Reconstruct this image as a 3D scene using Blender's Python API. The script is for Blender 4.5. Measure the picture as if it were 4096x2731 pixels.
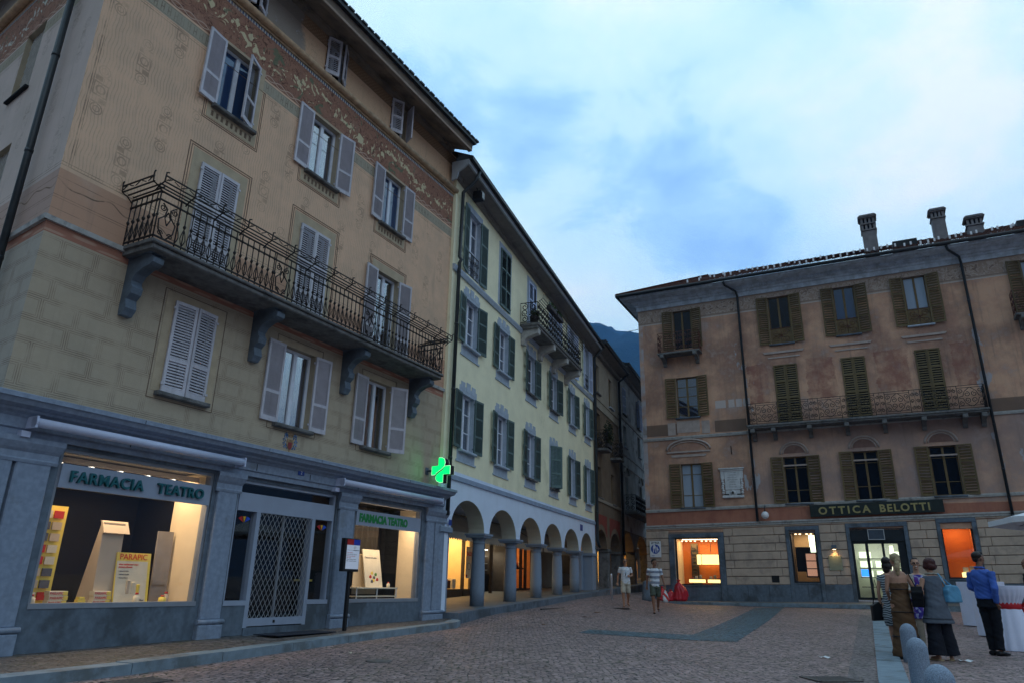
import bpy, bmesh, math, random
from mathutils import Vector, Matrix
R=math.radians; rnd=random.Random(7)
for o in list(bpy.data.objects): bpy.data.objects.remove(o)
SC=bpy.context.scene; COL=SC.collection
# ---------------------------------------------------------------- camera
cd=bpy.data.cameras.new('camera'); cam=bpy.data.objects.new('camera',cd); COL.objects.link(cam)
cd.sensor_width=36; cd.lens=2820/4096*36; cd.clip_start=.1; cd.clip_end=9000
cam.matrix_world=Matrix.Translation((0,0,1.05))@Matrix.Rotation(R(90+18.9),4,'X')@Matrix.Rotation(R(1.15),4,'Z')
SC.camera=cam
# ---------------------------------------------------------------- exposure
SC.view_settings.view_transform='Standard'; SC.view_settings.look='None'
SC.view_settings.exposure=.38; SC.view_settings.gamma=1
# ---------------------------------------------------------------- node expression helper
class X:
    def __init__(s,nt,v): s.nt=nt; s.v=v
    def _m(s,op,*a):
        n=s.nt.nodes.new('ShaderNodeMath'); n.operation=op
        for i,q in enumerate((s,)+a):
            q=q.v if isinstance(q,X) else q
            if isinstance(q,(int,float)): n.inputs[i].default_value=q
            else: s.nt.links.new(q,n.inputs[i])
        return X(s.nt,n.outputs[0])
    def __add__(s,o): return s._m('ADD',o)
    __radd__=__add__
    def __sub__(s,o): return s._m('SUBTRACT',o)
    def __rsub__(s,o): return X(s.nt,o)._m('SUBTRACT',s)
    def __mul__(s,o): return s._m('MULTIPLY',o)
    __rmul__=__mul__
    def __truediv__(s,o): return s._m('DIVIDE',o)
    def __lt__(s,o): return s._m('LESS_THAN',o)
    def __gt__(s,o): return s._m('GREATER_THAN',o)
    def sin(s): return s._m('SINE')
    def abs(s): return s._m('ABSOLUTE')
    def floor(s): return s._m('FLOOR')
    def fr(s): return s._m('FRACT')
    def mod(s,o): return s._m('FLOORED_MODULO',o)
    def min(s,o): return s._m('MINIMUM',o)
    def max(s,o): return s._m('MAXIMUM',o)
    def sqrt(s): return s._m('SQRT')
    def pw(s,o): return s._m('POWER',o)
    def near(s,c,w): return (s-c).abs()<w          # 1 where |s-c|<w
    def rng(s,a,b): return (s>a)*(s<b)
    def ss(s,a,b):
        n=s.nt.nodes.new('ShaderNodeMapRange'); n.interpolation_type='SMOOTHSTEP'
        s.nt.links.new(s.v,n.inputs[0]); n.inputs[1].default_value=a; n.inputs[2].default_value=b
        return X(s.nt,n.outputs[0])
def vec(nt,a,b,c):
    n=nt.nodes.new('ShaderNodeCombineXYZ')
    for i,q in enumerate((a,b,c)):
        q=q.v if isinstance(q,X) else q
        if isinstance(q,(int,float)): n.inputs[i].default_value=q
        else: nt.links.new(q,n.inputs[i])
    return n.outputs[0]
def nz(nt,v,scale,detail=4,rough=.55,dist=0,col=False):
    n=nt.nodes.new('ShaderNodeTexNoise'); n.inputs['Scale'].default_value=scale
    n.inputs['Detail'].default_value=detail; n.inputs['Roughness'].default_value=rough; n.inputs['Distortion'].default_value=dist
    if v is not None: nt.links.new(v,n.inputs['Vector'])
    return n.outputs['Color'] if col else X(nt,n.outputs[0])
def mix(nt,f,a,b,mode='MIX'):
    n=nt.nodes.new('ShaderNodeMix'); n.data_type='RGBA'; n.blend_type=mode
    for i,q in ((0,f),(6,a),(7,b)):
        q=q.v if isinstance(q,X) else q
        if isinstance(q,(int,float)): n.inputs[i].default_value=q if i==0 else (q,q,q,1)
        elif isinstance(q,tuple): n.inputs[i].default_value=tuple(q)+(1,) if len(q)==3 else q
        else: nt.links.new(q,n.inputs[i])
    return n.outputs[2]
def coords(nt,kind='Object'):
    t=nt.nodes.new('ShaderNodeTexCoord').outputs[kind]; s=nt.nodes.new('ShaderNodeSeparateXYZ'); nt.links.new(t,s.inputs[0])
    return t,X(nt,s.outputs[0]),X(nt,s.outputs[1]),X(nt,s.outputs[2])
# ---------------------------------------------------------------- world: dusk sky with clouds
W=bpy.data.worlds.new('World'); SC.world=W; W.use_nodes=True; nt=W.node_tree
bg=nt.nodes['Background']; bg.inputs[1].default_value=.122
t,x,y,z=coords(nt,'Generated')
sky=nt.nodes.new('ShaderNodeTexSky'); sky.sky_type='NISHITA'; sky.sun_disc=False; sky.sun_elevation=R(3); sky.sun_rotation=R(152)
sky.air_density=1.2; sky.ozone_density=3
def dirmask(d,c0,c1):
    d=Vector(d).normalized(); return (x*d.x+y*d.y+z*d.z).ss(c0,c1)
tz=(z.max(0)+.25)
q=vec(nt,x*1.15,y,z*1.7)
n1=nz(nt,q,5.2,12,.58,.35); n2=nz(nt,q,2.1,8,.55,.3)
den=(n1-.5)*.80+(n2-.5)*.80+.5
# broad banks: a pale bank high right, a darker blue bank over the street, clear pale air overhead
den=den*.95+.185+dirmask((.40,.66,.62),.90,.99)*.14+dirmask((.03,.62,.78),.93,.99)*.10-dirmask((.16,.84,.52),.974,.999)*.19-dirmask((-.06,.78,.62),.985,.999)*.16-dirmask((.27,.84,.47),.985,.999)*.06+dirmask((.09,.90,.42),.985,.999)*.14
r=nt.nodes.new('ShaderNodeValToRGB'); nt.links.new(den.v,r.inputs[0])
e=r.color_ramp.elements; e[0].position=.32; e[0].color=(.25,.48,.88,1); e[1].position=.92; e[1].color=(.80,.90,.97,1)
for p,c in ((.45,(.32,.58,.95,1)),(.55,(.41,.69,.97,1)),(.615,(.53,.79,.98,1)),(.70,(.585,.83,.97,1)),(.80,(.66,.86,.97,1))): k=e.new(p); k.color=c
low=mix(nt,(z).ss(.10,.30),(.05,.075,.13),r.outputs[0])   # low sky coloured dark for the mountain ring, to dim the lower walls
sm=nt.nodes.new('ShaderNodeMix'); sm.data_type='RGBA'; sm.inputs[0].default_value=.06
# unseen sky behind the camera dimmed to darken the facades; houses hide its foot
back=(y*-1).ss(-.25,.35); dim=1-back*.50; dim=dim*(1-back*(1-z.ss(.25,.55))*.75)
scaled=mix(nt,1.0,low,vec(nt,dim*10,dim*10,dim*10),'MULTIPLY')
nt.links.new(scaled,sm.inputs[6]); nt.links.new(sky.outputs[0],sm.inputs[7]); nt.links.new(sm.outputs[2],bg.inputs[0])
# ---------------------------------------------------------------- last light of the day from behind the clouds
sd=bpy.data.lights.new('sun','SUN'); sd.energy=.3; sd.angle=R(50); sd.color=(.85,.92,1.0)
sun=bpy.data.objects.new('sun',sd); COL.objects.link(sun); sun.rotation_euler=(R(58),0,R(28))
# ---------------------------------------------------------------- mesh builder
class MB:
    def __init__(s): s.v=[]; s.f=[]; s.m=[]; s.sm=[]
    def face(s,ids,m=0,sm=False): s.f.append(tuple(ids)); s.m.append(m); s.sm.append(sm)
    def poly(s,pts,m=0,sm=False):
        b=len(s.v); s.v+= [tuple(p) for p in pts]; s.face(range(b,b+len(pts)),m,sm)
    def box(s,x0,y0,z0,x1,y1,z1,m=0):
        b=len(s.v); s.v+=[(x0,y0,z0),(x1,y0,z0),(x1,y1,z0),(x0,y1,z0),(x0,y0,z1),(x1,y0,z1),(x1,y1,z1),(x0,y1,z1)]
        for q in ((0,3,2,1),(4,5,6,7),(0,1,5,4),(1,2,6,5),(2,3,7,6),(3,0,4,7)): s.face([b+i for i in q],m)
        return s
    def bx(s,x0,y0,z0,x1,y1,z1,c=.012,m=0):   # box with chamfered vertical+horizontal front edges
        P=[(x0,z0),(x1,z0),(x1,z1),(x0,z1)]; Q=[(x0+c,z0+c),(x1-c,z0+c),(x1-c,z1-c),(x0+c,z1-c)]
        b=len(s.v); s.v+=[(a,y1,z) for a,z in P]+[(a,y0+c,z) for a,z in P]+[(a,y0,z) for a,z in Q]
        s.face([b+3,b+2,b+1,b],m); s.face([b+8,b+9,b+10,b+11],m)
        for k in (0,4):
            for i in range(4):
                j=(i+1)%4; s.face([b+k+i,b+k+j,b+k+4+j,b+k+4+i],m)
        return s
    def prism(s,poly,a0,a1,axis='y',m=0,sm=False):  # poly = 2D points in the other two axes
        def P(p,a):
            return {'y':(p[0],a,p[1]),'x':(a,p[0],p[1]),'z':(p[0],p[1],a)}[axis]
        n=len(poly); b=len(s.v); s.v+=[P(p,a0) for p in poly]+[P(p,a1) for p in poly]
        s.face(range(b,b+n),m); s.face(range(b+2*n-1,b+n-1,-1),m)
        for i in range(n):
            j=(i+1)%n; s.face((b+i,b+n+i,b+n+j,b+j),m,sm)
        return s
    def tube(s,pts,r,n=6,m=0,cap=True,sm=True,flat=1.0,up=None):
        pts=[Vector(p) for p in pts]; N=len(pts); rr=r if isinstance(r,(list,tuple)) else [r]*N
        b=len(s.v); pu=None
        for i,p in enumerate(pts):
            d=(pts[min(i+1,N-1)]-pts[max(i-1,0)])
            d=d.normalized() if d.length>1e-9 else Vector((0,0,1))
            if pu is None:
                pu=Vector(up) if up else (Vector((0,0,1)) if abs(d.z)<.9 else Vector((1,0,0)))
            a=(pu-d*pu.dot(d)); a=a.normalized() if a.length>1e-6 else Vector((1,0,0)); c=d.cross(a); pu=a
            for k in range(n):
                t=2*math.pi*k/n; R_=rr[i]
                fx,fy=(R_ if not isinstance(R_,tuple) else R_[0]),(R_*flat if not isinstance(R_,tuple) else R_[1])
                s.v.append(tuple(p+a*(math.cos(t)*fx)+c*(math.sin(t)*fy)))
        for i in range(N-1):
            for k in range(n):
                k2=(k+1)%n; s.face((b+i*n+k,b+i*n+k2,b+(i+1)*n+k2,b+(i+1)*n+k),m,sm)
        if cap:
            s.face([b+k for k in range(n)][::-1],m); s.face([b+(N-1)*n+k for k in range(n)],m)
        return s
    def lathe(s,prof,n=16,c=(0,0,0),m=0,sm=True,cap=True,wob=None):
        b=len(s.v)
        for i,(r,z) in enumerate(prof):
            for k in range(n):
                t=2*math.pi*k/n; q=r*(wob(t,z) if wob else 1)
                s.v.append((c[0]+q*math.cos(t),c[1]+q*math.sin(t),c[2]+z))
        for i in range(len(prof)-1):
            for k in range(n):
                k2=(k+1)%n; s.face((b+i*n+k,b+i*n+k2,b+(i+1)*n+k2,b+(i+1)*n+k),m,sm)
        if cap:
            s.face([b+k for k in range(n)][::-1],m); s.face([b+(len(prof)-1)*n+k for k in range(n)],m)
        return s
    def sph(s,c,r,n=12,m=0):
        rx,ry,rz=r if isinstance(r,tuple) else (r,r,r); b=len(s.v); h=n//2
        for i in range(h+1):
            p=math.pi*i/h
            for k in range(n):
                t=2*math.pi*k/n; s.v.append((c[0]+rx*math.sin(p)*math.cos(t),c[1]+ry*math.sin(p)*math.sin(t),c[2]-rz*math.cos(p)))
        for i in range(h):
            for k in range(n):
                k2=(k+1)%n; s.face((b+i*n+k,b+i*n+k2,b+(i+1)*n+k2,b+(i+1)*n+k),m,True)
        return s
    def add(s,o,M=None,m=None):
        b=len(s.v); s.v+=[tuple(M@Vector(v)) if M else v for v in o.v]
        for f,mm,sm in zip(o.f,o.m,o.sm): s.face([b+i for i in f],mm if m is None else m,sm)
        return s
    def warp(s,fn): s.v=[fn(*v) for v in s.v]; return s
    def mesh(s,name,mats):
        me=bpy.data.meshes.new(name); me.from_pydata(s.v,[],s.f)
        for q in (mats if isinstance(mats,(list,tuple)) else [mats]): me.materials.append(q)
        me.polygons.foreach_set('material_index',s.m); me.polygons.foreach_set('use_smooth',s.sm)
        me.validate(); me.update(); return me
    def islands(s,name,mats,parent=None):   # one object per loose piece
        p=list(range(len(s.v)))
        def f(i):
            while p[i]!=i: p[i]=p[p[i]]; i=p[i]
            return i
        for q in s.f:
            for i in q[1:]: p[f(i)]=f(q[0])
        g={}
        for q,m,sm in zip(s.f,s.m,s.sm): g.setdefault(f(q[0]),[]).append((q,m,sm))
        for L in g.values():
            b=MB(); d={}
            for q,m,sm in L: b.face([d.setdefault(i,len(d)) for i in q],m,sm)
            b.v=[s.v[i] for i in d]; b.build(name,mats,parent)
    def build(s,name,mats,parent=None,loc=(0,0,0),rz=0,clean=False):
        me=s.mesh(name,mats)
        if clean:
            bm=bmesh.new(); bm.from_mesh(me); bmesh.ops.remove_doubles(bm,verts=bm.verts,dist=1e-5)
            bmesh.ops.recalc_face_normals(bm,faces=bm.faces); bm.to_mesh(me); bm.free()
        return link(name,me,parent,loc,rz)
def link(name,me,parent=None,loc=(0,0,0),rz=0,rot=None):
    o=bpy.data.objects.new(name,me); COL.objects.link(o); o.location=loc
    o.rotation_euler=rot if rot else (0,0,rz)
    if parent: o.parent=parent
    return o
def tag(o,label=None,cat=None,group=None,kind=None):
    if label: o['label']=label
    if cat: o['category']=cat
    if group: o['group']=group
    if kind: o['kind']=kind
    return o
def empty(name,loc=(0,0,0),rz=0,label=None,cat=None,group=None,kind=None):
    o=bpy.data.objects.new(name,None); COL.objects.link(o); o.location=loc; o.rotation_euler=(0,0,rz); o.empty_display_size=.2
    return tag(o,label,cat,group,kind)
def copy_tree(o,parent=None):
    c=o.copy(); COL.objects.link(c); c.parent=parent
    for ch in list(o.children): copy_tree(ch,c)
    return c
CACHE={}
def inst(name,key,fn,mats,parent,loc=(0,0,0),rz=0,rot=None):
    k=(name,key)
    if k not in CACHE: CACHE[k]=fn().mesh(name,mats)
    return link(name,CACHE[k],parent,loc,rz,rot)
def text_mesh(name,s,size,mat,ext=.01,bold=0,sx=1,spacing=1,align='LEFT'):
    c=bpy.data.curves.new(name,'FONT'); c.body=s; c.size=size; c.extrude=ext; c.offset=bold; c.space_character=spacing; c.align_x=align
    c.resolution_u=3
    o=bpy.data.objects.new(name,c); COL.objects.link(o)
    me=bpy.data.meshes.new_from_object(o.evaluated_get(bpy.context.evaluated_depsgraph_get()))
    bpy.data.objects.remove(o); bpy.data.curves.remove(c)
    me.transform(Matrix.Rotation(R(90),4,'X')@Matrix.Scale(sx,4,(1,0,0)))
    me.materials.clear()
    for q in (mat if isinstance(mat,list) else [mat]): me.materials.append(q)
    me.name=name
    return me
def text(name,s,size,mat,parent,loc,ext=.01,bold=0,sx=1,spacing=1,align='LEFT',rz=0):
    return link(name,text_mesh(name,s,size,mat,ext,bold,sx,spacing,align),parent,loc,rz)
# ---------------------------------------------------------------- materials
def base_mat(name):
    m=bpy.data.materials.new(name); m.use_nodes=True; nt=m.node_tree; b=nt.nodes['Principled BSDF']
    return m,nt,b
def bumpn(nt,b,h,st=.3,dist=.01):
    n=nt.nodes.new('ShaderNodeBump'); n.inputs['Strength'].default_value=st; n.inputs['Distance'].default_value=dist
    nt.links.new(h.v if isinstance(h,X) else h,n.inputs['Height']); nt.links.new(n.outputs[0],b.inputs['Normal'])
def M(name,col,rough=.7,var=.12,vs=6,bump=.15,bs=60,spec=.3,metal=0,dirt=None,emit=None,es=1,streak=0,orand=0):
    m,nt,b=base_mat(name); t,x,y,z=coords(nt)
    b.inputs['Roughness'].default_value=rough; b.inputs['Metallic'].default_value=metal; b.inputs['Specular IOR Level'].default_value=spec
    f=nz(nt,t,vs,6,.6)
    c=mix(nt,f.ss(.3,.7),tuple(k*(1-var) for k in col),tuple(min(1,k*(1+var)) for k in col))
    if streak:
        s=nz(nt,vec(nt,x*6,y*6,z*.5),1.2,4,.6); c=mix(nt,s.ss(.5,.8)*streak,c,tuple(k*.45 for k in col))
    if orand:
        oi=nt.nodes.new('ShaderNodeObjectInfo'); k=X(nt,oi.outputs['Random'])*orand+(1-orand*.6); c=mix(nt,1.0,c,vec(nt,k,k,k),'MULTIPLY')
    if dirt: c=mix(nt,nz(nt,t,dirt[1],6,.65).ss(dirt[2],dirt[2]+.15)*dirt[3],c,dirt[0])
    nt.links.new(c,b.inputs['Base Color'])
    if bump: bumpn(nt,b,nz(nt,t,bs,4,.6),bump,.01)
    if emit: b.inputs['Emission Color'].default_value=tuple(emit)+(1,); b.inputs['Emission Strength'].default_value=es
    return m
def glass_mat(name,tint=(.9,.95,1),refl=.10,rough=.02):
    m=bpy.data.materials.new(name); m.use_nodes=True; nt=m.node_tree; nt.nodes.clear()
    o=nt.nodes.new('ShaderNodeOutputMaterial'); g=nt.nodes.new('ShaderNodeBsdfGlossy'); g.inputs['Roughness'].default_value=rough
    t=nt.nodes.new('ShaderNodeBsdfTransparent'); t.inputs[0].default_value=tuple(tint)+(1,)
    lw=nt.nodes.new('ShaderNodeLayerWeight'); lw.inputs[0].default_value=.5
    f=X(nt,lw.outputs['Facing']).pw(4)*.6+refl
    ms=nt.nodes.new('ShaderNodeMixShader'); nt.links.new(f.min(1).v,ms.inputs[0]); nt.links.new(t.outputs[0],ms.inputs[1]); nt.links.new(g.outputs[0],ms.inputs[2])
    nt.links.new(ms.outputs[0],o.inputs[0]); return m
def pane_mat(name,col,refl=.5):   # opaque looking glass before a dark room
    m,nt,b=base_mat(name); b.inputs['Base Color'].default_value=tuple(col)+(1,); b.inputs['Roughness'].default_value=.08
    b.inputs['Specular IOR Level'].default_value=refl; b.inputs['Coat Weight'].default_value=refl*.7; b.inputs['Coat Roughness'].default_value=.03
    t,x,y,z=coords(nt); bumpn(nt,b,nz(nt,t,2.5,2),.08,.02); return m
def emis(name,col,st):
    m=bpy.data.materials.new(name); m.use_nodes=True; nt=m.node_tree; b=nt.nodes['Principled BSDF']
    b.inputs['Base Color'].default_value=tuple(c*.8 for c in col)+(1,); b.inputs['Emission Color'].default_value=tuple(col)+(1,); b.inputs['Emission Strength'].default_value=st
    return m
GRAN=M('granite',(.12,.155,.20),.65,.16,9,.25,180,dirt=((.055,.065,.075),1.1,.48,.75),streak=.5)
GRAN2=M('granite_pale',(.23,.285,.38),.6,.12,14,.2,200,dirt=((.15,.16,.17),2.5,.55,.5),streak=.35)
GRAN3=M('granite_column',(.22,.28,.37),.6,.40,110,.3,200,dirt=((.12,.14,.17),1.5,.56,.35))
STONE=M('stone_trim',(.42,.42,.41),.75,.12,8,.2,90,dirt=((.12,.12,.12),3,.52,.6),streak=.3)
DSTONE=M('stone_dark',(.15,.15,.15),.8,.2,8,.3,90,dirt=((.06,.06,.06),3,.5,.7),streak=.5)
IRON=M('wrought_iron',(.022,.018,.017),.6,.3,30,.1,100,dirt=((.05,.03,.025),12,.55,.5))
RUST=M('rusty_iron',(.13,.055,.04),.8,.3,30,.2,100,dirt=((.05,.03,.03),10,.5,.7))
PIPE=M('pipe_metal',(.016,.024,.03),.45,.2,10,.05,60,spec=.5)
ZINC=M('zinc_gutter',(.02,.022,.025),.5,.2,6,.1,60)
ALU=M('aluminium_frame',(.50,.52,.54),.4,.06,6,.03,80,metal=.3)
WPAINT=M('white_paint',(.75,.77,.80),.5,.05,6,.03,80)
SHUT=M('shutter_pale',(.53,.52,.575),.6,.08,5,.08,80,streak=.3,orand=.22)
SHUTG=M('shutter_green',(.10,.155,.155),.6,.12,5,.08,80,streak=.2,orand=.35)
SHUTO=M('shutter_olive',(.135,.10,.048),.65,.15,5,.1,80,streak=.35,orand=.3)
SHUTB=M('shutter_blue',(.50,.60,.80),.6,.1,5,.08,80)
WFRAME=M('window_white',(.68,.74,.84),.5,.05,6,.02,80)
OFRAME=M('window_brown',(.16,.11,.05),.6,.15,8,.05,80)
DARK=M('dark_room',(.012,.013,.016),.9,.1,3,0)
CURT=M('curtain',(.45,.50,.58),.9,.1,3,.1,20)
GLASS=glass_mat('shop_glass',(.96,.97,.98),.03)
GLASSU=glass_mat('window_glass',(.55,.6,.7),.34)
PANE=pane_mat('pane_dark',(.006,.008,.014),.3)
PANEB=pane_mat('pane_blue',(.02,.05,.13),.8)
PANEL=pane_mat('pane_pale',(.30,.37,.48),.5)
BLACK=M('black_plastic',(.015,.015,.017),.5,.1,10,.03,60)
# ================================================================ frames and ground
def frame(px,py,az): return (px,py,0),R(90-az)
def fw(fr,u,v,z=0):   # facade coords -> world (u along, v into the building)
    (px,py,_),a=fr; return Vector((px+u*math.cos(a)-v*math.sin(a),py+u*math.sin(a)+v*math.cos(a),z))
PHF=frame(-4.628,13.503,28.07)
e_=fw(PHF,6.6,0); YEF=frame(e_.x,e_.y,20.8)
RBF=frame(8.66,35.94,117)
def sstep(a,b,x):
    t=max(0,min(1,(x-a)/(b-a))); return t*t*(3-2*t)
def gz(x,y):
    z=-.25+.0155*min(y,120)
    (px,py,_),a=YEF; u=(x-px)*math.cos(a)+(y-py)*math.sin(a); v=-(x-px)*math.sin(a)+(y-py)*math.cos(a)   # v<0 = square side
    d=max(0,-v-.5)
    z+=(.15*sstep(-1,3,u)+.19*sstep(3,14,u))*(1-sstep(0,3.2,d))*(1-sstep(20,60,u)*.6)
    z+=.012*max(0,min(x-8,14))
    return z
def plat(u): return .33+.032*max(-1,min(u,40))      # arcade floor
def zw(u,z): return z+.022*max(-2,u)*max(0,min(1,(10-z)/5.5))   # the right building's courses climb with the square
# --- cobble material
def cobble(name,c1,c2,scale=9.5,fan=1.0):
    m,nt,b=base_mat(name); t,x,y,z=coords(nt)
    # segmental arcs: rows of setts bent into fans
    fx=(x*.8).mod(1.3)-.65
    yy=y+(1-(fx*fx*1.5))*.55*fan
    w=nz(nt,t,3,2,.5); v=vec(nt,x+w*.06,yy+w*.06,0)
    vo=nt.nodes.new('ShaderNodeTexVoronoi'); vo.feature='DISTANCE_TO_EDGE'; vo.inputs['Scale'].default_value=scale; vo.inputs['Randomness'].default_value=.55
    vc=nt.nodes.new('ShaderNodeTexVoronoi'); vc.inputs['Scale'].default_value=scale; vc.inputs['Randomness'].default_value=.55
    nt.links.new(v,vo.inputs['Vector']); nt.links.new(v,vc.inputs['Vector'])
    d=X(nt,vo.outputs['Distance']); gap=1-d.ss(.02,.10)
    sp=nt.nodes.new('ShaderNodeSeparateXYZ'); nt.links.new(vc.outputs['Color'],sp.inputs[0]); rv=X(nt,sp.outputs[0]); rv2=X(nt,sp.outputs[1])
    c=mix(nt,rv,c1,c2)
    c=mix(nt,(rv2>.82)*.5,c,tuple(k*.55 for k in c1)); c=mix(nt,(rv2<.10)*.5,c,tuple(min(1,k*1.5) for k in c2))
    big=nz(nt,t,.35,4,.6); c=mix(nt,big.ss(.42,.7)*.35,c,tuple(k*.6 for k in c1))
    wear=nz(nt,t,1.7,5,.7)
    joint=mix(nt,wear.ss(.45,.6),(.022,.02,.022),(.03,.042,.014)); holes=(1-d.ss(.05,.16))*(nz(nt,t,11,2,.6).ss(.47,.53))*nz(nt,t,1.3,4,.7).ss(.28,.42)
    c=mix(nt,holes.max(gap*.16),c,joint); nt.links.new(c,b.inputs['Base Color'])
    b.inputs['Roughness'].default_value=.55; b.inputs['Specular IOR Level'].default_value=.35
    bumpn(nt,b,d.ss(0,.22)*1.0+nz(nt,t,40,3)*.25,.6,.015); return m
COB=cobble('cobbles_porphyry',(.255,.175,.165),(.35,.25,.24),11.5)
COBB=cobble('cobbles_blue',(.065,.115,.15),(.10,.16,.20),10.5,.2)
COBP=cobble('setts_pavement',(.095,.085,.082),(.135,.12,.115),11,0)
FLAG=M('flagstones',(.13,.13,.125),.6,.15,3,.25,60,dirt=((.09,.09,.09),1.2,.5,.5))
KERB=M('kerb_granite',(.19,.25,.30),.6,.15,5,.3,120,dirt=((.10,.11,.11),1.4,.48,.7))
def sheet(name,xs,ys,fz,mat,dz=0):
    b=MB(); nx=len(xs)
    for y in ys:
        for x in xs: b.v.append((x,y,fz(x,y)+dz))
    for j in range(len(ys)-1):
        for i in range(nx-1): b.face((j*nx+i,j*nx+i+1,(j+1)*nx+i+1,(j+1)*nx+i),0,True)
    o=b.build(name,mat); tag(o,kind='structure'); return o
def fgrid(a,b,n): return [a+(b-a)*i/n for i in range(n+1)]
sheet('ground',[-850,-300,-60]+fgrid(-30,40,140)+[80,300,2200],[-380,-80]+fgrid(-8,70,156)+[90,140,400,3400],gz,COB)
def strip(name,path,mat,dz,kind='structure',sub=1.0):   # polygon strip given as two matching edges
    b=MB(); L,Rr=path
    pts=[]
    for (l0,l1),(r0,r1) in zip(zip(L,L[1:]),zip(Rr,Rr[1:])):
        n=max(1,int((Vector(l1)-Vector(l0)).length/sub))
        for i in range(n): pts.append((Vector(l0).lerp(Vector(l1),i/n),Vector(r0).lerp(Vector(r1),i/n)))
    pts.append((Vector(L[-1]),Vector(Rr[-1])))
    for l,r in pts:
        for k in (0,.25,.5,.75,1): q=l.lerp(r,k); b.v.append((q.x,q.y,gz(q.x,q.y)+dz))
    for i in range(len(pts)-1):
        for k in range(4): a=i*5+k; b.face((a,a+1,a+6,a+5),0,True)
    o=b.build(name,mat); tag(o,kind=kind); return o
# blue-grey band of darker setts, an L across the square
strip('paving_band',([(1.63,17.2),(3.75,15.94),(4.75,15.69),(8.2,23.55),(11.9,32.2)],[(2.0,18.25),(4.0,17.35),(4.25,17.31),(6.9,23.3),(10.35,31.4)]),COBB,.006)
strip('paving_band',([(10.0,33.0),(26,26.6)],[(10.45,33.9),(26.4,27.5)]),COBB,.010)
# pale stone strip beside the bollards
def kerbline(name,L,mat,w,h,dz=0,side=1,slab=1.2,cap=.006):
    b=MB(); pts=[Vector(p) for p in L]
    seg=[]
    for a,c in zip(pts,pts[1:]):
        d=(c-a); n=max(1,round(d.length/slab)); u=d.normalized(); nn=Vector((-u.y,u.x))*side*w
        for i in range(n):
            p=a.lerp(c,i/n)+u*cap; q=a.lerp(c,(i+1)/n)-u*cap
            j=rnd.uniform(-.006,.006)
            V_=[p,q,q+nn,p+nn]; top=[(k.x,k.y,gz(k.x,k.y)+h+dz+j) for k in V_]; bot=[(k.x,k.y,gz(k.x,k.y)-.2) for k in V_]
            s=len(b.v); b.v+=bot+top
            for f in ((0,3,2,1),(4,5,6,7),(0,1,5,4),(1,2,6,5),(2,3,7,6),(3,0,4,7)): b.face([s+k for k in f])
    o=b.build(name,mat,clean=True); tag(o,kind='structure'); return o
kerbline('stone_strip',[(2.4,4.8),(4.94,10.25),(12.95,26.7)],KERB,.36,.035,side=-1,slab=1.3)
strip('sett_border',([(2.05,4.97),(4.6,10.42),(12.6,26.85)],[(2.38,4.82),(4.92,10.27),(12.93,26.7)]),cobble('setts_border',(.18,.145,.145),(.25,.2,.2),12,0),.005)
# pharmacy pavement and kerb
KL=[(-7.2,4.2),(-5.34,8.23),(-4.60,9.55),(-4.02,10.95),(-2.88,13.95),(-1.17,17.95),(-1.12,18.5),(-1.25,19.0),(-1.6,19.35)]
kerbline('kerb',KL,KERB,.3,.13,side=1,slab=1.9)
b=MB(); fac=[fw(PHF,u,.12) for u in (-10.5,-6.5,-4.9,-3.6,-.6,3.4,5.2,6.3,6.7)]
for (kx,ky),f in zip(KL,fac):
    for k in (0,.33,.66,1):
        q=Vector((kx,ky)).lerp(Vector((f.x,f.y)),k); b.v.append((q.x,q.y,gz(q.x,q.y)+.12+.02*k))
for i in range(len(KL)-1):
    for k in range(3): a=i*4+k; b.face((a,a+4,a+5,a+1))
tag(b.build('pavement',COBP),kind='structure')
# arcade pavement (rises with the street)
b=MB(); us=fgrid(-.30,46,48)
for u in us:
    for v,dz in ((-.44,-.5),(-.44,0),(-.10,.004),(-.10,.004),(4.2,.01)):
        p=fw(YEF,u,v,plat(u)+dz); b.v.append(tuple(p))
for i in range(len(us)-1):
    for k in (0,1,3): a=i*5+k; b.face((a,a+5,a+6,a+1),0 if k<2 else 1)
b.poly([tuple(fw(YEF,-.30,v,z)) for v,z in ((-.44,-.5),(-.44,plat(-.3)),(4.2,plat(-.3)),(4.2,-.5))])
tag(b.build('arcade_pavement',[GRAN,FLAG]),kind='structure')
b=MB(); q=[fw(PHF,u,v) for u,v in ((5.6,.5),(5.6,-.3),(6.9,-.35),(7.1,.6))]; b.poly([(k.x,k.y,gz(k.x,k.y)+.125) for k in q]); tag(b.build('pavement',COBP),kind='structure')
# pavement before the right building
b=MB(); us=fgrid(-2.4,26,30)
for u in us:
    kt=.40+.012*u
    for v,z_ in ((-1.5,kt-.35),(-1.5,kt),(-1.2,kt+.004),(.3,zw(u,.41))): b.v.append(tuple(fw(RBF,u,v,z_)))
for i in range(len(us)-1):
    for k in range(3): a=i*4+k; b.face((a,a+4,a+5,a+1),0 if k<2 else 1)
b.face((0,1,2,3),0)
tag(b.build('pavement',[KERB,FLAG]),kind='structure')
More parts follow.
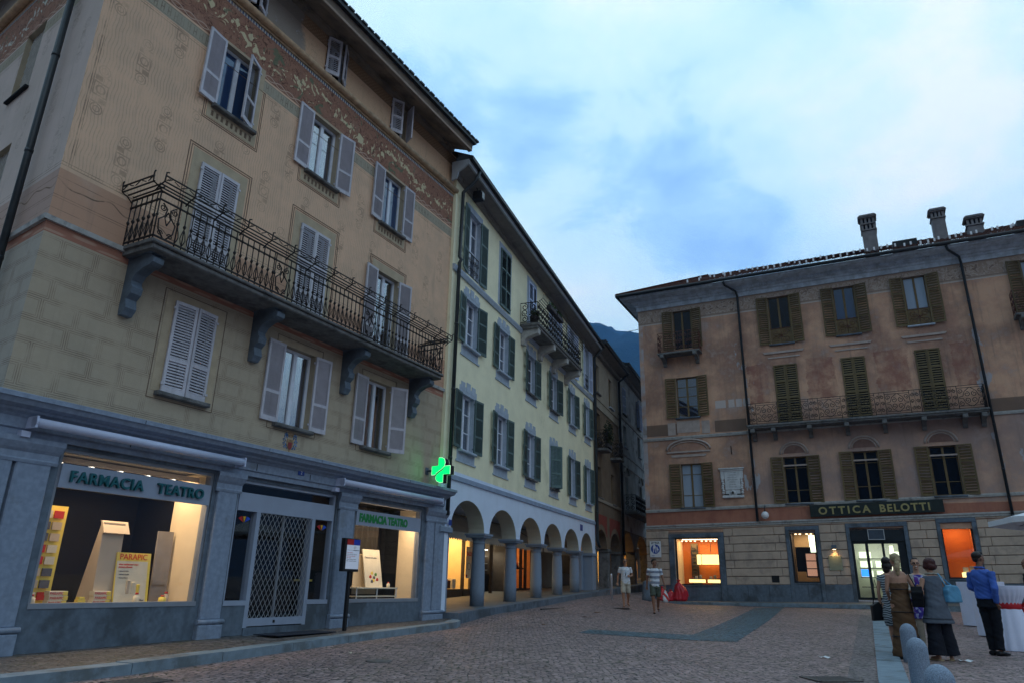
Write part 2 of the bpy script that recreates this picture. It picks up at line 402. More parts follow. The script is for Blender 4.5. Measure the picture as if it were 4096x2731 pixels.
# ================================================================ building helpers
def wallgrid(b,x0,x1,z0,z1,holes,y=0,depth=.22,m=0,mr=None,back=None,extra=()):
    mr=m if mr is None else mr
    xs=sorted(set([x0,x1]+[h[0] for h in holes]+[h[1] for h in holes]+[q for q in extra if x0<q<x1])); zs=sorted(set([z0,z1]+[h[2] for h in holes]+[h[3] for h in holes]))
    for a,c in zip(xs,xs[1:]):
        for d,e in zip(zs,zs[1:]):
            mx,mz=(a+c)/2,(d+e)/2
            if any(h[0]<mx<h[1] and h[2]<mz<h[3] for h in holes): continue
            b.poly([(a,y,d),(c,y,d),(c,y,e),(a,y,e)],m)
    for h in holes:
        a,c,d,e=h[:4]; dp=h[4] if len(h)>4 else depth
        b.poly([(a,y,d),(a,y,e),(a,y+dp,e),(a,y+dp,d)],mr); b.poly([(c,y,d),(c,y+dp,d),(c,y+dp,e),(c,y,e)],mr)
        b.poly([(a,y,e),(c,y,e),(c,y+dp,e),(a,y+dp,e)],mr); b.poly([(a,y,d),(a,y+dp,d),(c,y+dp,d),(c,y,d)],mr)
    return b
def molding(b,prof,x0,x1,m=0,e0=0,e1=0,slope=0):   # prof: (y,z) going round; e0,e1 = extra length per unit of projection
    n=len(prof); s=len(b.v)
    for xx,k in ((x0,-e0),(x1,e1)):
        for (y,z) in prof: b.v.append((xx+k*max(0,-y),y,z+(slope*(xx-x0))))
    b.face(list(range(s,s+n))[::-1],m); b.face(range(s+n,s+2*n),m)
    for i in range(n):
        j=(i+1)%n; b.face((s+i,s+j,s+n+j,s+n+i),m)
    return b
def leaf_mb(w,h,right=False,pitch=.047,mids=(.36,),sl=1):
    b=MB(); s=.05 if pitch<.06 else .07; t=.018; cv=.80 if pitch<.06 else .55
    b.box(0,-t,0,s,t,h); b.box(w-s,-t,0,w,t,h); b.box(s,-t,0,w-s,t,.09); b.box(s,-t,h-.06,w-s,t,h)
    cuts=[.09]+[h*k for k in mids]+[h-.06]
    for k in mids: b.box(s,-t,h*k-.03,w-s,t,h*k+.03)
    for a,c in zip(cuts,cuts[1:]):
        a+= .03 if a>.1 else 0; c-= .03 if c<h-.07 else 0
        n=max(1,int((c-a)/pitch)); p=(c-a)/n
        for i in range(n):
            z0=a+p*i
            b.poly([(s,-.013,z0+.002),(w-s,-.013,z0+.002),(w-s,.013,z0+p*cv),(s,.013,z0+p*cv)])
            b.poly([(s,-.013,z0+.010),(s,.013,z0+p*cv+.008),(w-s,.013,z0+p*cv+.008),(w-s,-.013,z0+.010)])
    for zz in (.14,h-.14): b.box(-.03,-.03,zz-.02,.03,-t+.001,zz+.02)
    if right: b.warp(lambda x,y,z:(-x,y,z)); b.f=[f[::-1] for f in b.f]
    return b
def wframe_mb(w,h,y,mull=True,bars=(),fw_=.055,rail=0):
    b=MB(); f=fw_
    b.box(0,y-.03,0,f,y+.03,h); b.box(w-f,y-.03,0,w,y+.03,h); b.box(f,y-.03,0,w-f,y+.03,f); b.box(f,y-.03,h-f,w-f,y+.03,h)
    if mull: b.box(w/2-.045,y-.035,f,w/2+.045,y+.025,h-f)
    for k in bars: b.box(f,y-.02,h*k-.014,w-f,y+.018,h*k+.014)
    if rail: b.box(f,y-.025,f,w-f,y+.02,rail)
    return b
def window(B,u,z0,z1,w,shut,wfr,pane,left=None,right=None,y=.16,bars=(),sill=None,mids=(.36,),lw=None,mull=True,curtain=False,srd=None,pitch=.047,rail=0,sy=-.03,single=None,name='window'):
    h=z1-z0
    f=inst(name,('f',round(w,2),round(h,2),bars,mull,rail,y),lambda:wframe_mb(w,h,y,mull,bars,rail=rail),wfr,B,(u,0,z0))
    def pm():
        b=MB(); b.box(.04,y+.0,.04+rail,w-.04,y+.008,h-.04); return b
    inst('pane',('p',round(w,2),round(h,2),y,rail),pm,pane,f)
    if curtain or pane==GLASSU:
        def rm():
            b=MB(); b.box(-.05,y+.35,-.05,w+.05,y+.37,h+.05); b.box(-.05,y+.03,-.05,-.03,y+.36,h+.05); b.box(w+.03,y+.03,-.05,w+.05,y+.36,h+.05)
            b.box(-.05,y+.03,h+.03,w+.05,y+.36,h+.05); b.box(-.05,y+.03,-.05,w+.05,y+.36,-.03); return b
        inst('room',('r',round(w,2),round(h,2),y),rm,DARK,f)
    if curtain:
        def cm():
            b=MB(); n=26; s=0
            for k in range(2):
                x0,x1=((.05,w*.46),(w*.54,w-.05))[k]; s=len(b.v)
                for i in range(n+1):
                    xx=x0+(x1-x0)*i/n; yy=y+.07+.015*math.sin(i*1.9+k)
                    b.v+=[(xx,yy,.05),(xx,yy,h-.05)]
                for i in range(n): a=s+2*i; b.face((a,a+2,a+3,a+1),0,True)
            return b
        inst('curtain',('c',round(w,2),round(h,2),y),cm,CURT,f)
    l=lw or w/2
    if single is not None:
        inst('shutter',('s1',round(w,2),round(h,2),mids,pitch),lambda:leaf_mb(w,h,False,pitch,mids),shut,f,(0,sy,0),R(single))
    if left is not None: inst('shutter',('l',round(l,2),round(h,2),mids,pitch),lambda:leaf_mb(l,h,False,pitch,mids),shut,f,(-.004,sy,0),R(-left+rnd.uniform(-3,3)*(left>20)))
    if right is not None: inst('shutter',('r',round(l,2),round(h,2),mids,pitch),lambda:leaf_mb(l,h,True,pitch,mids),shut,f,(w+.004,sy,0),R(right+rnd.uniform(-3,3)*(right>20)))
    if sill:
        def sm(): 
            b=MB(); b.bx(-.09,-.12,-.075,w+.09,.12,-.002,.015); return b
        inst('sill',('si',round(w,2)),sm,sill,f)
    if srd:
        mat,ww,top,bot=srd
        def gm():
            b=MB(); T=-.006
            b.box(-ww,T,-bot,0,.001,h+top); b.box(w,T,-bot,w+ww,.001,h+top); b.box(0,T,h,w,.001,h+top); b.box(0,T,-bot,w,.001,-.002 if bot else 0)
            return b
        inst('surround',('sr',round(w,2),round(h,2),ww,top,bot),gm,mat,f)
    return f
def gutter_pipe(B,path,r=.055,mat=None,name='downpipe'):
    b=MB(); b.tube(path,r,10)
    for p,q in zip(path,path[1:]):
        L=(Vector(q)-Vector(p)).length
        if L>2.5:
            for k in range(1,int(L/1.9)+1):
                c=Vector(p).lerp(Vector(q),k*1.9/L) if k*1.9<L else None
                if c: b.tube([c-Vector((0,0,.03)),c+Vector((0,0,.03))],r*1.12,10)
    return b.build(name,mat or PIPE,B)
# ================================================================ PHARMACY
PH=empty('pharmacy_building',*PHF,label='large beige corner house with painted walls, pale shutters, long iron balcony and granite pharmacy front',cat='building')
def ph_paint(side=False):
    m,nt,b=base_mat('painted_plaster_side' if side else 'painted_plaster'); t,x,y,z=coords(nt)
    T=lambda a,c:z.rng(a,c)
    n=nz(nt,t,1.1,6,.6); fine=nz(nt,t,9,4,.6)
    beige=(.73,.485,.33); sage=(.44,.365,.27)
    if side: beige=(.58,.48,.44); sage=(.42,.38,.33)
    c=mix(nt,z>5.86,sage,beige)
    c=mix(nt,n.ss(.35,.75)*.28,c,(.27,.25,.20)); c=mix(nt,fine.ss(.4,.75)*.12,c,(.6,.5,.4))
    dark=(.17,.115,.08)
    # stone blocks with double outlines
    rowh=.325; zz=z-3.50; row=(zz/rowh).floor(); zl=zz-row*rowh
    xx=(x+row*.43).mod(1.38); isA=xx<.86; xl=xx-(1-isA)*.86; w=isA*.86+(1-isA)*.52
    d=(xl.min(w-xl)).min(zl.min(rowh-zl))
    line=(d.near(.016,.0055)).max(d.near(.045,.005)*.7)*T(3.40,5.76)*.8
    # frame lines and orange band
    c=mix(nt,T(5.80,5.97),c,(.36,.17,.12))
    g=((x*7+ (z*20).sin()*.5).sin()*(z*45).sin()).ss(.0,.6)*T(5.82,5.95); c=mix(nt,g*.6,c,(.52,.36,.27))
    c=mix(nt,T(5.97,6.86),c,(.52,.315,.215) if not side else (.46,.33,.28))
    zig=(z-(6.62+((x*7.5).sin()+(x*14).sin()*.5)*.045)).abs()<.012
    l2=z.near(6.72,.006).max(z.near(6.42,.006)).max(z.near(6.38,.004)).max(z.near(6.2,.004)); 
    line=line.max(zig).max(l2*.8)
    c=mix(nt,n.ss(.55,.8)*T(5.97,6.86)*.6,c,(.55,.42,.34))
    # wavy field with medallions
    fld=T(6.93,10.60)
    wv=.8*(((x+((z*15).sin())*.011+nz(nt,t,2,2)*.05)*108).sin()>.72)*fld*.38
    if side: wv=wv*0
    sx=(x+4.50)/1.16; sz=(z-8.47)/2.0
    def med(sx,sz):
        cx=(sx-(sx+.5).floor())*1.16; cz=(sz-(sz+.5).floor())*2.0; ax=cx.abs(); az=cz.abs()
        sq=(ax.max(az)).near(.115,.012).max(((cx*cx+cz*cz).sqrt()).near(.07,.014))
        chk=((cx*26).sin()*(cz*26).sin()>0)*az.rng(.15,.27)*(ax<.12)
        rr=((cx*cx+(az-.36)*(az-.36)).sqrt()); ring=(rr.near(.095,.010)).max(rr.near(.05,.009))
        return sq.max(chk).max(ring)
    md=med(sx,sz).max(med(sx+.5,sz+.5))*fld
    edge=(x+4.68).abs()<.008
    fr=(edge.max((x+4.64).abs()<.006))*T(6.93,10.60)+z.near(6.93,.008)+z.near(6.98,.006)+z.near(10.56,.008)+z.near(10.61,.006)
    line=line.max(wv).max(md*(.5 if not side else .35)).max(fr*.8)
    # sage band with repeated key motif, above the field
    c=mix(nt,T(10.64,10.92),c,(.37,.335,.26)); u=(x*7.2).fr()
    key=(u.near(.3,.06).max(u.near(.7,.06)).max(z.near(10.78,.012)*u.rng(.3,.7)))*T(10.69,10.87); line=line.max(key*.8).max(z.near(10.67,.006)).max(z.near(10.9,.006))
    # ---- frieze with scrolls, roses and pale gold leaves
    fz=T(10.96,12.06)
    c=mix(nt,fz,c,(.29,.15,.105))
    vo=nt.nodes.new('ShaderNodeTexVoronoi'); vo.inputs['Scale'].default_value=8.5; vo.inputs['Randomness'].default_value=.7; nt.links.new(vec(nt,x,0,z),vo.inputs['Vector'])
    dd=X(nt,vo.outputs['Distance']); sw=nz(nt,vec(nt,x,0,z),2.6,3,.5,1.6)
    rings=((dd*30).sin()>.2)*(dd<.45)
    c=mix(nt,fz*rings*.55*T(11.0,11.9),c,(.42,.25,.17))
    c=mix(nt,fz*(sw.near(.5,.012).max(sw.near(.6,.01)))*.8,c,(.09,.045,.035))
    lf=nz(nt,vec(nt,x*1.0,0,z*.8),5.6,3,.5,1.6); up=((x*2.1+1).sin()*.16+11.5)
    bandm=(1-((z-up).abs()/.42).min(1)); gold=(lf*.8+bandm*.20).ss(.595,.61)*T(11.05,11.93)
    c=mix(nt,gold*fz,c,(.58,.50,.32) if not side else (.52,.52,.46))
    gl=nz(nt,vec(nt,x,3,z),3.1,2,.5,1.5).ss(.64,.655); c=mix(nt,gl*fz*T(11.1,11.9)*.8,c,(.12,.16,.10))
    # interlace at the frieze foot
    il=((z-(11.04+((x*11).sin())*.05)).abs()<.012).max((z-(11.04-((x*11).sin())*.05)).abs()<.012); c=mix(nt,il*fz,c,(.50,.36,.28))
    c=mix(nt,T(11.99,12.07),c,(.10,.13,.22)); ck=((x*14).fr()>.5)*T(11.99,12.07); c=mix(nt,ck,c,(.50,.48,.42))
    lost=nz(nt,t,.55,5,.7).ss(.56,.66)*fz; c=mix(nt,lost*.7,c,(.36,.23,.17))
    # ---- attic
    at=T(12.07,14); c=mix(nt,at,c,(.64,.43,.28))
    scr=nz(nt,vec(nt,x*1.2,0,z),3.6,2,.5,2.2); line=line.max(scr.near(.5,.012)*T(12.3,12.95)*.35)
    c=mix(nt,T(13.02,13.36),c,(.27,.17,.10)); dots=((x*60).sin()*(z*60).sin()>.3)*T(13.06,13.32); c=mix(nt,dots*.5,c,(.45,.32,.2))
    old=(nz(nt,t,.9,6,.7)+((x+.45)*-.9).min(.25)).ss(.52,.66)*T(12.15,13.4)*((x<.05)); c=mix(nt,old*.85,c,(.25,.235,.215))
    c=mix(nt,nz(nt,t,2.8,6,.7).ss(.60,.64)*old,c,(.40,.42,.44))
    wearm=nz(nt,t,2.2,5,.7).ss(.35,.6)
    c=mix(nt,(line.min(1))*wearm*.85+line.min(1)*.1,c,dark)
    # rain streaks below the cornices
    st=nz(nt,vec(nt,x*5,0,z*.35),1.5,4,.65).ss(.52,.75)*.22; c=mix(nt,st,c,(.16,.14,.12))
    nt.links.new(c,b.inputs['Base Color']); b.inputs['Roughness'].default_value=.88; b.inputs['Specular IOR Level'].default_value=.15
    bumpn(nt,b,nz(nt,t,45,4,.6)-line.min(1)*.3,.25,.01); return m
PPAINT=ph_paint(); PSIDE=ph_paint(True)
SAGE=M('painted_sage',(.45,.365,.255),.88,.1,3,.2,50,streak=.2)
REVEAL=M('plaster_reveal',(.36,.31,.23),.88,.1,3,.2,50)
LINE=M('painted_line',(.17,.12,.085),.9,.2,12,0)
WH=[(-2.50,-1.64),(.08,.96),(2.71,3.58)]           # window columns
UP=[(-2.44,-1.58),(.04,.92),(2.66,3.52)]
AT=[(-2.36,-1.68),(.18,.86),(2.70,3.38)]
X0,X1=-4.79,5.95
holes=[(a,c,3.93,5.53,.2) for a,c in WH]+[(a,c,6.10,8.29,.2) for a,c in WH]+[(a,c,9.57,11.08,.2) for a,c in UP]+[(a,c,12.32,13.34,.16) for a,c in AT]
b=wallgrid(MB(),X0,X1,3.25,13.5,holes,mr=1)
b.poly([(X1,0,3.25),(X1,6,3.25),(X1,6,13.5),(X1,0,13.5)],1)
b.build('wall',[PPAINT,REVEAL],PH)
# side wall, turned about the corner
sr=R(82.57-180); 
b=wallgrid(MB(),-14,0,3.25,13.5,[(-3.36,-2.52,9.46,11.0,.15),(-3.36,-2.52,6.75,8.26,.15),(-6.6,-5.8,9.46,11,.15),(-6.6,-5.8,6.75,8.26,.15),(-3.3,-2.6,12.4,13.3,.15)],mr=1)
side=b.build('side_wall',[PSIDE,REVEAL],PH,(X0,0,0),sr)
for cx in (-3.36,-6.6):
    for z0,z1 in ((9.46,11.0),(6.75,8.26)):
        def lat():
            q=MB(); w=.84 if cx==-3.36 else .8; h=z1-z0; p=.15
            q.box(0,.1,0,.03,.13,h); q.box(w-.03,.1,0,w,.13,h); q.box(0,.1,0,w,.13,.03); q.box(0,.1,h-.03,w,.13,h)
            nx=int((w+h)/p)
            for i in range(-int(h/p),int(w/p)+1):
                for sgn,yy in ((1,.105),(-1,.118)):
                    x0=i*p; pts=[]
                    t0=max(0,-x0); t1=min(h,w-x0)
                    if t1-t0<.05: continue
                    A=(x0+t0,t0); Bq=(x0+t1,t1)
                    if sgn<0: A=(w-A[0],A[1]); Bq=(w-Bq[0],Bq[1])
                    q.tube([(A[0],yy,A[1]),(Bq[0],yy,Bq[1])],.020,4,cap=False)
            q.box(0,.16,0,w,.17,h,1)
            q.bx(-.04,-.07,-.05,w+.04,.1,-.001,.01,1)
            return q
        lw_=lat().build('lattice_window',[M('lattice',(.45,.45,.42),.7) if 'lattice' not in bpy.data.materials else bpy.data.materials['lattice'],DARK],side,(cx,0,z0))
# stone ledge below the orange band, torus, cornices
b=MB(); molding(b,[(0,5.97),(-.05,5.97),(-.06,6.045),(0,6.06)],X0-.05,X1,m=0); b.build('ledge',STONE,PH)
b=MB(); molding(b,[(0,5.97),(-.05,5.97),(-.06,6.045),(0,6.06)],-14,.05); b.build('ledge',STONE,side)
TOR=M('torus_paint',(.46,.32,.20),.7,.2,6,.1,60,streak=.3)
b=MB(); b.tube([(X0-.08,-.07,12.20),(X1+.0,-.07,12.20)],.085,12); b.box(X0-.03,-.035,12.07,X1,0,12.12); b.build('moulding',TOR,PH)
b=MB(); b.tube([(-14,-.07,12.20),(.08,-.07,12.20)],.085,12); b.build('moulding',TOR,side)
SOF=M('soffit',(.20,.165,.13),.9,.2,2,.2,30,dirt=((.08,.07,.06),1.5,.5,.6)); FAS=M('fascia',(.38,.30,.24),.8,.15,3,.1,40,streak=.4)
b=MB(); molding(b,[(0,13.36),(-.14,13.36),(-.16,13.46),(-.62,13.27),(-.66,13.20),(-.76,13.20),(-.80,13.40),(-.80,13.46),(0,13.9)],X0-.75,X1-.35,0)
b.build('eave',[SOF,FAS],PH)
b=MB(); b.box(X0-.78,-.775,13.21,X1-.34,-.70,13.39); b.build('fascia',FAS,PH)
b=MB(); b.box(X0-.82,-.90,13.42,X1-.3,-.76,13.53); 
for i in range(48): 
    xx=X0-.8+i*(X1-X0+.5)/47; b.box(xx-.09,-.93,13.53,xx+.09,-.7,13.565+.015*(i%2))
b.poly([(X0-.82,-.9,13.55),(X1-.3,-.9,13.55),(X1-.3,5,16.2),(X0-.82,5,16.2)]); b.build('roof',ZINC,PH)
b=MB(); molding(b,[(0,13.36),(-.14,13.36),(-.62,13.27),(-.80,13.40),(-.80,13.46),(0,13.9)],-14,.75); b.build('eave',SOF,side)
# windows
k=0
for i,(a,c) in enumerate(WH):
    w=c-a; st=(dict(left=4,right=6),dict(left=176,right=177),dict(left=176,right=150))[i]
    pn=(PANE,GLASSU,GLASSU)[i]
    window(PH,a,3.93,5.53,w,SHUT,WFRAME,pn,sill=DSTONE,curtain=(i==1),srd=(SAGE,.17,.13,.0),**st)
    st=(dict(left=1,right=2),dict(left=2,right=1),dict(left=176,right=172))[i]
    f=window(PH,a,6.10,8.29,w,SHUT,WFRAME,(PANE,PANE,GLASSU)[i],srd=(SAGE,.20,.22,.0),sill=DSTONE,mids=(.30,.62),**st,name='balcony_door')
for i,(a,c) in enumerate(UP):
    st=(dict(left=174,right=22),dict(left=176,right=170),dict(left=176,right=177))[i]
    window(PH,a,9.57,11.08,c-a,SHUT,WFRAME,(PANEB,GLASSU,GLASSU)[i],sill=DSTONE,curtain=(i>0),srd=(SAGE,.16,.06,.30),**st)
    # dentil strip painted under the sill
    q=MB()
    for n_ in range(9): q.box(a-.06+n_*.115,-.011,9.33,a-.01+n_*.115,-.005,9.44)
    q.build('painted_dentils',LINE,PH)
for i,(a,c) in enumerate(AT):
    window(PH,a,12.32,13.34,c-a,SHUT,WFRAME,PANE,left=(24,30,26)[i],right=(30,36,62)[i],mids=(.48,))
# outlines painted round the openings
def outline(q,x0,x1,z0,z1,t=.012,y=-.008,bottom=True):
    q.box(x0,y,z0,x0+t,0,z1); q.box(x1-t,y,z0,x1,0,z1); q.box(x0+t,y,z1-t,x1-t,0,z1)
    if bottom: q.box(x0+t,y,z0,x1-t,0,z0+t)
for a,c in WH:
    q=MB(); outline(q,a-.30,c+.30,6.87,8.60,bottom=False); outline(q,a-.25,c+.25,6.87,8.55,.008,bottom=False)
    q.build('painted_outline',LINE,PH); q=MB(); outline(q,a-.22,c+.22,3.80,5.70,.010); q.build('painted_outline',LINE,PH)
for a,c in UP: q=MB(); outline(q,a-.24,c+.24,9.20,10.62,.010); outline(q,a-.20,c+.20,9.24,10.62,.008); q.build('painted_outline',LINE,PH)
# downpipe on the side face
gutter_pipe(PH,[tuple(Matrix.Translation((X0,0,0))@Matrix.Rotation(sr,4,'Z')@Vector((-1.12,-.12,zz))) for zz in (13.2,3.0)],.058)
# ---- balcony
def scroll(cx,cz,r0,turns=1.35,a0=0,s=1,n=14,y=0):
    return [(cx+math.cos(a0+s*t*turns*2*math.pi)*r0*(1-.72*t),y,cz+math.sin(a0+s*t*turns*2*math.pi)*r0*(1-.72*t)) for t in [i/n for i in range(n+1)]]
BZ=6.06; BX0,BX1,BO=-3.62,4.72,.78
b=MB(); b.bx(BX0,-BO,BZ-.06,BX1,.0,BZ,.015); b.bx(BX0+.04,-BO+.04,BZ-.15,BX1-.04,0,BZ-.062,.02)
bal=b.build('balcony',[DSTONE],PH)
def rail_straight(L,n0,H=.84):
    b=MB()
    for z_ in (.06,.70,H): b.box(0,-.012,z_-.012,L,.012,z_+.012)
    k=0; x_=0
    while x_<L-.02:
        b.tube([(x_,0,.0),(x_,0,H)],.0105,5); b.tube([(x_,0,.39),(x_,0,.425),(x_,0,.46)],[.014,.030,.014],6); b.tube([(x_,0,.67),(x_,0,.70),(x_,0,.73)],[.013,.024,.013],5)
        if x_+.13<L:
            m_=x_+.066
            # pointed arches at the foot between the bars
            pts=[(x_+.01,0,.36),(x_+.035,0,.28),(x_+.05,0,.20),(x_+.03,0,.13),(x_,0,.08)]; b.tube(pts,.010,4); b.tube([(2*m_-p[0],0,p[2]) for p in pts],.010,4)
        x_+=.13; k+=1
    return b
def rail_panel(w=.38,H=.84):
    b=MB()
    for x_ in (0,w): b.tube([(x_,0,0),(x_,0,H+.02)],.014,4); b.tube([(x_,0,.40),(x_,0,.425),(x_,0,.45)],[.013,.026,.013],6)
    for z_ in (.06,.70,H): b.box(0,-.012,z_-.012,w,.012,z_+.012)
    c=w/2
    for s in (-1,1):
        b.tube([(c+s*.02,0,.06),(c+s*.13,0,.20),(c+s*.15,0,.36),(c+s*.05,0,.46),(c+s*.03,0,.58),(c+s*.12,0,.66)],.013,5)
        b.tube(scroll(c+s*.11,.58,.055,1.2,0 if s<0 else math.pi,s),.011,4); b.tube(scroll(c+s*.09,.14,.05,1.2,0 if s<0 else math.pi,-s),.011,4)
    b.tube([(c,0,.30),(c+.05,0,.42),(c,0,.54),(c-.05,0,.42),(c,0,.30)],.012,4)
    return b
# outrigged flower rail on top of the balustrade
def flower_rail(L):
    b=MB(); H=.84
    for y_,z_ in ((-.0,H+.06),(-.09,H+.06),(-.18,H+.075),(-.20,H+.17)): b.box(0,y_-.010,z_-.009,L,y_+.010,z_+.009)
    n=int(L/.56)
    for i in range(n+1):
        x_=i*L/n; b.tube([(x_,.0,H-.05),(x_,-.10,H+.03),(x_,-.20,H+.06),(x_,-.21,H+.17),(x_,-.21,H+.22),(x_+.04,-.22,H+.235)],.013,5)
    m_=int(L/.14)
    for i in range(m_):
        x_=(i+.5)*L/m_; s=1 if i%2 else -1; b.tube([(x_-.05,-.205,H+.09+(.05 if s>0 else 0)),(x_,-.205,H+.12),(x_+.05,-.205,H+.15-(.05 if s>0 else 0))],.009,4)
        if i%4==0: b.tube(scroll(x_,H+.12,.03,1.1,0,1,8,-.205),.005,3)
    return b
yb=-BO+.05; segs=[(-3.60,-3.22,'p'),(-3.22,-1.10,'s'),(-1.10,-.72,'p'),(-.72,1.55,'s'),(1.55,1.93,'p'),(1.93,4.30,'s'),(4.30,4.68,'p')]
RL=MB()
for a,c,kd in segs: RL.add(rail_panel(c-a) if kd=='p' else rail_straight(c-a,0),Matrix.Translation((a,yb,BZ)))
RL.build('railing',IRON,bal)
b=MB(); b.add(rail_straight(-yb-.02,0),Matrix.Translation((-3.60,0,BZ))@Matrix.Rotation(R(-90),4,'Z')); b.build('railing',IRON,bal)
b=MB(); b.add(rail_straight(-yb-.02,0),Matrix.Translation((4.68,0,BZ))@Matrix.Rotation(R(-90),4,'Z')); b.build('railing',IRON,bal)
b=MB(); b.add(flower_rail(8.5),Matrix.Translation((-3.71,yb,BZ))); b.add(flower_rail(.78),Matrix.Translation((-3.60,0,BZ))@Matrix.Rotation(R(-90),4,'Z')@Matrix.Scale(-1,4,(0,1,0))@Matrix.Scale(-1,4,(0,1,0)))
b.add(flower_rail(.78),Matrix.Translation((4.68,yb,BZ))@Matrix.Rotation(R(90),4,'Z')); b.build('flower_rail',IRON,bal)
def corbel():
    b=MB(); P=[(0,-.92),(-.13,-.92),(-.17,-.86),(-.15,-.78),(-.13,-.70),(-.22,-.62),(-.24,-.52),(-.19,-.46),(-.18,-.40),(-.26,-.30),(-.42,-.22),(-.56,-.20),(-.63,-.16),(-.64,-.08),(-.58,-.03),(-.55,-.0),(0,0)]
    b.prism([(y,z) for y,z in P],-.095,.095,'x'); b.prism([(0,-.97),(-.10,-.97),(-.13,-.92),(0,-.92)],-.09,.09,'x'); b.box(-.14,-.6,-.002,.14,0,.03); return b
for u in (-3.36,-.72,1.88,4.42): inst('bracket','c',corbel,DSTONE if u>-3 else GRAN,bal,(u,0,BZ-.155))
# ---- granite shop front
GX0,GX1=-4.93,6.22
op=[(-3.84,-1.16,.60,2.77,.16),(-.60,2.02,.10,2.75,.16),(2.66,5.20,.60,2.75,.16)]
b=wallgrid(MB(),GX0,GX1,-.7,3.0,op,y=-.03); b.poly([(GX1,-.03,-.7),(GX1,1.5,-.7),(GX1,1.5,3.3),(GX1,-.03,3.3)])
b.build('granite_front',GRAN,PH)
b=wallgrid(MB(),-14,0,-.9,3.0,[],y=-.03); molding(b,[(0,3.0),(-.22,3.0),(-.34,3.2),(-.36,3.32),(0,3.38)],-14,.0); b.bx(-.62,-.11,.3,-.08,.0,2.6,.02); b.bx(-.7,-.16,-.9,0,.0,.3,.02); b.build('granite_front',GRAN,side)
b=MB(); molding(b,[(.05,2.82),(-.10,2.82),(-.10,2.90),(-.13,2.92),(-.13,3.06),(-.17,3.10),(-.22,3.13),(-.24,3.16),(-.34,3.20),(-.38,3.27),(-.40,3.27),(-.40,3.33),(-.30,3.36),(.02,3.40)],GX0-.0,GX1-.25,e0=1,e1=.6)
cor=b.build('cornice',GRAN2,PH)
q=MB()
for u in (-2.9,-.35,1.05,2.55,4.1): q.box(u,-.402,3.272,u+.012,-.38,3.328); q.box(u,-.136,2.93,u+.012,-.12,3.05)
q.build('joint',BLACK,cor)
def pilaster(x0,x1,dbl=None,shaft=.06):
    b=MB(); P=[(x0,x1)] if not dbl else [(x0,dbl-.022),(dbl+.022,x1)]
    for a,c in P: b.bx(a,-.03-shaft,.38,c,0,2.5,.015)
    molding(b,[(0,2.48),(-.10,2.48),(-.11,2.52),(-.10,2.54),(-.10,2.62),(-.13,2.66),(-.16,2.72),(-.17,2.74),(-.17,2.81),(0,2.819)],x0-.03,x1+.03,e0=.4,e1=.4)
    b.bx(x0-.04,-.13,-.7,x1+.04,0,.30,.015); b.tube([(x0-.06,-.10,.345),(x1+.06,-.10,.345)],.042,8); b.box(x0-.04,-.10,.30,x1+.04,0,.385)
    return b.build('pilaster',GRAN2,PH)
pilaster(-4.86,-3.97,-4.46); pilaster(-1.08,-.66); pilaster(2.10,2.58); pilaster(5.36,6.17,5.72)
# windows of the shop: frames, panes, boards
FRM=M('frame_grey',(.24,.26,.30),.45,.06,5,.02,60)
def shopwin(x0,x1,z0,z1,yb=.10,f=.05,mat=None,kids=()):
    b=MB(); b.box(x0,yb-.14,z0,x1,yb+.03,z0+f+.02); b.box(x0,yb-.10,z1-f,x1,yb+.03,z1); b.box(x0,yb-.10,z0+f+.02,x0+f,yb+.03,z1-f); b.box(x1-f,yb-.10,z0+f+.02,x1,yb+.03,z1-f)
    o=b.build('shop_window',mat or FRM,PH); q=MB(); q.box(x0+f,yb-.02,z0+f,x1-f,yb-.012,z1-f); q.build('pane',GLASS,o); return o
w1=shopwin(-3.84,-1.16,.60,2.77); w2=shopwin(2.66,5.20,.60,2.75)
SB=M('sign_board',(.30,.35,.45),.45,.05,3,.02,40)
SIGND=M('letter_teal',(.012,.11,.13),.4,.1,20,.0); SIGNE=M('letter_green',(.02,.22,.06),.5,.1,20,0)
b=MB(); b.box(-3.79,-.03,2.22,-1.20,.03,2.555); s1=b.build('sign_board',SB,w1)
text('lettering','FARMACIA',.225,[SIGND],s1,(-3.67,-.055,2.31),.025,.004,.98,1.14); text('lettering','TEATRO',.225,[SIGND],s1,(-2.25,-.055,2.31),.025,.004,.98,1.1)
b=MB(); b.box(2.71,-.03,2.20,5.15,.03,2.525); s2=b.build('sign_board',SB,w2)
text('lettering','FARMACIA TEATRO',.235,[SIGNE],s2,(2.80,-.036,2.285),.004,.013,.86,1.0)
# door bay
b=MB(); yb=.10
b.box(-.60,.0,2.70,2.02,.13,2.75); b.box(-.60,.0,.60,-.55,.13,2.70); b.box(1.97,.0,.60,2.02,.13,2.70)
b.box(-.55,-.02,2.21,1.97,.12,2.53); b.box(-.60,-.04,.59,-.10,.13,.67); b.box(1.42,-.04,.59,2.02,.13,.67)
b.box(-.10,-.03,.10,-.01,.13,2.21); b.box(1.36,-.03,.10,1.45,.13,2.21)
dr=b.build('entrance',SB,PH)
q=MB(); q.box(-.55,.05,2.53,1.97,.058,2.70); q.box(-.55,.05,.67,-.10,.058,2.21); q.box(1.45,.05,.67,1.97,.058,2.21); q.build('pane',GLASS,dr)
q=MB(); q.box(-.01,.10,.36,1.36,.108,2.21); q.box(.66,.06,.36,.70,.10,2.21,1); q.build('glass_door',[GLASS,FRM],dr)
b=MB(); b.box(-.60,-.03,-.5,-.1,.13,.59); b.box(1.45,-.03,-.5,2.02,.13,.59); b.box(-.12,-.14,-.5,1.5,.13,.10); b.box(-.1,-.06,.1,1.45,.13,.22); b.build('door_step',GRAN,PH)
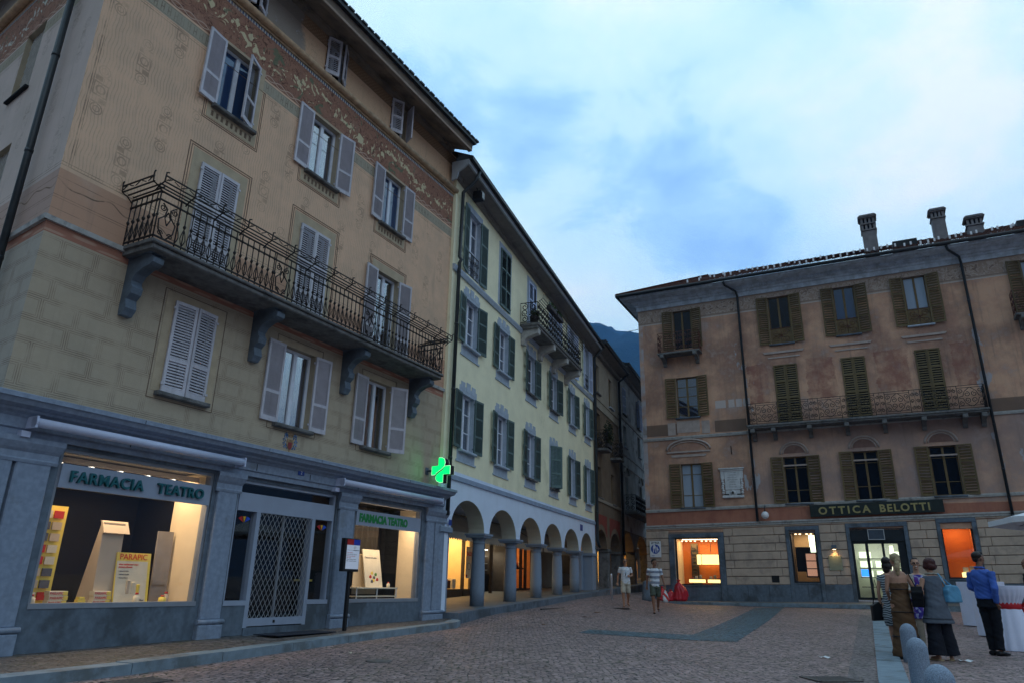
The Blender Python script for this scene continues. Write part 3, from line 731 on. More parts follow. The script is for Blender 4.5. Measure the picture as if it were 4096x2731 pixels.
# roll-down grille: diamond chain of wavy bars
b=MB(); px,pz=.108,.088; n=int(1.36/px)
for i in range(n+1):
    for s_ in (1,-1):
        pts=[]; z_=.36; j=0
        while z_<2.21:
            xx=i*px+(px/2 if (j%2) else 0)*s_; pts.append((min(1.35,max(.0,xx)),-.01,z_)); z_+=pz; j+=1
        b.tube(pts,.0062,4,cap=False)
b.box(-.01,-.03,.24,1.36,.03,.37,1); b.box(.60,-.036,.28,.65,-.028,.33,2)
b.build('roller_grille',[M('steel_wire',(.42,.45,.48),.35,.1,20,0,metal=.6),SB,BLACK],dr)
# awning cassettes
def cassette(u0,u1):
    b=MB(); b.tube([(u0,-.30,3.0),(u1,-.30,3.0)],.064,14); b.box(u0-.03,-.36,2.92,u0,-.1,3.08); b.box(u1,-.36,2.92,u1+.03,-.1,3.08)
    b.tube([(u0-.03,-.30,3.0),(u0,-.30,3.0)],.074,12); b.box(u0-.1,-.2,2.80,u0+.02,-.08,2.88); return b.build('awning_roller',M('awning_white',(.50,.56,.74),.4,.05,4,.02,40) if 'awning_white' not in bpy.data.materials else bpy.data.materials['awning_white'],PH)
cassette(-4.42,-.84); cassette(1.86,5.62)
# painted coat of arms and house number
CR=M('crest_blue',(.10,.22,.45),.9,.5,14,.1,40,dirt=((.45,.38,.3),16,.5,.8)); CR2=M('crest_gold',(.30,.20,.12),.9,.4,14,.1,40)
b=MB(); C0=(.52,3.60)
b.prism([(.44,3.68),(.60,3.68),(.61,3.56),(.52,3.43),(.43,3.56)],-.008,0,m=1); b.prism([(.47,3.72),(.57,3.72),(.60,3.78),(.52,3.83),(.44,3.78)],-.009,0,m=1)
for s_ in (-1,1):
    for k_ in range(5):
        a=-.9+k_*.55; cx,cz=.52+s_*(.14+.02*math.cos(a*3)),3.63+.14*math.sin(a); b.tube([(cx-s_*.05,-.004,cz-.03),(cx,-.004,cz+.035),(cx+s_*.035,-.004,cz),(cx+s_*.01,-.004,cz-.02)],.016,5,flat=.4)
b.prism([(.47,3.62),(.57,3.62),(.57,3.52),(.52,3.47),(.47,3.52)],-.012,-.008,m=2)
b.build('painted_crest',[CR,CR2,M('crest_red',(.25,.05,.05),.9)],PH)
def plate(parent,u,z,w,h,y,txt=None,col=(.02,.06,.28),sz=.1,nm='house_number'):
    b=MB(); b.bx(u,y-.012,z,u+w,y,z+h,.004); o=b.build(nm,bpy.data.materials.get('plate_blue') or M('plate_blue',col,.35,.08,9,.02,60),parent)
    if txt: text('lettering',txt,sz,[WPAINT],o,(u+w/2,y-.014,z+h/2-sz*.35),.001,0,1,1,'CENTER')
    return o
plate(PH,.70,3.00-.0,.17,.10,-.135,'2',sz=.09)
# upper logos on the side lights (three-coloured fan)
def fan(parent,u,z,y):
    b=MB()
    for k_,(a0,a1,dx) in enumerate(((150,95,-.02),(108,72,0),(85,30,.02))):
        pts=[(u+dx+.0,z-.05)]+[(u+dx*2+.11*math.cos(R(a0+(a1-a0)*t/5)),z-.03+.085*math.sin(R(a0+(a1-a0)*t/5))) for t in range(6)]
        b.prism(pts,y-.003*(k_+1),y,m=k_)
    return b.build('logo',[M('logo_red',(.5,.03,.03),.5),M('logo_yellow',(.7,.4,.03),.5),M('logo_blue',(.02,.08,.5),.5)],parent)
fan(dr,-.32,2.06,.045); fan(dr,1.72,2.06,.045); text('lettering',"Feelgood's",.085,[BLACK],dr,(1.49,.04,1.94),.001,.001,1,1)
# ================================================================ goods and rooms behind the pharmacy glass
CREAM=M('cream_panel',(.72,.60,.42),.7,.04,3,.02,40); BACKD=M('room_back',(.003,.003,.004),.8,.2,2,0); YEL=M('card_yellow',(.80,.62,.12),.6,.05,5,0); CARD=M('card_white',(.70,.64,.50),.6,.05,5,0)
REDT=M('print_red',(.55,.04,.03),.6,.1,9,0); GREYT=M('print_grey',(.12,.12,.14),.6,.1,9,0); KRAFT=M('display_cream',(.55,.45,.34),.7,.05,3,0); FLOORW=M('window_floor',(.35,.30,.24),.6,.1,5,0)
def room(parent,x0,x1,z0,z1,y0,y1,mats,name='display_room',rw=True,lw=True):
    b=MB(); b.box(x0,y1,z0,x1,y1+.03,z1,1); b.box(x0-.03,y0,z0,x0,y1,z1,0 if lw else 1); b.box(x1,y0,z0,x1+.03,y1,z1,0 if rw else 1); b.box(x0,y0,z1,x1,y1,z1+.03,1); b.box(x0,y0,z0-.04,x1,y1,z0,2)
    return b.build(name,mats,parent)
def lamp(parent,x0,x1,y,z,power,col=(1,.62,.30),name='lamp_strip',h=.1,d=(180,0,0)):
    b=MB(); b.box(x0,y-.02,z,x1,y+.02,z+.03); o=b.build(name,emis('lamp_warm',col,5) if 'lamp_warm' not in bpy.data.materials else bpy.data.materials['lamp_warm'],parent)
    l=bpy.data.lights.new('shop_light','AREA'); l.shape='RECTANGLE'; l.size=x1-x0; l.size_y=h; l.energy=power; l.color=col
    q=bpy.data.objects.new('shop_light',l); COL.objects.link(q); q.parent=o; q.location=((x0+x1)/2,y,z-.02)
    return o
room(PH,-3.84,-1.10,.61,2.77,.14,2.0,[BACKD,BACKD,FLOORW]); MB().box(-1.20,.14,.62,-1.16,.86,2.76).build('side_panel',CREAM,PH)
room(PH,2.66,5.26,.61,2.75,.14,1.1,[BACKD,BACKD,FLOORW]); MB().box(5.16,.14,.62,5.20,.62,2.74).build('side_panel',CREAM,PH)
room(PH,-.60,2.02,.10,2.75,.16,3.0,[BACKD,BACKD,FLOORW],name='shop_interior')
lamp(PH,-3.6,-1.3,.55,2.70,46,col=(1,.72,.44),h=.3); lamp(PH,2.8,5.0,.19,2.46,30,col=(1,.72,.44),h=.1)
b=MB(); b.box(-3.8,.30,2.62,-1.2,.34,2.70); b.box(-3.8,.9,2.60,-1.9,.94,2.64); b.build('ceiling_track',KRAFT,PH)
def pw(u,v,z=0): return tuple(fw(PHF,u,v,z))
PA=PHF[1]
def pharm(name,b,mats,label,cat,u,v,z,group=None,rz=0):
    o=b.build(name,mats,None,pw(u,v,z),PA+rz); return tag(o,label,cat,group)
# posters and boards
def poster(u,v,z,w,h,lean=.12):
    b=MB(); b.prism([(0,0),(.02,0),(.02+lean,h),(lean,h)],0,w,'x',0); 
    return b
root=empty('advertising_poster',pw(-2.33,.42,.64),PA,'yellow edged insect bite poster standing in the large lit pharmacy window','poster')
b=MB(); b.prism([(0,0),(.02,0),(.12,.76),(.10,.76)],0,.60,'x'); b.build('board',YEL,root)
b=MB(); b.prism([(-.004,.01),(-.001,.01),(.082,.63),(.079,.63)],.01,.55,'x'); b.build('print',CARD,root)
t_=Matrix.Rotation(R(-7.5),4,'X')
for s_,sz,zz,mt in (('PARAPIC',.125,.655,REDT),('aiuta rapidamente dopo',.035,.57,REDT),("punture d'insetti",.035,.53,REDT),('\u2022 calma il prurito',.026,.47,GREYT),('\u2022 rinfresca la pelle',.026,.42,GREYT),('\u2022 senza profumo',.026,.37,GREYT),('BioMed',.04,.03,GREYT)):
    link('lettering',text_mesh('lettering',s_,sz,mt,.001,.001,1,1),root,(.04 if s_!='BioMed' else .40,.1316*zz-.012,zz),rot=(R(-7.5),0,0))
for k_ in range(3):
    b=MB(); b.bx(.20+.09*k_,.005,.14,.25+.09*k_,.035,.34-.03*k_,.005); b.build('printed_tube',(KRAFT,CARD,YEL)[k_],root)
def carton():
    b=MB(); b.bx(0,0,0,.27,.12,.062,.004); return b
for (u,v,n) in ((-3.32,.42,3),(-2.66,.40,3)):
    for i in range(n):
        root=empty('product_box',pw(u+.012*(i%2),v,.63+.064*i),PA,('lowest','middle','topmost')[i]+(' medicine box in the stack at the left end of the large pharmacy window' if u<-3 else ' medicine box in the stack beside the standing poster'),'box','medicine boxes stacked in the large window')
        inst('carton',1,carton,CARD if u<-3 else YEL,root); inst('carton_end',1,lambda:MB().box(.20,-.003,.004,.268,-.0005,.058),YEL,root)
        link('lettering',CACHE.setdefault('prp',text_mesh('lettering','PARAPIC',.052,REDT,.001,.001)),root,(.01,-.002,.012))
for i in range(3):
    b=MB(); b.bx(0,0,0,.15-.03*i,.08,.035,.004)
    pharm('product_box',b,YEL,('bottom','middle','top')[i]+' small yellow box of the little pile at the centre of the large pharmacy window','box',-2.93+.012*i,.36,.63+.037*i,'little yellow boxes')
b=MB(); b.prism([(0,0),(.42,0),(.12,1.22),(.06,1.22)],0,.36,'x'); b.prism([(-.01,1.06),(.03,1.06),(.13,1.25),(.09,1.25)],-.02,.42,'x')
pharm('display_stand',b,KRAFT,'tall cream wedge shaped display stand in the large pharmacy window','display stand',-2.62,.5,.62)
b=MB(); b.prism([(0,0),(.03,0),(.08,1.16),(.05,1.16)],0,.30,'x'); b.box(-.005,-.02,.3,.25,.02,.36)
pharm('advertising_board',b,M('panel_grey',(.30,.28,.27),.5,.1,4,0),'grey upright board beside the poster in the large pharmacy window','board',-1.55,.62,.62)
root=empty('leaflet_rack',pw(-3.55,.72,.63),PA,'leaflet rack with rows of cards at the left edge of the large pharmacy window','rack')
b=MB(); b.box(0,0,0,.42,.03,1.4); b.build('back_board',YEL,root)
for r_ in range(8):
    for c_ in range(2):
        b=MB(); b.box(.05+.17*c_,-.03,.06+.165*r_,.19+.17*c_,-.01,.17+.165*r_); b.build('card',(CARD,GREYT,REDT,KRAFT)[(r_*3+c_*2+r_//2)%4],root)
root=empty('display_poster',pw(3.70,.36,.90),PA,'slanted white poster lit from above on the low table of the small pharmacy window','poster')
b=MB(); b.prism([(0,0),(.02,0),(.20,.84),(.18,.84)],0,.62,'x'); b.build('board',CARD,root)
link('lettering',text_mesh('lettering',"L'autunno \u00e8 in pista",.055,GREYT,.001,.001),root,(.05,.135,.64),rot=(R(-12),0,0))
for k_,(xx,zz,c_) in enumerate(((.20,.22,0),(.27,.30,1),(.33,.20,2),(.40,.27,3),(.30,.14,1),(.44,.16,0),(.24,.12,2))):
    b=MB(); b.sph((xx,.214*zz,zz),(.05,.006,.055),8); b.build('printed_figure',(REDT,YEL,GREYT,M('print_green',(.1,.25,.05),.6) if 'print_green' not in bpy.data.materials else bpy.data.materials['print_green'])[c_],root)
b=MB(); b.box(0,0,0,.85,.02,.88); pharm('advertising_board',b,CREAM,'plain cream board standing behind the slanted poster in the small pharmacy window','board',3.55,.62,.75)
root=empty('display_table',pw(3.22,.22,.64),PA,'low white table carrying the slanted poster in the small pharmacy window','table')
b=MB(); b.box(0,0,.235,1.5,.42,.265); b.build('table_top',CARD,root); b=MB(); b.box(0,0,.06,1.5,.42,.085); b.build('shelf',CARD,root)
for xx in (0.02,.74,1.46):
    b=MB(); b.box(xx,0.01,0,xx+.02,.03,.235); b.build('leg',WPAINT,root)
def drape(): 
    b=MB(); n=40
    for i in range(n+1): 
        x_=1.75*i/n; y_=.03*math.sin(i*1.4); b.v+=[(x_,y_,0),(x_,y_,2.05)]
    for i in range(n): b.face((2*i,2*i+2,2*i+3,2*i+1),0,True)
    return b
drape().build('drapery',M('curtain_dark',(.025,.022,.02),.9,.1,3,0),PH,(2.7,.72,.64))
root=empty('walking_frame',pw(1.62,.45,.68),PA,'dark wheeled walking frame in the narrow window right of the pharmacy door','walker')
b=MB(); b.lathe([(.10,-.02),(.12,0),(.10,.02)],14); b.warp(lambda x,y,z:(x+.16,z,y+.12)); b.build('wheel',BLACK,root)
b=MB(); b.tube([(.16,0,.12),(.02,0,.62)],.014,6); b.tube([(.02,0,.62),(.12,.02,.70),(.26,0,.72)],.018,6); b.tube([(.16,0,.12),(.28,0,.6)],.014,6); b.build('frame',BLACK,root)
b=MB(); b.box(.0,-.1,.33,.32,.1,.37); b.build('seat',YEL,root)
# ================================================================ YELLOW ARCADE HOUSE
YE=empty('arcade_building',*YEF,label='pale yellow house with green shutters above a white arcade of round arches',cat='building')
YW=M('plaster_yellow',(.85,.81,.58),.9,.06,1.5,.12,50,streak=.08,dirt=((.5,.48,.3),.7,.55,.5)); WW=M('plaster_white',(.66,.76,.92),.9,.05,1.5,.12,50,streak=.10)
PG=M('painted_grey_stone',(.37,.44,.53),.85,.10,4,.1,60); PGB=M('band_bluegrey',(.30,.38,.52),.8,.1,3,.1,60)
UC=[.76,3.48,6.37,9.20,11.93,14.57]; WHF=[.47,.46,.43,.43,.40,.40]
YX0,YX1=-.70,15.75; top=12.62
h3=[(c-w,c+w,4.58,6.20,.2) for c,w in zip(UC,WHF)]; h2=[(c-w,c+w,7.66,9.13,.2) for c,w in zip(UC,WHF)]
h1=[(UC[0]-.47,UC[0]+.47,9.92,12.08,.2),(UC[1]-.46,UC[1]+.46,9.92,12.06,.2)]+[(c-w,c+w,9.92,12.02,.2) for c,w in list(zip(UC,WHF))[2:]]
b=wallgrid(MB(),YX0,YX1,3.92,top+.2,h3+h2+h1,mr=1); b.poly([(YX0,0,3.92),(YX0,0,top+.2),(YX0,1.2,top+.2),(YX0,1.2,3.92)]); b.build('wall',[YW,PG],YE)
AR=[(1.14,1.16),(3.86,1.16),(6.53,1.14),(9.15,1.13),(11.72,1.09),(14.17,1.02)]
def arches(b,AR,x0,x1,zs,rise,ztop,t,n=20,m=0,mi=1,back=True):
    edges=[x0]
    for i in range(len(AR)-1): edges.append((AR[i][0]+AR[i][1]+AR[i+1][0]-AR[i+1][1])/2)
    edges.append(x1)
    for i,(c,w) in enumerate(AR):
        a,e=edges[i],edges[i+1]; rs=rise[i] if isinstance(rise,list) else rise; zz=zs[i] if isinstance(zs,list) else zs
        P=[(c-w*math.cos(math.pi*k/n),zz+rs*math.sin(math.pi*k/n)) for k in range(n+1)]
        for y,fl in ((0,False),(t,True)):
            if fl and not back: continue
            b.poly([(a,y,zz),(P[0][0],y,zz),(P[0][0],y,ztop),(a,y,ztop)],m); b.poly([(P[-1][0],y,zz),(e,y,zz),(e,y,ztop),(P[-1][0],y,ztop)],m)
            for k in range(n): b.poly([(P[k][0],y,P[k][1]),(P[k+1][0],y,P[k+1][1]),(P[k+1][0],y,ztop),(P[k][0],y,ztop)],m)
        for k in range(n): b.poly([(P[k][0],0,P[k][1]),(P[k][0],t,P[k][1]),(P[k+1][0],t,P[k+1][1]),(P[k+1][0],0,P[k+1][1])],mi,True)
        for xa,xb in ((a,P[0][0]),(P[-1][0],e)): b.poly([(xa,0,zz),(xb,0,zz),(xb,t,zz),(xa,t,zz)],m)
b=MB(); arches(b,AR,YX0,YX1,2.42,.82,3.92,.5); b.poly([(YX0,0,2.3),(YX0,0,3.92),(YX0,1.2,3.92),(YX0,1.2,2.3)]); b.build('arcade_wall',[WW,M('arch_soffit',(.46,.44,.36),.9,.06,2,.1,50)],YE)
b=MB(); molding(b,[(0,3.68),(-.05,3.68),(-.06,3.80),(0,3.82)],YX0,YX1,slope=.003); b.build('string_course',PGB,YE)
b=MB(); molding(b,[(0,9.62),(-.05,9.62),(-.09,9.74),(-.09,9.78),(0,9.80)],YX0,YX1); b.build('string_course',PG,YE)
b=MB(); b.box(YX0,3.0,.0,YX1,3.1,4.2); b.build('ceiling',DARK,YE) if False else None
b=MB(); b.box(YX0,.5,3.42,YX1+8,4.4,3.5); b.build('arcade_ceiling',WW,YE)
def column(r=.20,h=2.03):
    b=MB(); b.lathe([(r*1.0,0),(r*1.02,.5),(r*.95,1.2),(r*.86,h-.20),(r*.86,h-.17),(r*.93,h-.165),(r*.93,h-.13),(r*.86,h-.125),(r*.88,h-.07),(r*1.12,h),],22)
    s=r*1.42; b.prism([(-s,-s),(s,-s),(s,s),(-s,s)],h-.001,h+.055,'z'); b.prism([(-s*1.12,-s*1.12),(s*1.12,-s*1.12),(s*1.12,s*1.12),(-s*1.12,s*1.12)],h+.055,h+.11,'z'); return b
cols=[(AR[i][0]+AR[i][1]+AR[i+1][0]-AR[i+1][1])/2 for i in range(5)]
for u in cols: 
    hh=2.42-.11-plat(u); 
    column(.205,hh).build('column',GRAN3,YE,(u,.25,plat(u)))
b=MB(); b.bx(15.2,.0,plat(15.4),15.74,.5,2.31,.02); b.bx(15.12,-.05,2.31,15.82,.55,2.42,.01); b.bx(14.95,.45,plat(15.4),15.25,1.0,2.36,.02); b.build('pier',GRAN3,YE)
b=MB(); b.bx(YX0,.0,plat(0),-.14,.5,2.31,.02); b.build('pier',WW,YE); b=MB(); b.bx(YX0,-.06,2.27,.0,.5,2.42,.02); b.bx(-.14,.02,plat(0),-.02,.48,2.27,.01); b.build('pier_capital',GRAN3,YE)
plate(YE,-.28,2.46,.17,.15,-.062); plate(YE,13.05,3.28,.40,.26,-.005)
# arcade back wall with shop fronts
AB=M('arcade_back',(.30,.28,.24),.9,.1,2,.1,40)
sh=[(5.3,8.18,.45,2.95),(8.6,12.0,.55,2.95),(12.3,16.0,.65,2.95),(18.3,22.6,.9,2.95)]
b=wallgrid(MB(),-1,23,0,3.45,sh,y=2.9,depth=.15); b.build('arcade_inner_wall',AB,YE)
AWN=M('awning_beige',(.72,.66,.54),.9,.05,3,.05,30)
for a,c in ((2.7,5.35),(5.45,8.15),(8.3,12.4),(12.6,17)):
    b=MB(); zz=.03*max(0,(a-9)/5); n=int((c-a)/.17)
    b.poly([(a,2.88,3.36+zz),(c,2.88,3.36+zz),(c,1.5,2.58+zz),(a,1.5,2.58+zz)],0); b.poly([(a,2.87,3.34+zz),(a,1.49,2.56+zz),(c,1.49,2.56+zz),(c,2.87,3.34+zz)],0)
    for i in range(n):
        x0=a+(c-a)*i/n; x1=a+(c-a)*(i+1)/n; b.poly([(x0,1.49,2.58+zz),(x0,1.49,2.38+zz),((x0+x1)/2,1.49,2.31+zz),(x1,1.49,2.38+zz),(x1,1.49,2.58+zz)])
    b.build('shop_awning',AWN,YE)
WARMW=M('room_warm',(.75,.58,.30),.8,.05,2,0); DKW=M('shopfront_dark',(.05,.04,.035),.5,.2,6,.03,50)
def arcshop(x0,x1,z0,z1,mats,power,col=(1,.66,.30),d=2.2,kick=.35):
    b=MB(); b.box(x0,2.95+d,z0,x1,3.0+d,z1,1); b.box(x1,2.95,z0,x1+.04,2.95+d,z1,0); b.box(x0-.04,2.95,z0,x0,2.95+d,z1,0); b.box(x0,2.95,z1,x1,2.95+d,z1+.04,2); b.box(x0,2.95,z0-.04,x1,2.95+d,z0,2)
    r=b.build('shop_room',mats,YE)
    if power: lamp(YE,x0+.3,x1-.3,2.95+d*.5,z1-.08,power,col,h=.4)
    b=MB()
    b.box(x0,2.92,z0,x1,3.0,z0+kick); b.box(x0,2.94,z1-.12,x1,3.0,z1); b.box(x0,2.9,z0,x0+.07,3.02,z1); b.box(x1-.07,2.9,z0,x1,3.02,z1)
    return r,b
r,b=arcshop(5.3,8.18,.45,2.95,[WARMW,WARMW,FLOORW],60,d=1.5,kick=.37); b.box(7.40,2.9,.45,7.47,3.02,2.95); b.build('shop_window_frame',DKW,YE)
r,b=arcshop(8.6,12.0,.55,2.95,[DKW,BACKD,FLOORW],40,(1,.75,.42),2.6,.1)
for xx in (9.3,10.15,11.9): b.box(xx,2.9,.55,xx+.08,3.02,2.95)
b.build('shop_window_frame',DKW,YE)
r,b=arcshop(12.3,16.0,.65,2.95,[M('room_orange',(.55,.24,.09),.8),M('room_orange2',(.40,.17,.07),.8),FLOORW],26,(1,.55,.22),2.4,.2)
for xx in (12.95,13.7,14.3,15.2): b.box(xx,2.9,.65,xx+.09,3.02,2.95)
b.build('shop_window_frame',DKW,YE)
r,b=arcshop(18.3,22.6,.9,2.95,[DKW,BACKD,FLOORW],5,(1,.85,.6),2.0,.7); b.build('shop_window_frame',DKW,YE)
# posters and goods in the arcade windows
def yw(u,v,z=0): return tuple(fw(YEF,u,v,z))
YA=YEF[1]
def ything(name,b,mats,label,cat,u,v,z,group=None): return tag(b.build(name,mats,None,yw(u,v,z),YA),label,cat,group)
root=empty('sale_poster',yw(7.52,2.88,1.2),YA,'white poster with red sale lettering hung beside the first lit arcade window','poster')
MB().box(0,-.01,0,.52,.0,1.12).build('sheet',CARD,root); MB().box(.0,-.014,.74,.52,-.010,1.10).build('top_panel',CARD,root); text('lettering','SALDI',.19,[REDT],root,(.03,-.017,.80),.001,.004)
MB().box(0,-.014,.05,.14,-.010,.12).build('red_patch',REDT,root); b=MB(); b.tube([(.26+.16*math.cos(a/3),-.014,.42+.12*math.sin(a/3)) for a in range(20)],.008,4); b.build('drawn_loop',GREYT,root)
for i,(xx,ww,hh,mt,lb) in enumerate(((5.95,.9,.28,'box_brown','long brown wicker tray of sweets on the sill of the first lit arcade window'),(7.0,.30,.34,'card','small white price card leaning in the first lit arcade window'),)):
    b=MB(); b.bx(0,0,0,ww,.3,hh,.02)
    if i==0:
        for k_ in range(7): b.sph((.08+.125*k_,.15,hh),(.07,.1,.06),8)
    ything('display_basket' if i==0 else 'price_card',b,M('wicker',(.12,.05,.02),.8,.3,20) if i==0 else CARD,lb,'basket' if i==0 else 'card',xx,3.15,.83)
FOOD=[M('goods_red',(.55,.10,.06),.5,.2,20,0),M('goods_cream',(.75,.62,.38),.5,.2,20,0),M('goods_green',(.25,.38,.08),.5,.2,20,0)]
root=empty('deli_counter',yw(10.35,3.7,.66),YA,'lit glass deli cabinet with shelves of food seen between the first two arcade columns','cabinet')
b=MB(); b.box(0,0,0,1.5,.7,.75); b.build('cabinet_base',BACKD,root); b=MB(); b.box(0,.6,.75,1.5,.64,1.75); b.build('back_panel',M('cabinet_back',(.35,.36,.28),.5,.1,4,0),root)
for k_,zz in enumerate((.92,1.18,1.48)):
    b=MB(); b.box(0,.1,zz-.02,1.5,.6,zz); b.build('shelf',ALU,root)
    for j in range(8):
        b=MB(); b.sph((.12+.18*j,.35,zz+.045),(.07,.1,.05+.03*rnd.random()),8); b.build('food_item',FOOD[(j*2+k_)%3],root)
b=MB(); b.box(0,.1,1.72,1.5,.16,1.75); b.build('tube_lamp',emis('lamp_cool',(1,.95,.75),6),root)
l=bpy.data.lights.new('counter_light','AREA'); l.energy=22; l.size=1.4; l.color=(1,.93,.7); q=bpy.data.objects.new('counter_light',l); COL.objects.link(q); q.parent=root; q.location=(.75,.25,1.68)
for i in range(5):
    b=MB(); b.lathe([(.05,0),(.06,.02),(.05,.16),(.02,.2),(.02,.26)],8)
    ything('bottle',b,FOOD[i%3],('first','second','third','fourth','fifth')[i]+' bottle from the left on the ledge of the orange lit shop behind the arcade','bottle',13.9+.2*i,3.4,1.75,'bottles in the orange shop')
MB().box(13.8,3.25,1.68,15.0,3.6,1.74).build('window_ledge',DKW,YE)
# windows of the yellow house
GS=(PG,.15,.22,.30)
for i,(c,w) in enumerate(zip(UC,WHF)):
    st=[dict(left=172,right=174),dict(left=170,right=176),dict(left=174,right=172),dict(left=35,right=35),dict(left=172,right=172),dict(left=174,right=174)][i]
    window(YE,c-w,4.58,6.20,2*w,SHUTG,WFRAME,(GLASSU if i<3 else PANE),sill=PG,srd=GS,curtain=i<3,mids=(.33,.66),bars=(.35,.68),lw=.50,**st)
    st=[dict(left=172,right=172),dict(left=176,right=176),dict(left=170,right=172),dict(left=174,right=172),dict(left=172,right=174),dict(left=174,right=174)][i]
    window(YE,c-w,7.66,9.13,2*w,SHUTG,WFRAME,(GLASSU if i<2 else PANE),sill=PG,srd=GS,curtain=i<2,mids=(.33,.66),bars=(.35,.68),lw=.50,**st)
    if i==0: st=dict(left=168,right=174)
    elif i==1: st=dict(left=1,right=2)
    elif i==2: st=dict(left=3,right=2)
    else: st=dict(left=170,right=174)
    z1=(12.08,12.06,12.02,12.02,12.02,12.02)[i]
    f=window(YE,c-w,9.92,z1,2*w,SHUTB if i==2 else SHUTG,WFRAME,(GLASSU if i==0 else PANE),srd=(PG,.15,.20,.0),curtain=i==0,mids=(.33,.66),bars=(.45,.72),lw=.48,**st)
    if i in (0,4,5):
        q=MB(); q.box(0,.02,.78,2*w,.04,.80); q.box(0,.02,.04,2*w,.04,.06)
        for k_ in range(5): x_=2*w*(k_+.5)/5; q.tube(scroll(x_,.55,.10,1.4,0,1,12,.03),.009,4); q.tube(scroll(x_,.25,.10,1.4,math.pi,-1,12,.03),.009,4); q.tube([(x_-.09,.03,.04),(x_+.09,.03,.78)],.007,4)
        q.build('window_railing',IRON,f)
# stepped keystone blocks over the lower two rows
for c,w in zip(UC,WHF):
    b=MB()
    for zz in (6.20,9.13):
        for k_ in (-1,0,1): b.box(c+k_*.38-.14,-.010 if k_ else -.013,zz+.10,c+k_*.38+.14,.001,zz+(.36 if k_ else .40)-.02)
    for zz in (4.58,7.66): b.box(c-w-.22,-.03,zz-.36,c+w+.22,.0,zz-.31)
    b.islands('window_dressing',PG,YE)
# eave: soffit, dentils, cornice, roof
zE0,zE1=13.0,12.45
def ze(x): return zE0+(zE1-zE0)*(x-YX0)/(YX1-YX0)
SOFG=M('soffit_grey',(.20,.19,.18),.9,.15,2,.1,40,dirt=((.08,.08,.08),2,.5,.5)); EDG=M('cornice_edge',(.34,.38,.42),.7,.1,4,.1,50)
b=MB(); L=fgrid(YX0-.35,YX1,14)
prof=[(0,-.42),(-.10,-.42),(-.12,-.30),(-.50,-.17),(-.50,-.13),(0,-.05)]
for x_ in L: b.v+=[(x_,y_,ze(x_)+z_) for y_,z_ in prof]
n=len(prof)
for i in range(len(L)-1):
    for k_ in range(n): b.face((i*n+k_,i*n+(k_+1)%n,(i+1)*n+(k_+1)%n,(i+1)*n+k_))
b.face(range(n)[::-1]); b.build('eave',SOFG,YE)
b=MB(); x_=YX0+.2
while x_<YX1: b.box(x_,-.155,ze(x_)-.40,x_+.05,-.10,ze(x_)-.30); x_+=.115
b.build('dentil_course',SOFG,YE)
b=MB()
for a,c in zip(L,L[1:]): b.prism([(a,ze(a)-.20),(c,ze(c)-.20),(c,ze(c)-.06),(a,ze(a)-.06)],-.56,-.50,'y')
b.build('cornice_edge',EDG,YE)
b=MB()
for a,c in zip(L,L[1:]): b.prism([(a,ze(a)-.06),(c,ze(c)-.06),(c,ze(c)+.06),(a,ze(a)+.06)],-.68,-.55,'y'); b.poly([(a,-.68,ze(a)+.06),(c,-.68,ze(c)+.06),(c,4.5,ze(c)+2.4),(a,4.5,ze(a)+2.4)])
b.build('roof',ZINC,YE)
# the return at the pharmacy end
b=MB(); b.prism([(0,12.35),(-.16,12.40),(-.22,12.62),(-.40,12.72),(-.55,12.86),(-.55,12.98),(0,12.98)],YX0-.36,YX0-.30,'x'); b.build('eave_end',EDG,YE)
gutter_pipe(YE,[(-.40,-.62,12.92),(-.42,-.50,12.6),(-.46,-.12,12.25),(-.46,-.10,10.1),(-.46,-.16,10.0),(-.46,-.10,9.9),(-.46,-.10,2.7)],.055)
gutter_pipe(YE,[(15.62,-.62,12.35),(15.66,-.14,11.9),(15.70,-.12,3.0),(15.80,-.2,2.7)],.075)
# floodlight under the eave
root=empty('floodlight',yw(.15,-.35,12.42),YA,'black floodlight hung under the eave at the near end of the yellow house','lamp')
b=MB(); b.prism([(-.16,-.14),(.16,-.14),(.13,.14),(-.13,.14)],-.1,.12,'x'); b.build('housing',BLACK,root); b=MB(); b.box(-.08,-.17,-.11,.10,-.155,.11); b.build('front_glass',PANE,root); b=MB(); b.tube([(0,.0,.14),(0,.1,.42)],.02,6); b.build('bracket',BLACK,root)
# balcony of the yellow house
b=MB(); b.bx(5.05,-.72,9.86,11.1,0,9.96,.02); b.bx(5.08,-.68,9.76,11.07,0,9.86,.02); bl=b.build('balcony',DSTONE,YE)
def scroll_panel(w,H):
    b=MB(); 
    for z_ in (.05,H): b.box(0,-.01,z_-.012,w,.01,z_+.012)
    for x_ in (0,w): b.tube([(x_,0,0),(x_,0,H)],.012,4)
    c=w/2
    for s_ in (-1,1):
        for zz,a0 in ((.18,math.pi/2),(.42,-math.pi/2),(.64,math.pi/2)): b.tube(scroll(c+s_*w*.24,zz*H/.8,w*.2,1.3,a0,s_,12),.016,4)
    b.tube([(c,0,.05),(c,0,H)],.008,4); return b
def rails(parent,u0,u1,yo,z,H,pw_=.5,side=True,mat=IRON,name='railing'):
    n=max(1,round((u1-u0)/pw_)); w=(u1-u0)/n; b=MB()
    for i in range(n): b.add(scroll_panel(w,H),Matrix.Translation((u0+i*w,yo,z)))
    b.build(name,mat,parent)
    if side:
        m_=max(1,round(-yo/pw_)); ws=-yo/m_
        for u in (u0,u1):
            b=MB()
            for i in range(m_): b.add(scroll_panel(ws,H),Matrix.Translation((u,-i*ws,z))@Matrix.Rotation(R(-90),4,'Z'))
            b.build(name,mat,parent)
rails(bl,5.10,11.05,-.66,9.96,.80,.5)
b=MB()
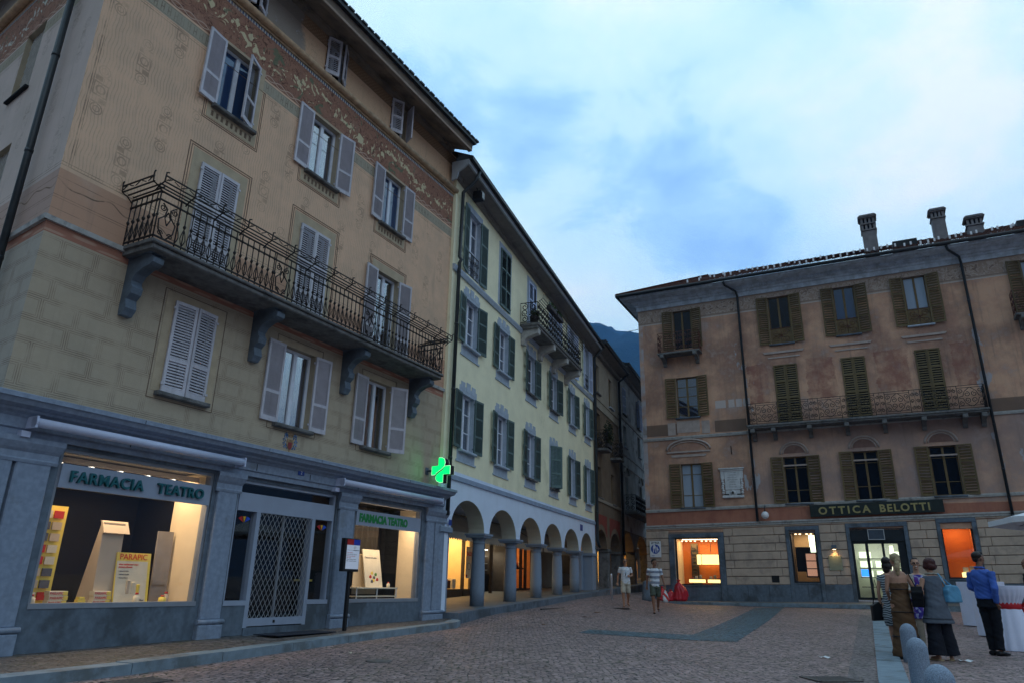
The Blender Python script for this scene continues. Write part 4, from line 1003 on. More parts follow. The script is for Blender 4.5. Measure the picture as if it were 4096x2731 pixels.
for dz,dy in ((.84,-.06),(.88,-.13),(.93,-.2)): b.box(5.1,-.66+dy-.008,9.96+dz-.008,11.05,-.66+dy+.008,9.96+dz+.008)
for k_ in range(9): b.tube([(5.1+.74*k_,-.66,10.7),(5.1+.74*k_,-.86,10.88),(5.1+.74*k_,-.88,11.02)],.008,4)
b.build('flower_rail',IRON,bl)
def corb2():
    b=MB(); b.prism([(0,-.55),(-.14,-.55),(-.16,-.40),(-.24,-.30),(-.45,-.22),(-.66,-.18),(-.68,0),(0,0)],-.13,.13,'x'); return b
for u in (5.3,7.2,9.0,10.85): inst('bracket','y',corb2,STONE,bl,(u,0,9.76))
# flower boxes and pots on that balcony
LEAF=M('leaf_green',(.035,.07,.02),.7,.4,30,0); POT=M('pot_dark',(.05,.045,.05),.7)
def foliage(b,c,r,n,s,seed=0):
    g=random.Random(seed)
    for _ in range(n):
        d=Vector((g.gauss(0,1),g.gauss(0,1),g.gauss(0,1))).normalized()*g.random()**.4; p=Vector(c)+Vector((d.x*r[0],d.y*r[1],d.z*r[2]))
        a=Vector((g.gauss(0,1),g.gauss(0,1),g.gauss(0,1))).normalized(); e=a.orthogonal().normalized(); f=a.cross(e)
        b.poly([p-e*s*.5,p+f*s*.25,p+e*s*.5,p-f*s*.25])
    return b
for i,(u,v,z,lb) in enumerate(((6.0,-.80,10.80,'dark planter on the near end of the yellow house balcony rail'),(6.9,-.80,10.80,'dark planter second from the near end of the yellow house balcony rail'))):
    root=empty('flower_box',yw(u,v,z),YA,lb,'planter','planters on the yellow house balcony'); MB().bx(0,-.09,0,.75,.09,.16,.01).build('box',POT,root); foliage(MB(),(.37,0,.22),(.40,.12,.12),160,.09,i).build('plants',LEAF,root)
root=empty('potted_plant',yw(5.35,-.45,9.96),YA,'potted plant on the floor of the yellow house balcony','plant'); MB().lathe([(.12,0),(.17,.3),(.18,.32),(.14,.32)],12).build('pot',POT,root); foliage(MB(),(0,0,.45),(.2,.2,.18),120,.1,5).build('plants',LEAF,root)
# more stock on the pharmacy sill
for i,(u,v,w,h,mt,nm,lb,cat) in enumerate(((-2.02,.30,.05,.16,CARD,'lotion_bottle','white lotion bottle left of the right hand end of the large pharmacy window','bottle'),(-1.55,.30,.06,.12,YEL,'medicine_jar','yellow jar near the right end of the large pharmacy window sill','jar'),(-1.40,.42,.05,.17,KRAFT,'lotion_bottle','cream coloured bottle, last on the right in the large pharmacy window','bottle'),(-3.62,.30,.05,.14,CARD,'lotion_bottle','white bottle in the left corner of the large pharmacy window','bottle'),(4.45,.30,.04,.12,CARD,'lotion_bottle','small white bottle on the low table in the small pharmacy window','bottle'))):
    b=MB(); b.lathe([(w*.9,0),(w,.01),(w,h*.65),(w*.45,h*.78),(w*.45,h*.82)],14); o=pharm(nm,b,mt,lb,cat,u,v,.64 if u<0 else .905); MB().lathe([(w*.5,h*.82),(w*.5,h),(.002,h)],12).build('cap',REDT,o)
b=MB()
for k_ in range(5): b.lathe([(.05,-.02),(.05,-.10),(.035,-.12)],10,c=(-3.4+.5*k_,.75,2.74))
b.build('ceiling_spot',GRAN2,PH)
q=MB()
for k_ in range(5): q.lathe([(.034,-.125),(.002,-.126)],10,c=(-3.4+.5*k_,.75,2.74))
q.build('spot_lens',bpy.data.materials['lamp_warm'],PH)
# ================================================================ BROWN and GREY houses up the street
BR=empty('brown_building',*YEF,label='dim brown house with red panels over its arches, beside the yellow house',cat='building')
BRW=M('plaster_brown',(.17,.125,.085),.9,.18,1.5,.2,40,streak=.35); BRU=M('plaster_ochre_grey',(.34,.31,.25),.9,.12,1.5,.2,40,streak=.3); GW=M('plaster_grey_stone',(.46,.50,.52),.9,.18,1.2,.25,30,dirt=((.10,.10,.10),.9,.5,.7),streak=.4)
REDP=M('plaster_red',(.22,.05,.035),.9,.2,3,.1,40)
bx0,bx1=15.75,21.7
hb=[(16.5,17.15,10.35,11.85),(19.4,20.2,10.25,11.85),(16.5,17.2,7.45,9.3),(19.45,20.15,7.45,9.35),(16.45,17.2,5.1,6.6),(19.4,20.1,5.06,6.6)]
wallgrid(MB(),bx0,bx1,9.55,12.6,[h for h in hb if h[2]>9.6]).build('upper_wall',BRU,BR); wallgrid(MB(),bx0,bx1,4.0,9.55,[h for h in hb if h[3]<9.5]).build('wall',BRW,BR)
b=MB(); arches(b,[(17.0,1.1),(20.0,1.15)],bx0,bx1,2.75,.85,4.0,.5); b.build('arcade_wall',BRW,BR)
b=MB(); molding(b,[(0,9.55),(-.05,9.55),(-.06,9.7),(0,9.72)],bx0,bx1); molding(b,[(0,10.0),(-.04,10.0),(-.05,10.1),(0,10.12)],bx0,bx1); molding(b,[(0,4.9),(-.06,4.9),(-.09,5.03),(0,5.06)],bx0,bx1); b.build('string_course',BRU,BR)
b=MB()
for c,w in ((17.0,1.2),(20.0,1.25)):
    b=MB()
    n=14; P=[(c-w*math.cos(math.pi*k/n),2.85+1.0*math.sin(math.pi*k/n)) for k in range(n+1)]
    for k in range(n): b.poly([(P[k][0],-.006,max(3.3,P[k][1])),(P[k+1][0],-.006,max(3.3,P[k+1][1])),(P[k+1][0],-.006,4.3),(P[k][0],-.006,4.3)])
    b.build('painted_panel',REDP,BR)
for u in (15.95,18.5,21.35): MB().bx(u-.22,0,plat(u)-.3,u+.22,.5,2.62,.03).build('pier',DSTONE,BR); MB().bx(u-.3,-.06,2.62,u+.3,.55,2.75,.02).build('pier_capital',DSTONE,BR)
for h in hb:
    window(BR,h[0],h[2],h[3],h[1]-h[0],SHUTG,OFRAME,PANE,sill=None if h[2] in (7.45,) else DSTONE)
def roofbit(B,x0,x1,z,mat=ZINC):
    b=MB(); molding(b,[(0,z-.3),(-.18,z-.3),(-.2,z-.12),(-.62,z-.05),(-.62,z),(0,z+.1)],x0,x1); b.build('eave',SOFG,B)
    b=MB(); b.box(x0,-.74,z,x1,-.6,z+.11); b.poly([(x0,-.74,z+.1),(x1,-.74,z+.1),(x1,4.5,z+2.4),(x0,4.5,z+2.4)])
    xx=x0
    while xx<x1: b.box(xx,-.76,z+.1,xx+.12,-.3,z+.2); xx+=.26
    b.build('roof',mat,B)
roofbit(BR,bx0,bx1,12.62)
for u in (16.35,19.3):
    b=MB(); b.bx(u,-.55,7.34,u+1.0,0,7.45,.02); q_=b.build('balcony',DSTONE,BR); rails(q_,u+.03,u+.97,-.5,7.45,.9,.45)
root=empty('balcony_plant',yw(16.8,-.5,7.5),YA,'dense climbing plant on the small balcony of the brown house','plant'); foliage(MB(),(0,0,.7),(.45,.25,.7),500,.12,9).build('foliage',M('leaf_dark',(.03,.04,.02),.8,.4,30,0),root); MB().box(-.4,-.1,0,.4,.1,.18).build('planter_box',POT,root)
gutter_pipe(BR,[(21.55,-.66,12.6),(21.58,-.12,12.2),(21.58,-.12,2.6)],.07)
GR=empty('grey_building',*YEF,label='weathered grey stone house with pale blue shutters, farthest visible on the left of the street',cat='building')
hg=[(22.95,23.8,10.7,12.3),(27.4,28.3,10.7,12.45),(23.0,23.8,8.75,10.0),(27.4,28.2,8.85,10.15),(23.1,23.85,5.0,7.0),(27.4,28.2,5.0,7.0),(32,33,10.7,12.4),(32,33,8.8,10.1)]
wallgrid(MB(),21.7,42,3.95,13.1,hg).build('wall',GW,GR)
b=MB(); arches(b,[(23.4,1.4),(27.5,1.7),(31.7,1.7),(36,1.7)],21.7,42,[2.9]*4,1.0,3.95,.5); b.build('arcade_wall',BRW,GR)
for u in (21.85,25.4,29.6,33.8): MB().bx(u-.25,0,plat(u)-.3,u+.25,.5,2.9,.03).build('pier',DSTONE,GR)
for i,h in enumerate(hg): window(GR,h[0],h[2],h[3],h[1]-h[0],SHUTB,OFRAME,PANE,sill=DSTONE,left=(4,150)[i%2] if h[2]>10 else None,right=(3,168)[i%2] if h[2]>10 else None,mids=(.33,.66),srd=(STONE,.12,.12,.1))
b=MB(); molding(b,[(0,10.3),(-.06,10.3),(-.08,10.45),(0,10.47)],21.7,42); molding(b,[(0,8.2),(-.04,8.2),(-.04,8.28),(0,8.3)],21.7,42); molding(b,[(0,7.55),(-.04,7.55),(-.04,7.62),(0,7.64)],21.7,42)
for c in (23.4,27.8):
    n=10; P=[(c-.62*math.cos(math.pi*k/n),-.05,7.15+.40*math.sin(math.pi*k/n)) for k in range(n+1)]; b.tube(P,.05,5)
b.build('string_course',STONE,GR); roofbit(GR,21.7,42,13.2)
b=MB(); b.bx(22.6,-.7,4.86,29.0,0,5.0,.02); q_=b.build('balcony',DSTONE,GR); rails(q_,22.65,28.95,-.65,5.0,.9,.55)
# rooms behind the far arcades: shop fronts and walls
b=wallgrid(MB(),23,46,0,3.9,[(27.6,28.9,1.0,3.4),(34.9,36.8,1.5,3.2),(40.0,40.9,1.3,3.05)],y=2.9); b.build('arcade_inner_wall',BRW,GR)
b=MB(); b.box(15.75,.5,4.0,44,3.2,4.06); b.build('arcade_ceiling',M('vault_ochre',(.34,.24,.12),.9),GR)
OW=M('shop_wall_yellow',(.75,.55,.22),.8,.05,3,0)
def lit(B,x0,x1,z0,z1,power,col,mat=OW,d=1.2):
    b=MB(); b.box(x0,2.95+d,z0,x1,3+d,z1); b.box(x0-.03,2.95,z0,x0,2.95+d,z1); b.box(x1,2.95,z0,x1+.03,2.95+d,z1); b.box(x0,2.95,z0-.03,x1,2.95+d,z0); b.box(x0,2.95,z1,x1,2.95+d,z1+.03); b.build('shop_room',mat,B); lamp(B,x0+.1,x1-.1,2.95+d/2,z1-.06,power,col,h=.3)
lit(GR,27.6,28.9,1.0,3.4,40,(1,.75,.35)); lit(GR,34.9,36.8,1.5,3.2,45,(1,.70,.35)); lit(GR,40.0,40.9,1.3,3.05,30,(1,.6,.25))
# far end of the street closes with a dark house
# ---------------------------------------------------------------- street wall lamps glow in the arcade
def arcade_lamp(u,v,z,pw_,lb):
    o=empty('ceiling_lamp',yw(u,v,z),YA,lb,'lamp','lamps under the arcades'); MB().lathe([(.02,.06),(.09,.0),(.10,-.04),(.02,-.06)],12).build('shade',bpy.data.materials['lamp_warm'],o)
    l=bpy.data.lights.new('lamp_light','POINT'); l.energy=pw_; l.color=(1,.62,.25); l.shadow_soft_size=.1; q=bpy.data.objects.new('lamp_light',l); COL.objects.link(q); q.parent=o; q.location=(0,0,-.15)
arcade_lamp(24.2,1.6,3.6,26,'warm ceiling lamp under the first arch of the grey house'); arcade_lamp(29.5,1.6,3.6,14,'warm ceiling lamp under the second arch of the grey house')
# yellow-lit shop seen past the last arcade pier
END=empty('end_building',(20,78,0),R(0),'dark narrow house closing the far end of the street','building')
b=wallgrid(MB(),-14,14,-1,11,[(-6,-5,3,5),(-2,-1,3,5),(2,3,3,5),(-2,-1,7,9),(2,3,7,9)]); b.build('wall',GW,END)
for h in [(-6,3),(-2,3),(2,3),(-2,7),(2,7)]: window(END,h[0],h[1],h[1]+2,1,SHUTG,OFRAME,PANE)
b=MB(); b.poly([(-14,0,11),(14,0,11),(14,6,13),(-14,6,13)]); b.build('roof',ZINC,END)
# ================================================================ RIGHT BUILDING
RB=empty('optician_building',*RBF,label='faded pink house with olive shutters, long iron balcony, chimneys and an optician below',cat='building')
RX0,RX1=-1.85,22.5
def wp(b): return b.warp(lambda x,y,z:(x,y,zw(x,z)))
def rb_paint():
    m,nt,b=base_mat('faded_fresco'); t,x,y,z=coords(nt); T=lambda a,c:z.rng(a,c)
    n1=nz(nt,t,.45,6,.62); n2=nz(nt,t,1.6,7,.65); n3=nz(nt,t,7,5,.6)
    c=mix(nt,n1.ss(.38,.62),(.64,.39,.265),(.31,.185,.14)); c=mix(nt,nz(nt,t,.9,7,.7).ss(.52,.66)*.6,c,(.50,.40,.36))
    c=mix(nt,n2.ss(.45,.7)*.5,c,(.46,.24,.175)); c=mix(nt,n3.ss(.45,.75)*.18,c,(.5,.42,.38))
    # main part beyond the pipe is greyer, pinkish low down
    main=x>3.6
    c=mix(nt,main*T(4.7,8.4)*n1.ss(.2,.6)*.5,c,(.38,.31,.30)); 
    # painted dark red panels between the balcony doors
    for x0,x1 in ((3.75,4.65),(6.45,7.75),(9.5,10.85),(12.6,13.45)):
        e=(nz(nt,t,1.6,6,.7)-.5)*.75
        msk=((x+e)>x0)*((x+e)<x1)*((z+e)>9.75)*((z+e)<11.75); c=mix(nt,msk*n2.ss(.30,.65)*.65,c,(.24,.085,.07))
    # smoky brown fields under the string course
    br=T(8.45,9.05)*(((x<.0)+x.rng(1.9,3.45)+(x>13.7)).min(1)); c=mix(nt,br*.8,c,(.13,.095,.075))
    # bleached patches and bare plaster along pipes and corner
    p=((x-3.55).abs()<.7)*(nz(nt,vec(nt,x*2,0,z*.7),1.3,5,.6)-(x-3.55).abs()*.22).ss(.52,.56); c=mix(nt,p*T(4.8,13)*.9,c,(.44,.46,.50))
    p=((x-13.7).abs()<.9)*(nz(nt,vec(nt,x*1.6,3,z*.7),1.2,5,.6)-(x-13.7).abs()*.18).ss(.52,.56); c=mix(nt,p*T(4.8,13)*.9,c,(.42,.42,.46))
    c=mix(nt,(x<-1.62)*nz(nt,t,1.3,4,.6).ss(.35,.6)*T(4.8,14.6)*.7,c,(.42,.46,.52))
    # thin lines and the painted fans over the first floor windows
    ln=z.near(13.0,.02)*.25
    # salmon band above the shops
    c=mix(nt,T(3.85,4.66)*.8,c,(.38,.145,.095)); c=mix(nt,T(3.85,4.66)*n2.ss(.45,.7)*.6,c,(.26,.10,.075)); c=mix(nt,T(3.85,4.66)*nz(nt,vec(nt,x*6,0,z*.4),1.5,4,.6).ss(.5,.8)*.35,c,(.16,.07,.06))
    # scroll frieze under the roof
    fz=T(14.66,15.50); c=mix(nt,fz,c,(.36,.27,.22))
    vo=nt.nodes.new('ShaderNodeTexVoronoi'); vo.inputs['Scale'].default_value=1.5; vo.inputs['Randomness'].default_value=.35; nt.links.new(vec(nt,x,0,z*1.1),vo.inputs['Vector']); dd=X(nt,vo.outputs['Distance'])
    sw=nz(nt,vec(nt,x,0,z),3.3,3,.55,2.0)
    a=(((dd*26).sin()>.1)*(dd<.33)).max(sw.near(.52,.035)); c=mix(nt,a*T(14.78,15.40)*.75,c,(.50,.42,.37)); c=mix(nt,(sw>.60)*T(14.78,15.40)*.7,c,(.17,.12,.10))
    c=mix(nt,z.near(14.64,.03),c,(.52,.46,.42)); c=mix(nt,z.near(14.74,.012),c,(.2,.15,.13))
    st=nz(nt,vec(nt,x*4,0,z*.25),1.6,5,.65).ss(.5,.75)*.42; c=mix(nt,st*((z-4).max(0)/11+.35).min(1),c,(.13,.105,.10))
    nt.links.new(c,b.inputs['Base Color']); b.inputs['Roughness'].default_value=.92; b.inputs['Specular IOR Level'].default_value=.12
    bumpn(nt,b,nz(nt,t,30,5,.65)+n2*.6,.35,.015); return m
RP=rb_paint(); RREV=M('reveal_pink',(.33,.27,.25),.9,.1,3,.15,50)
RT=[(.06,1.05),(5.00,6.02),(8.09,9.04),(11.16,12.10),(15.85,16.85)]
R2=[(.05,1.14),(4.97,6.06),(8.05,9.08),(11.15,12.16),(16.0,17.0)]
R1=[(.04,1.09),(4.96,6.02),(7.99,9.03),(11.05,12.12),(16.0,17.0)]
ZT=[13.05,12.68,12.72,12.76,12.76]; Z1=(4.78,4.84,4.89,4.98,5.0); Z1t=(6.95,7.02,7.10,7.14,7.2)
hr=[(a,c,z_,15.22,.22) for (a,c),z_ in zip(RT,ZT)]
hr+=[(R2[0][0],R2[0][1],9.34,11.48,.22)]+[(a,c,8.5,11.58,.22) for a,c in R2[1:]]
b=wallgrid(MB(),RX0,RX1,8.3,15.75,hr,mr=1); 
hr1=[(a,c,z0,z1,.22) for (a,c),z0,z1 in zip(R1,Z1,Z1t)]
wallgrid(b,RX0,RX1,3.6,8.3,hr1,mr=1)
b.poly([(RX0,0,3),(RX0,0,15.75),(RX0,12,15.75),(RX0,12,3)]); b.build('wall',[RP,RREV],RB)
# rusticated ground floor
RUS=M('rusticated_plaster',(.50,.395,.315),.88,.08,2,.2,50,dirt=((.24,.20,.18),1.2,.5,.5),streak=.25)
og=[(-.47,1.65,1.12,3.33),(4.90,6.02,1.20,3.50),(7.45,9.60,.60,3.53),(11.0,12.15,1.33,3.60),(16.5,18.5,1.2,3.6)]
frames=[(-.75,1.92,.4,3.52),(4.74,6.19,.5,3.68),(7.30,9.76,.55,3.71),(10.85,12.32,.6,3.78),(16.3,18.7,.5,3.75)]
b=wallgrid(MB(),RX0,RX1,-.3,3.9,[(a,c,d,e,.3) for a,c,d,e in og],y=0.02); b.poly([(RX0,0.02,-.3),(RX0,0.02,3.9),(RX0,12,3.9),(RX0,12,-.3)]); b.build('ground_floor_wall',M('rustic_joint',(.27,.21,.18),.9),RB)
b=MB(); row=0; z_=1.14; H_=.365; zs=[1.14+.368*i for i in range(8)]
for i,z0 in enumerate(zs):
    z1=min(z0+.340,3.78) if i<7 else 3.80
    segs=[(RX0-.05,frames[0][0])]+[(frames[k][1],frames[k+1][0]) for k in range(4)]+[(frames[4][1],RX1)]
    if z0>3.68: segs=[(RX0-.05,RX1)]
    for a,c in segs:
        L=c-a; n=max(1,round(L/2.3)); 
        cuts=[a]; 
        if L<1.4: cuts.append(a+L*(.62 if i%2 else .45))
        else:
            cuts.append(a+(.26 if i%2 else .42)); k_=a+(.26 if i%2 else .42)+2.1
            while k_<c-.6: cuts.append(k_); k_+=2.1
            cuts.append(c-(.30 if i%2 else .5))
        cuts.append(c)
        for p,q in zip(cuts,cuts[1:]): 
            za=zw((p+q)/2,z0)-z0; s=len(b.v); b.bx(p+.008,-.045,z0,q-.008,.03,z1,.014)
            for j in range(s,len(b.v)): v=b.v[j]; b.v[j]=(v[0],v[1],zw(v[0],v[2]))
b.build('rustication',RUS,RB)
b=MB(); x_=RX0
for a,c in ((RX0-.06,-.75),(1.92,4.74),(6.19,7.30),(9.76,10.85),(12.32,16.3),(18.7,RX1)):
    n=max(1,round((c-a)/.95))
    b=MB()
    for i in range(n): b.bx(a+(c-a)*i/n+.004,-.07,-.3,a+(c-a)*(i+1)/n-.004,.03,1.13,.01)
    wp(b).build('plinth',GRAN,RB)
b=MB(); 
for (a,c,d,e),(oa,oc,od,oe) in zip(frames,og):
    b=MB()
    b.bx(a,-.075,d-.8,oa,.15,oe+.0,.01); b.bx(oc,-.075,d-.8,c,.15,oe,.01); b.bx(a,-.08,oe,c,.15,e,.01)
    if od>.8:
        n=2
        for k_ in range(n): b.bx(oa+(oc-oa)*k_/n+.003,-.03,-.3,oa+(oc-oa)*(k_+1)/n-.003,.1,od-.04,.008)
        b.bx(oa,-.06,od-.04,oc,.12,od,.006)
    wp(b).build('stone_surround',GRAN,RB)
b=MB(); molding(b,[(.02,3.80),(-.08,3.80),(-.08,3.86),(-.12,3.90),(-.12,3.96),(.02,3.98)],RX0-.1,RX1); molding(b,[(0,4.60),(-.05,4.60),(-.07,4.68),(-.07,4.73),(0,4.75)],RX0-.05,RX1)
nx=b.v[:]; b.v=[]; ff=b.f; b.f=[]; b.m=[]; b.sm=[]
for pr in ([(.02,3.80),(-.08,3.80),(-.08,3.86),(-.12,3.90),(-.12,3.96),(.02,3.98)],[(0,4.60),(-.05,4.60),(-.07,4.68),(-.07,4.73),(0,4.75)],[(0,8.22),(-.05,8.22),(-.08,8.32),(-.08,8.36),(0,8.38)]):
    b=MB()
    for xa,xb in zip(fgrid(RX0,RX1,12),fgrid(RX0,RX1,12)[1:]): molding(b,pr,xa,xb)
    wp(b).build('string_course',STONE,RB)
# cornice and roof
CORN=M('cornice_paint',(.50,.57,.66),.8,.2,3,.25,60,dirt=((.20,.20,.20),2.2,.54,.5),streak=.25)
b=MB(); molding(b,[(0,15.50),(-.06,15.50),(-.06,15.72),(-.12,15.75),(-.14,15.83),(-.24,15.87),(-.30,15.95),(-.30,15.99),(-.66,16.04),(-.76,16.06),(-.80,16.17),(-.80,16.19),(0,16.25)],RX0,RX1,e0=1,e1=0); b.build('cornice',CORN,RB)
b=MB()
sp=[(0,15.50),(-.06,15.72),(-.14,15.83),(-.30,15.97),(-.76,16.06),(-.80,16.19)]
for (p,z0),(q,z1) in zip(sp,sp[1:]): b.poly([(RX0+p,p,z0),(RX0+q,q,z1),(RX0+q,12,z1),(RX0+p,12,z0)])
b.build('cornice',CORN,RB)
b=MB(); x_=3.6
while x_<13.4: b.box(x_,-.40,15.99,x_+.06,-.31,16.035); b.box(x_,-.33,15.88,x_+.055,-.26,15.945); x_+=.13
b.build('dentil_course',CORN,RB)
b=MB(); b.tube([(RX0-.92,-.92,16.24),(RX1,-.92,16.24)],.09,10); b.tube([(RX0-.92,-.92,16.24),(RX0-.92,12,16.24)],.09,10); b.build('gutter',ZINC,RB)
TILE=M('roof_tiles',(.07,.028,.02),1.0,.5,7,.3,40,spec=.03,dirt=((.05,.03,.03),4,.5,.6))
b=MB(); pit=.26; n=int((RX1-RX0+.9)/pit*6); rows=9; y0,y1=-.92,3.8; sl=.50
for r_ in range(rows):
    ya=y0+(y1-y0)*r_/rows; yb_=y0+(y1-y0)*(r_+1)/rows+.05; s=len(b.v)
    for i in range(n+1):
        xx=RX0-.95+i*pit/6; ph=(i%6)/6*2*math.pi; hh=.045*math.cos(ph); 
        for yy,dz in ((ya,.03),(yb_,0)):
            inx=max(xx,RX0-.95+max(0,(yy-y0))*.9); b.v.append((inx,yy,16.28+(yy-y0)*sl+hh+dz))
    for i in range(n): a=s+2*i; b.face((a,a+2,a+3,a+1),0,True)
x_=RX0-.95+(y1-y0)*.9
while x_<RX1: b.tube([(x_,y1,16.20+(y1-y0)*sl),(x_+.44,y1,16.24+(y1-y0)*sl)],.13,6); x_+=.4
b.tube([(RX0-.95,y0,16.32),(RX0-.95+(y1-y0)*.9,y1,16.34+(y1-y0)*sl)],.09,6)
b.poly([(RX0-.95,y0,16.27),(RX0-.95,12,16.27),(RX0-.95+(y1-y0)*.9,9,16.3+(y1-y0)*sl),(RX0-.95+(y1-y0)*.9,y1,16.3+(y1-y0)*sl)])
b.build('roof',TILE,RB)
SNOW=M('snow_guard',(.85,.86,.9),.4,.05,3,0); g=random.Random(3)
for i in range(72):
    xx=RX0+.3+i*.32; yy=g.choice((.0,.5,1.0,1.6,2.1))
    if xx>RX1: break
    if yy-y0>(xx-RX0)*1.1: continue
    inst('snow_guard',1,lambda:MB().box(-.04,-.01,0,.04,.02,.17),SNOW,RB,(xx,yy,16.31+(yy-y0)*sl+.03))
def chimney(u,y,zb,zt,w,d,tier,mat):
    b=MB(); b.bx(u-w/2,y,zb,u+w/2,y+d,zt-.5*tier-.05,.02)
    z_=zt-.5*tier-.05
    for k_ in range(tier):
        b.box(u-w/2-.05,y-.05,z_,u+w/2+.05,y+d+.05,z_+.06)
        for i in range(4): xx=u-w/2+(w-.10)*i/3; b.box(xx,y,z_+.06,xx+.10,y+.10,z_+.36); b.box(xx,y+d-.1,z_+.06,xx+.10,y+d,z_+.36)
        b.box(u-w/2+.12,y+.12,z_+.06,u+w/2-.12,y+d-.12,z_+.36,1)
        z_+=.36
    b.bx(u-w/2-.08,y-.08,z_,u+w/2+.08,y+d+.08,z_+.07,.01); b.prism([(u-w/2-.12,z_+.07),(u+w/2+.12,z_+.07),(u+w/2+.02,z_+.17),(u-w/2-.02,z_+.17)],y-.12,y+d+.12,'y')
    return b.build('chimney',[mat,DARK],RB)
CH=M('chimney_plaster',(.22,.21,.22),.9,.15,3,.2,50,streak=.4)
chimney(10.2,1.9,17.2,19.95,.66,.6,2,CH); chimney(13.35,1.9,17.2,19.45,.58,.6,1,CH); chimney(14.83,1.9,17.2,18.72,.66,.6,1,CH)
for u in (11.7,17.0):
    MB().bx(u-.55,1.7,17.55,u+.55,2.6,17.95,.03).build('roof_hatch',ZINC,RB)
for u,zb in ((3.57,4.05),(13.64,4.0)):
    gutter_pipe(RB,[(u-.55,-.86,16.15),(u-.5,-.75,15.98),(u-.05,-.25,15.75),(u,-.13,15.5),(u,-.13,zb)],.06)
# windows
PB=[(pane,) for pane in ()]
tp=[PANE,PANE,PANEB,PANEL,PANEL]
for i,((a,c),z0) in enumerate(zip(RT,ZT)):
    w=c-a; f=window(RB,a,z0,15.22,w,SHUTO,OFRAME,tp[i],left=170,right=172,sill=GRAN if i else None,mids=(.33,.66) if i else (.4,),lw=.55,pitch=.11,rail=0 if i in(0,) else .0,bars=() )
    if i in (1,2,3,4):
        q=MB(); q.box(.0,.03,.82,w,.05,.84); q.box(0,.03,.03,w,.05,.05); q.box(0,.06,0,w,.07,.82,1)
        for s_ in (-1,1):
            for a0,zz in ((0,.60),(math.pi,.26)): q.tube(scroll(w/2+s_*.24,zz,.17,1.4,a0,s_,14,.035),.010,4)
        for k_ in range(6): q.tube([(w/2,.035,.42),(w/2+.17*math.cos(k_*1.047+.5),.03,.42+.17*math.sin(k_*1.047+.5))],.014,4)
        q.tube([(w/2,.035,.05),(w/2,.035,.82)],.01,4); q.build('window_railing',[RUST,OFRAME],f)
window(RB,R2[0][0],9.34,11.48,R2[0][1]-R2[0][0],SHUTO,OFRAME,GLASSU,left=170,right=172,sill=GRAN,mids=(.33,.66),bars=(.28,.53,.76),lw=.55,pitch=.11,curtain=True)
for a,c in R2[1:]: window(RB,a,8.5,11.58,c-a,SHUTO,OFRAME,PANE,left=2,right=1,mids=(.2,.45,.72),pitch=.11,name='balcony_door')
for i,((a,c),z0,z1) in enumerate(zip(R1,Z1,Z1t)):
    window(RB,a,z0,z1,c-a,SHUTO,OFRAME,(PANEL if i==0 else PANE),left=172,right=174,sill=GRAN,mids=(.33,.66),bars=(.28,.76),lw=.56,pitch=.11)
# raised plaster: pediment, lintels, lunettes
b=MB(); P=[(-.62,7.52),(1.60,7.52),(1.55,7.60),(-.57,7.60)]; b.prism([(x,z) for x,z in P],-.06,0,'y')
n=14; A_=[(.49+1.1*math.cos(math.pi-math.pi*k/n),7.66+.52*math.sin(math.pi*k/n)) for k in range(n+1)]
b.tube([(x,-.03,z) for x,z in A_],.055,6); b.tube([(.49+(x-.49)*.84,-.02,7.66+(z-7.66)*.78) for x,z in A_],.03,5)
b.prism([(-.35,7.30),(1.33,7.30),(1.40,7.42),(-.42,7.42)],-.03,0,'y')
for a,c in R2[1:]: b.prism([(a-.35,12.20),(c+.35,12.20),(c+.42,12.30),(a-.42,12.30)],-.05,0,'y'); b.prism([(a-.2,11.95),(c+.2,11.95),(c+.2,12.02),(a-.2,12.02)],-.03,0,'y'); 
for (a,c),z1 in zip(R1[1:],Z1t[1:]):
    m_=(a+c)/2; z_=z1-zw(m_,z1)+z1
    for rr,tt in ((.62,.05),(.50,.03)): b.tube([(m_+rr*math.cos(math.pi*k/12),-.01,z1+.14+rr*.85*math.sin(math.pi*k/12)) for k in range(13)],tt,5)
    b.prism([(a-.55,z1-.45),(a-.52,z1-.38),(c+.52,z1-.38),(c+.55,z1-.45)],-.012,0,'y')
b.box(-.5,-.02,8.45,-.1,0,9.10); b.box(1.25,-.02,8.45,1.65,0,9.10); b.box(-.02,-.015,8.55,1.15,0,9.15)
b.islands('plaster_moulding',M('moulding_plaster',(.42,.35,.32),.9,.12,3,.2,50,streak=.3),RB)
b=MB()
for i in range(4): b.box(2.0+(.0,.66,1.03,1.38)[i],-.008,9.66,2.0+(.52,.95,1.32,1.70)[i],0,10.06)
b.build('bare_patches',M('bare_plaster',(.52,.45,.43),.9,.05,3,.1,50),RB)
# balconies
b=MB(); b.bx(3.55,-.82,8.42,13.52,0,8.52,.02); b.bx(3.6,-.78,8.34,13.48,0,8.42,.02); bl=b.build('balcony',DSTONE,RB)
def ornate(w,H):
    b=MB()
    for z_ in (.04,.14,H-.10,H): b.box(0,-.01,z_-.010,w,.01,z_+.010)
    for x_ in (0,w): b.tube([(x_,0,0),(x_,0,H)],.014,4)
    c=w/2; h=H/2
    for sx in (-1,1):
        for sz in (-1,1):
            b.tube(scroll(c+sx*w*.14,h+sz*.13,.12,1.2,math.pi/2*sz,sx*sz,12),.015,4); b.tube(scroll(c+sx*w*.36,h+sz*.27,.11,1.3,-math.pi/2*sz,sx*sz,12),.014,4)
            b.tube([(c+sx*.02,0,h+sz*.42),(c+sx*w*.22,0,h+sz*.26),(c+sx*w*.3,0,h+sz*.05),(c+sx*w*.46,0,h+sz*.02)],.014,4)
    return b
b=MB(); x_=3.62
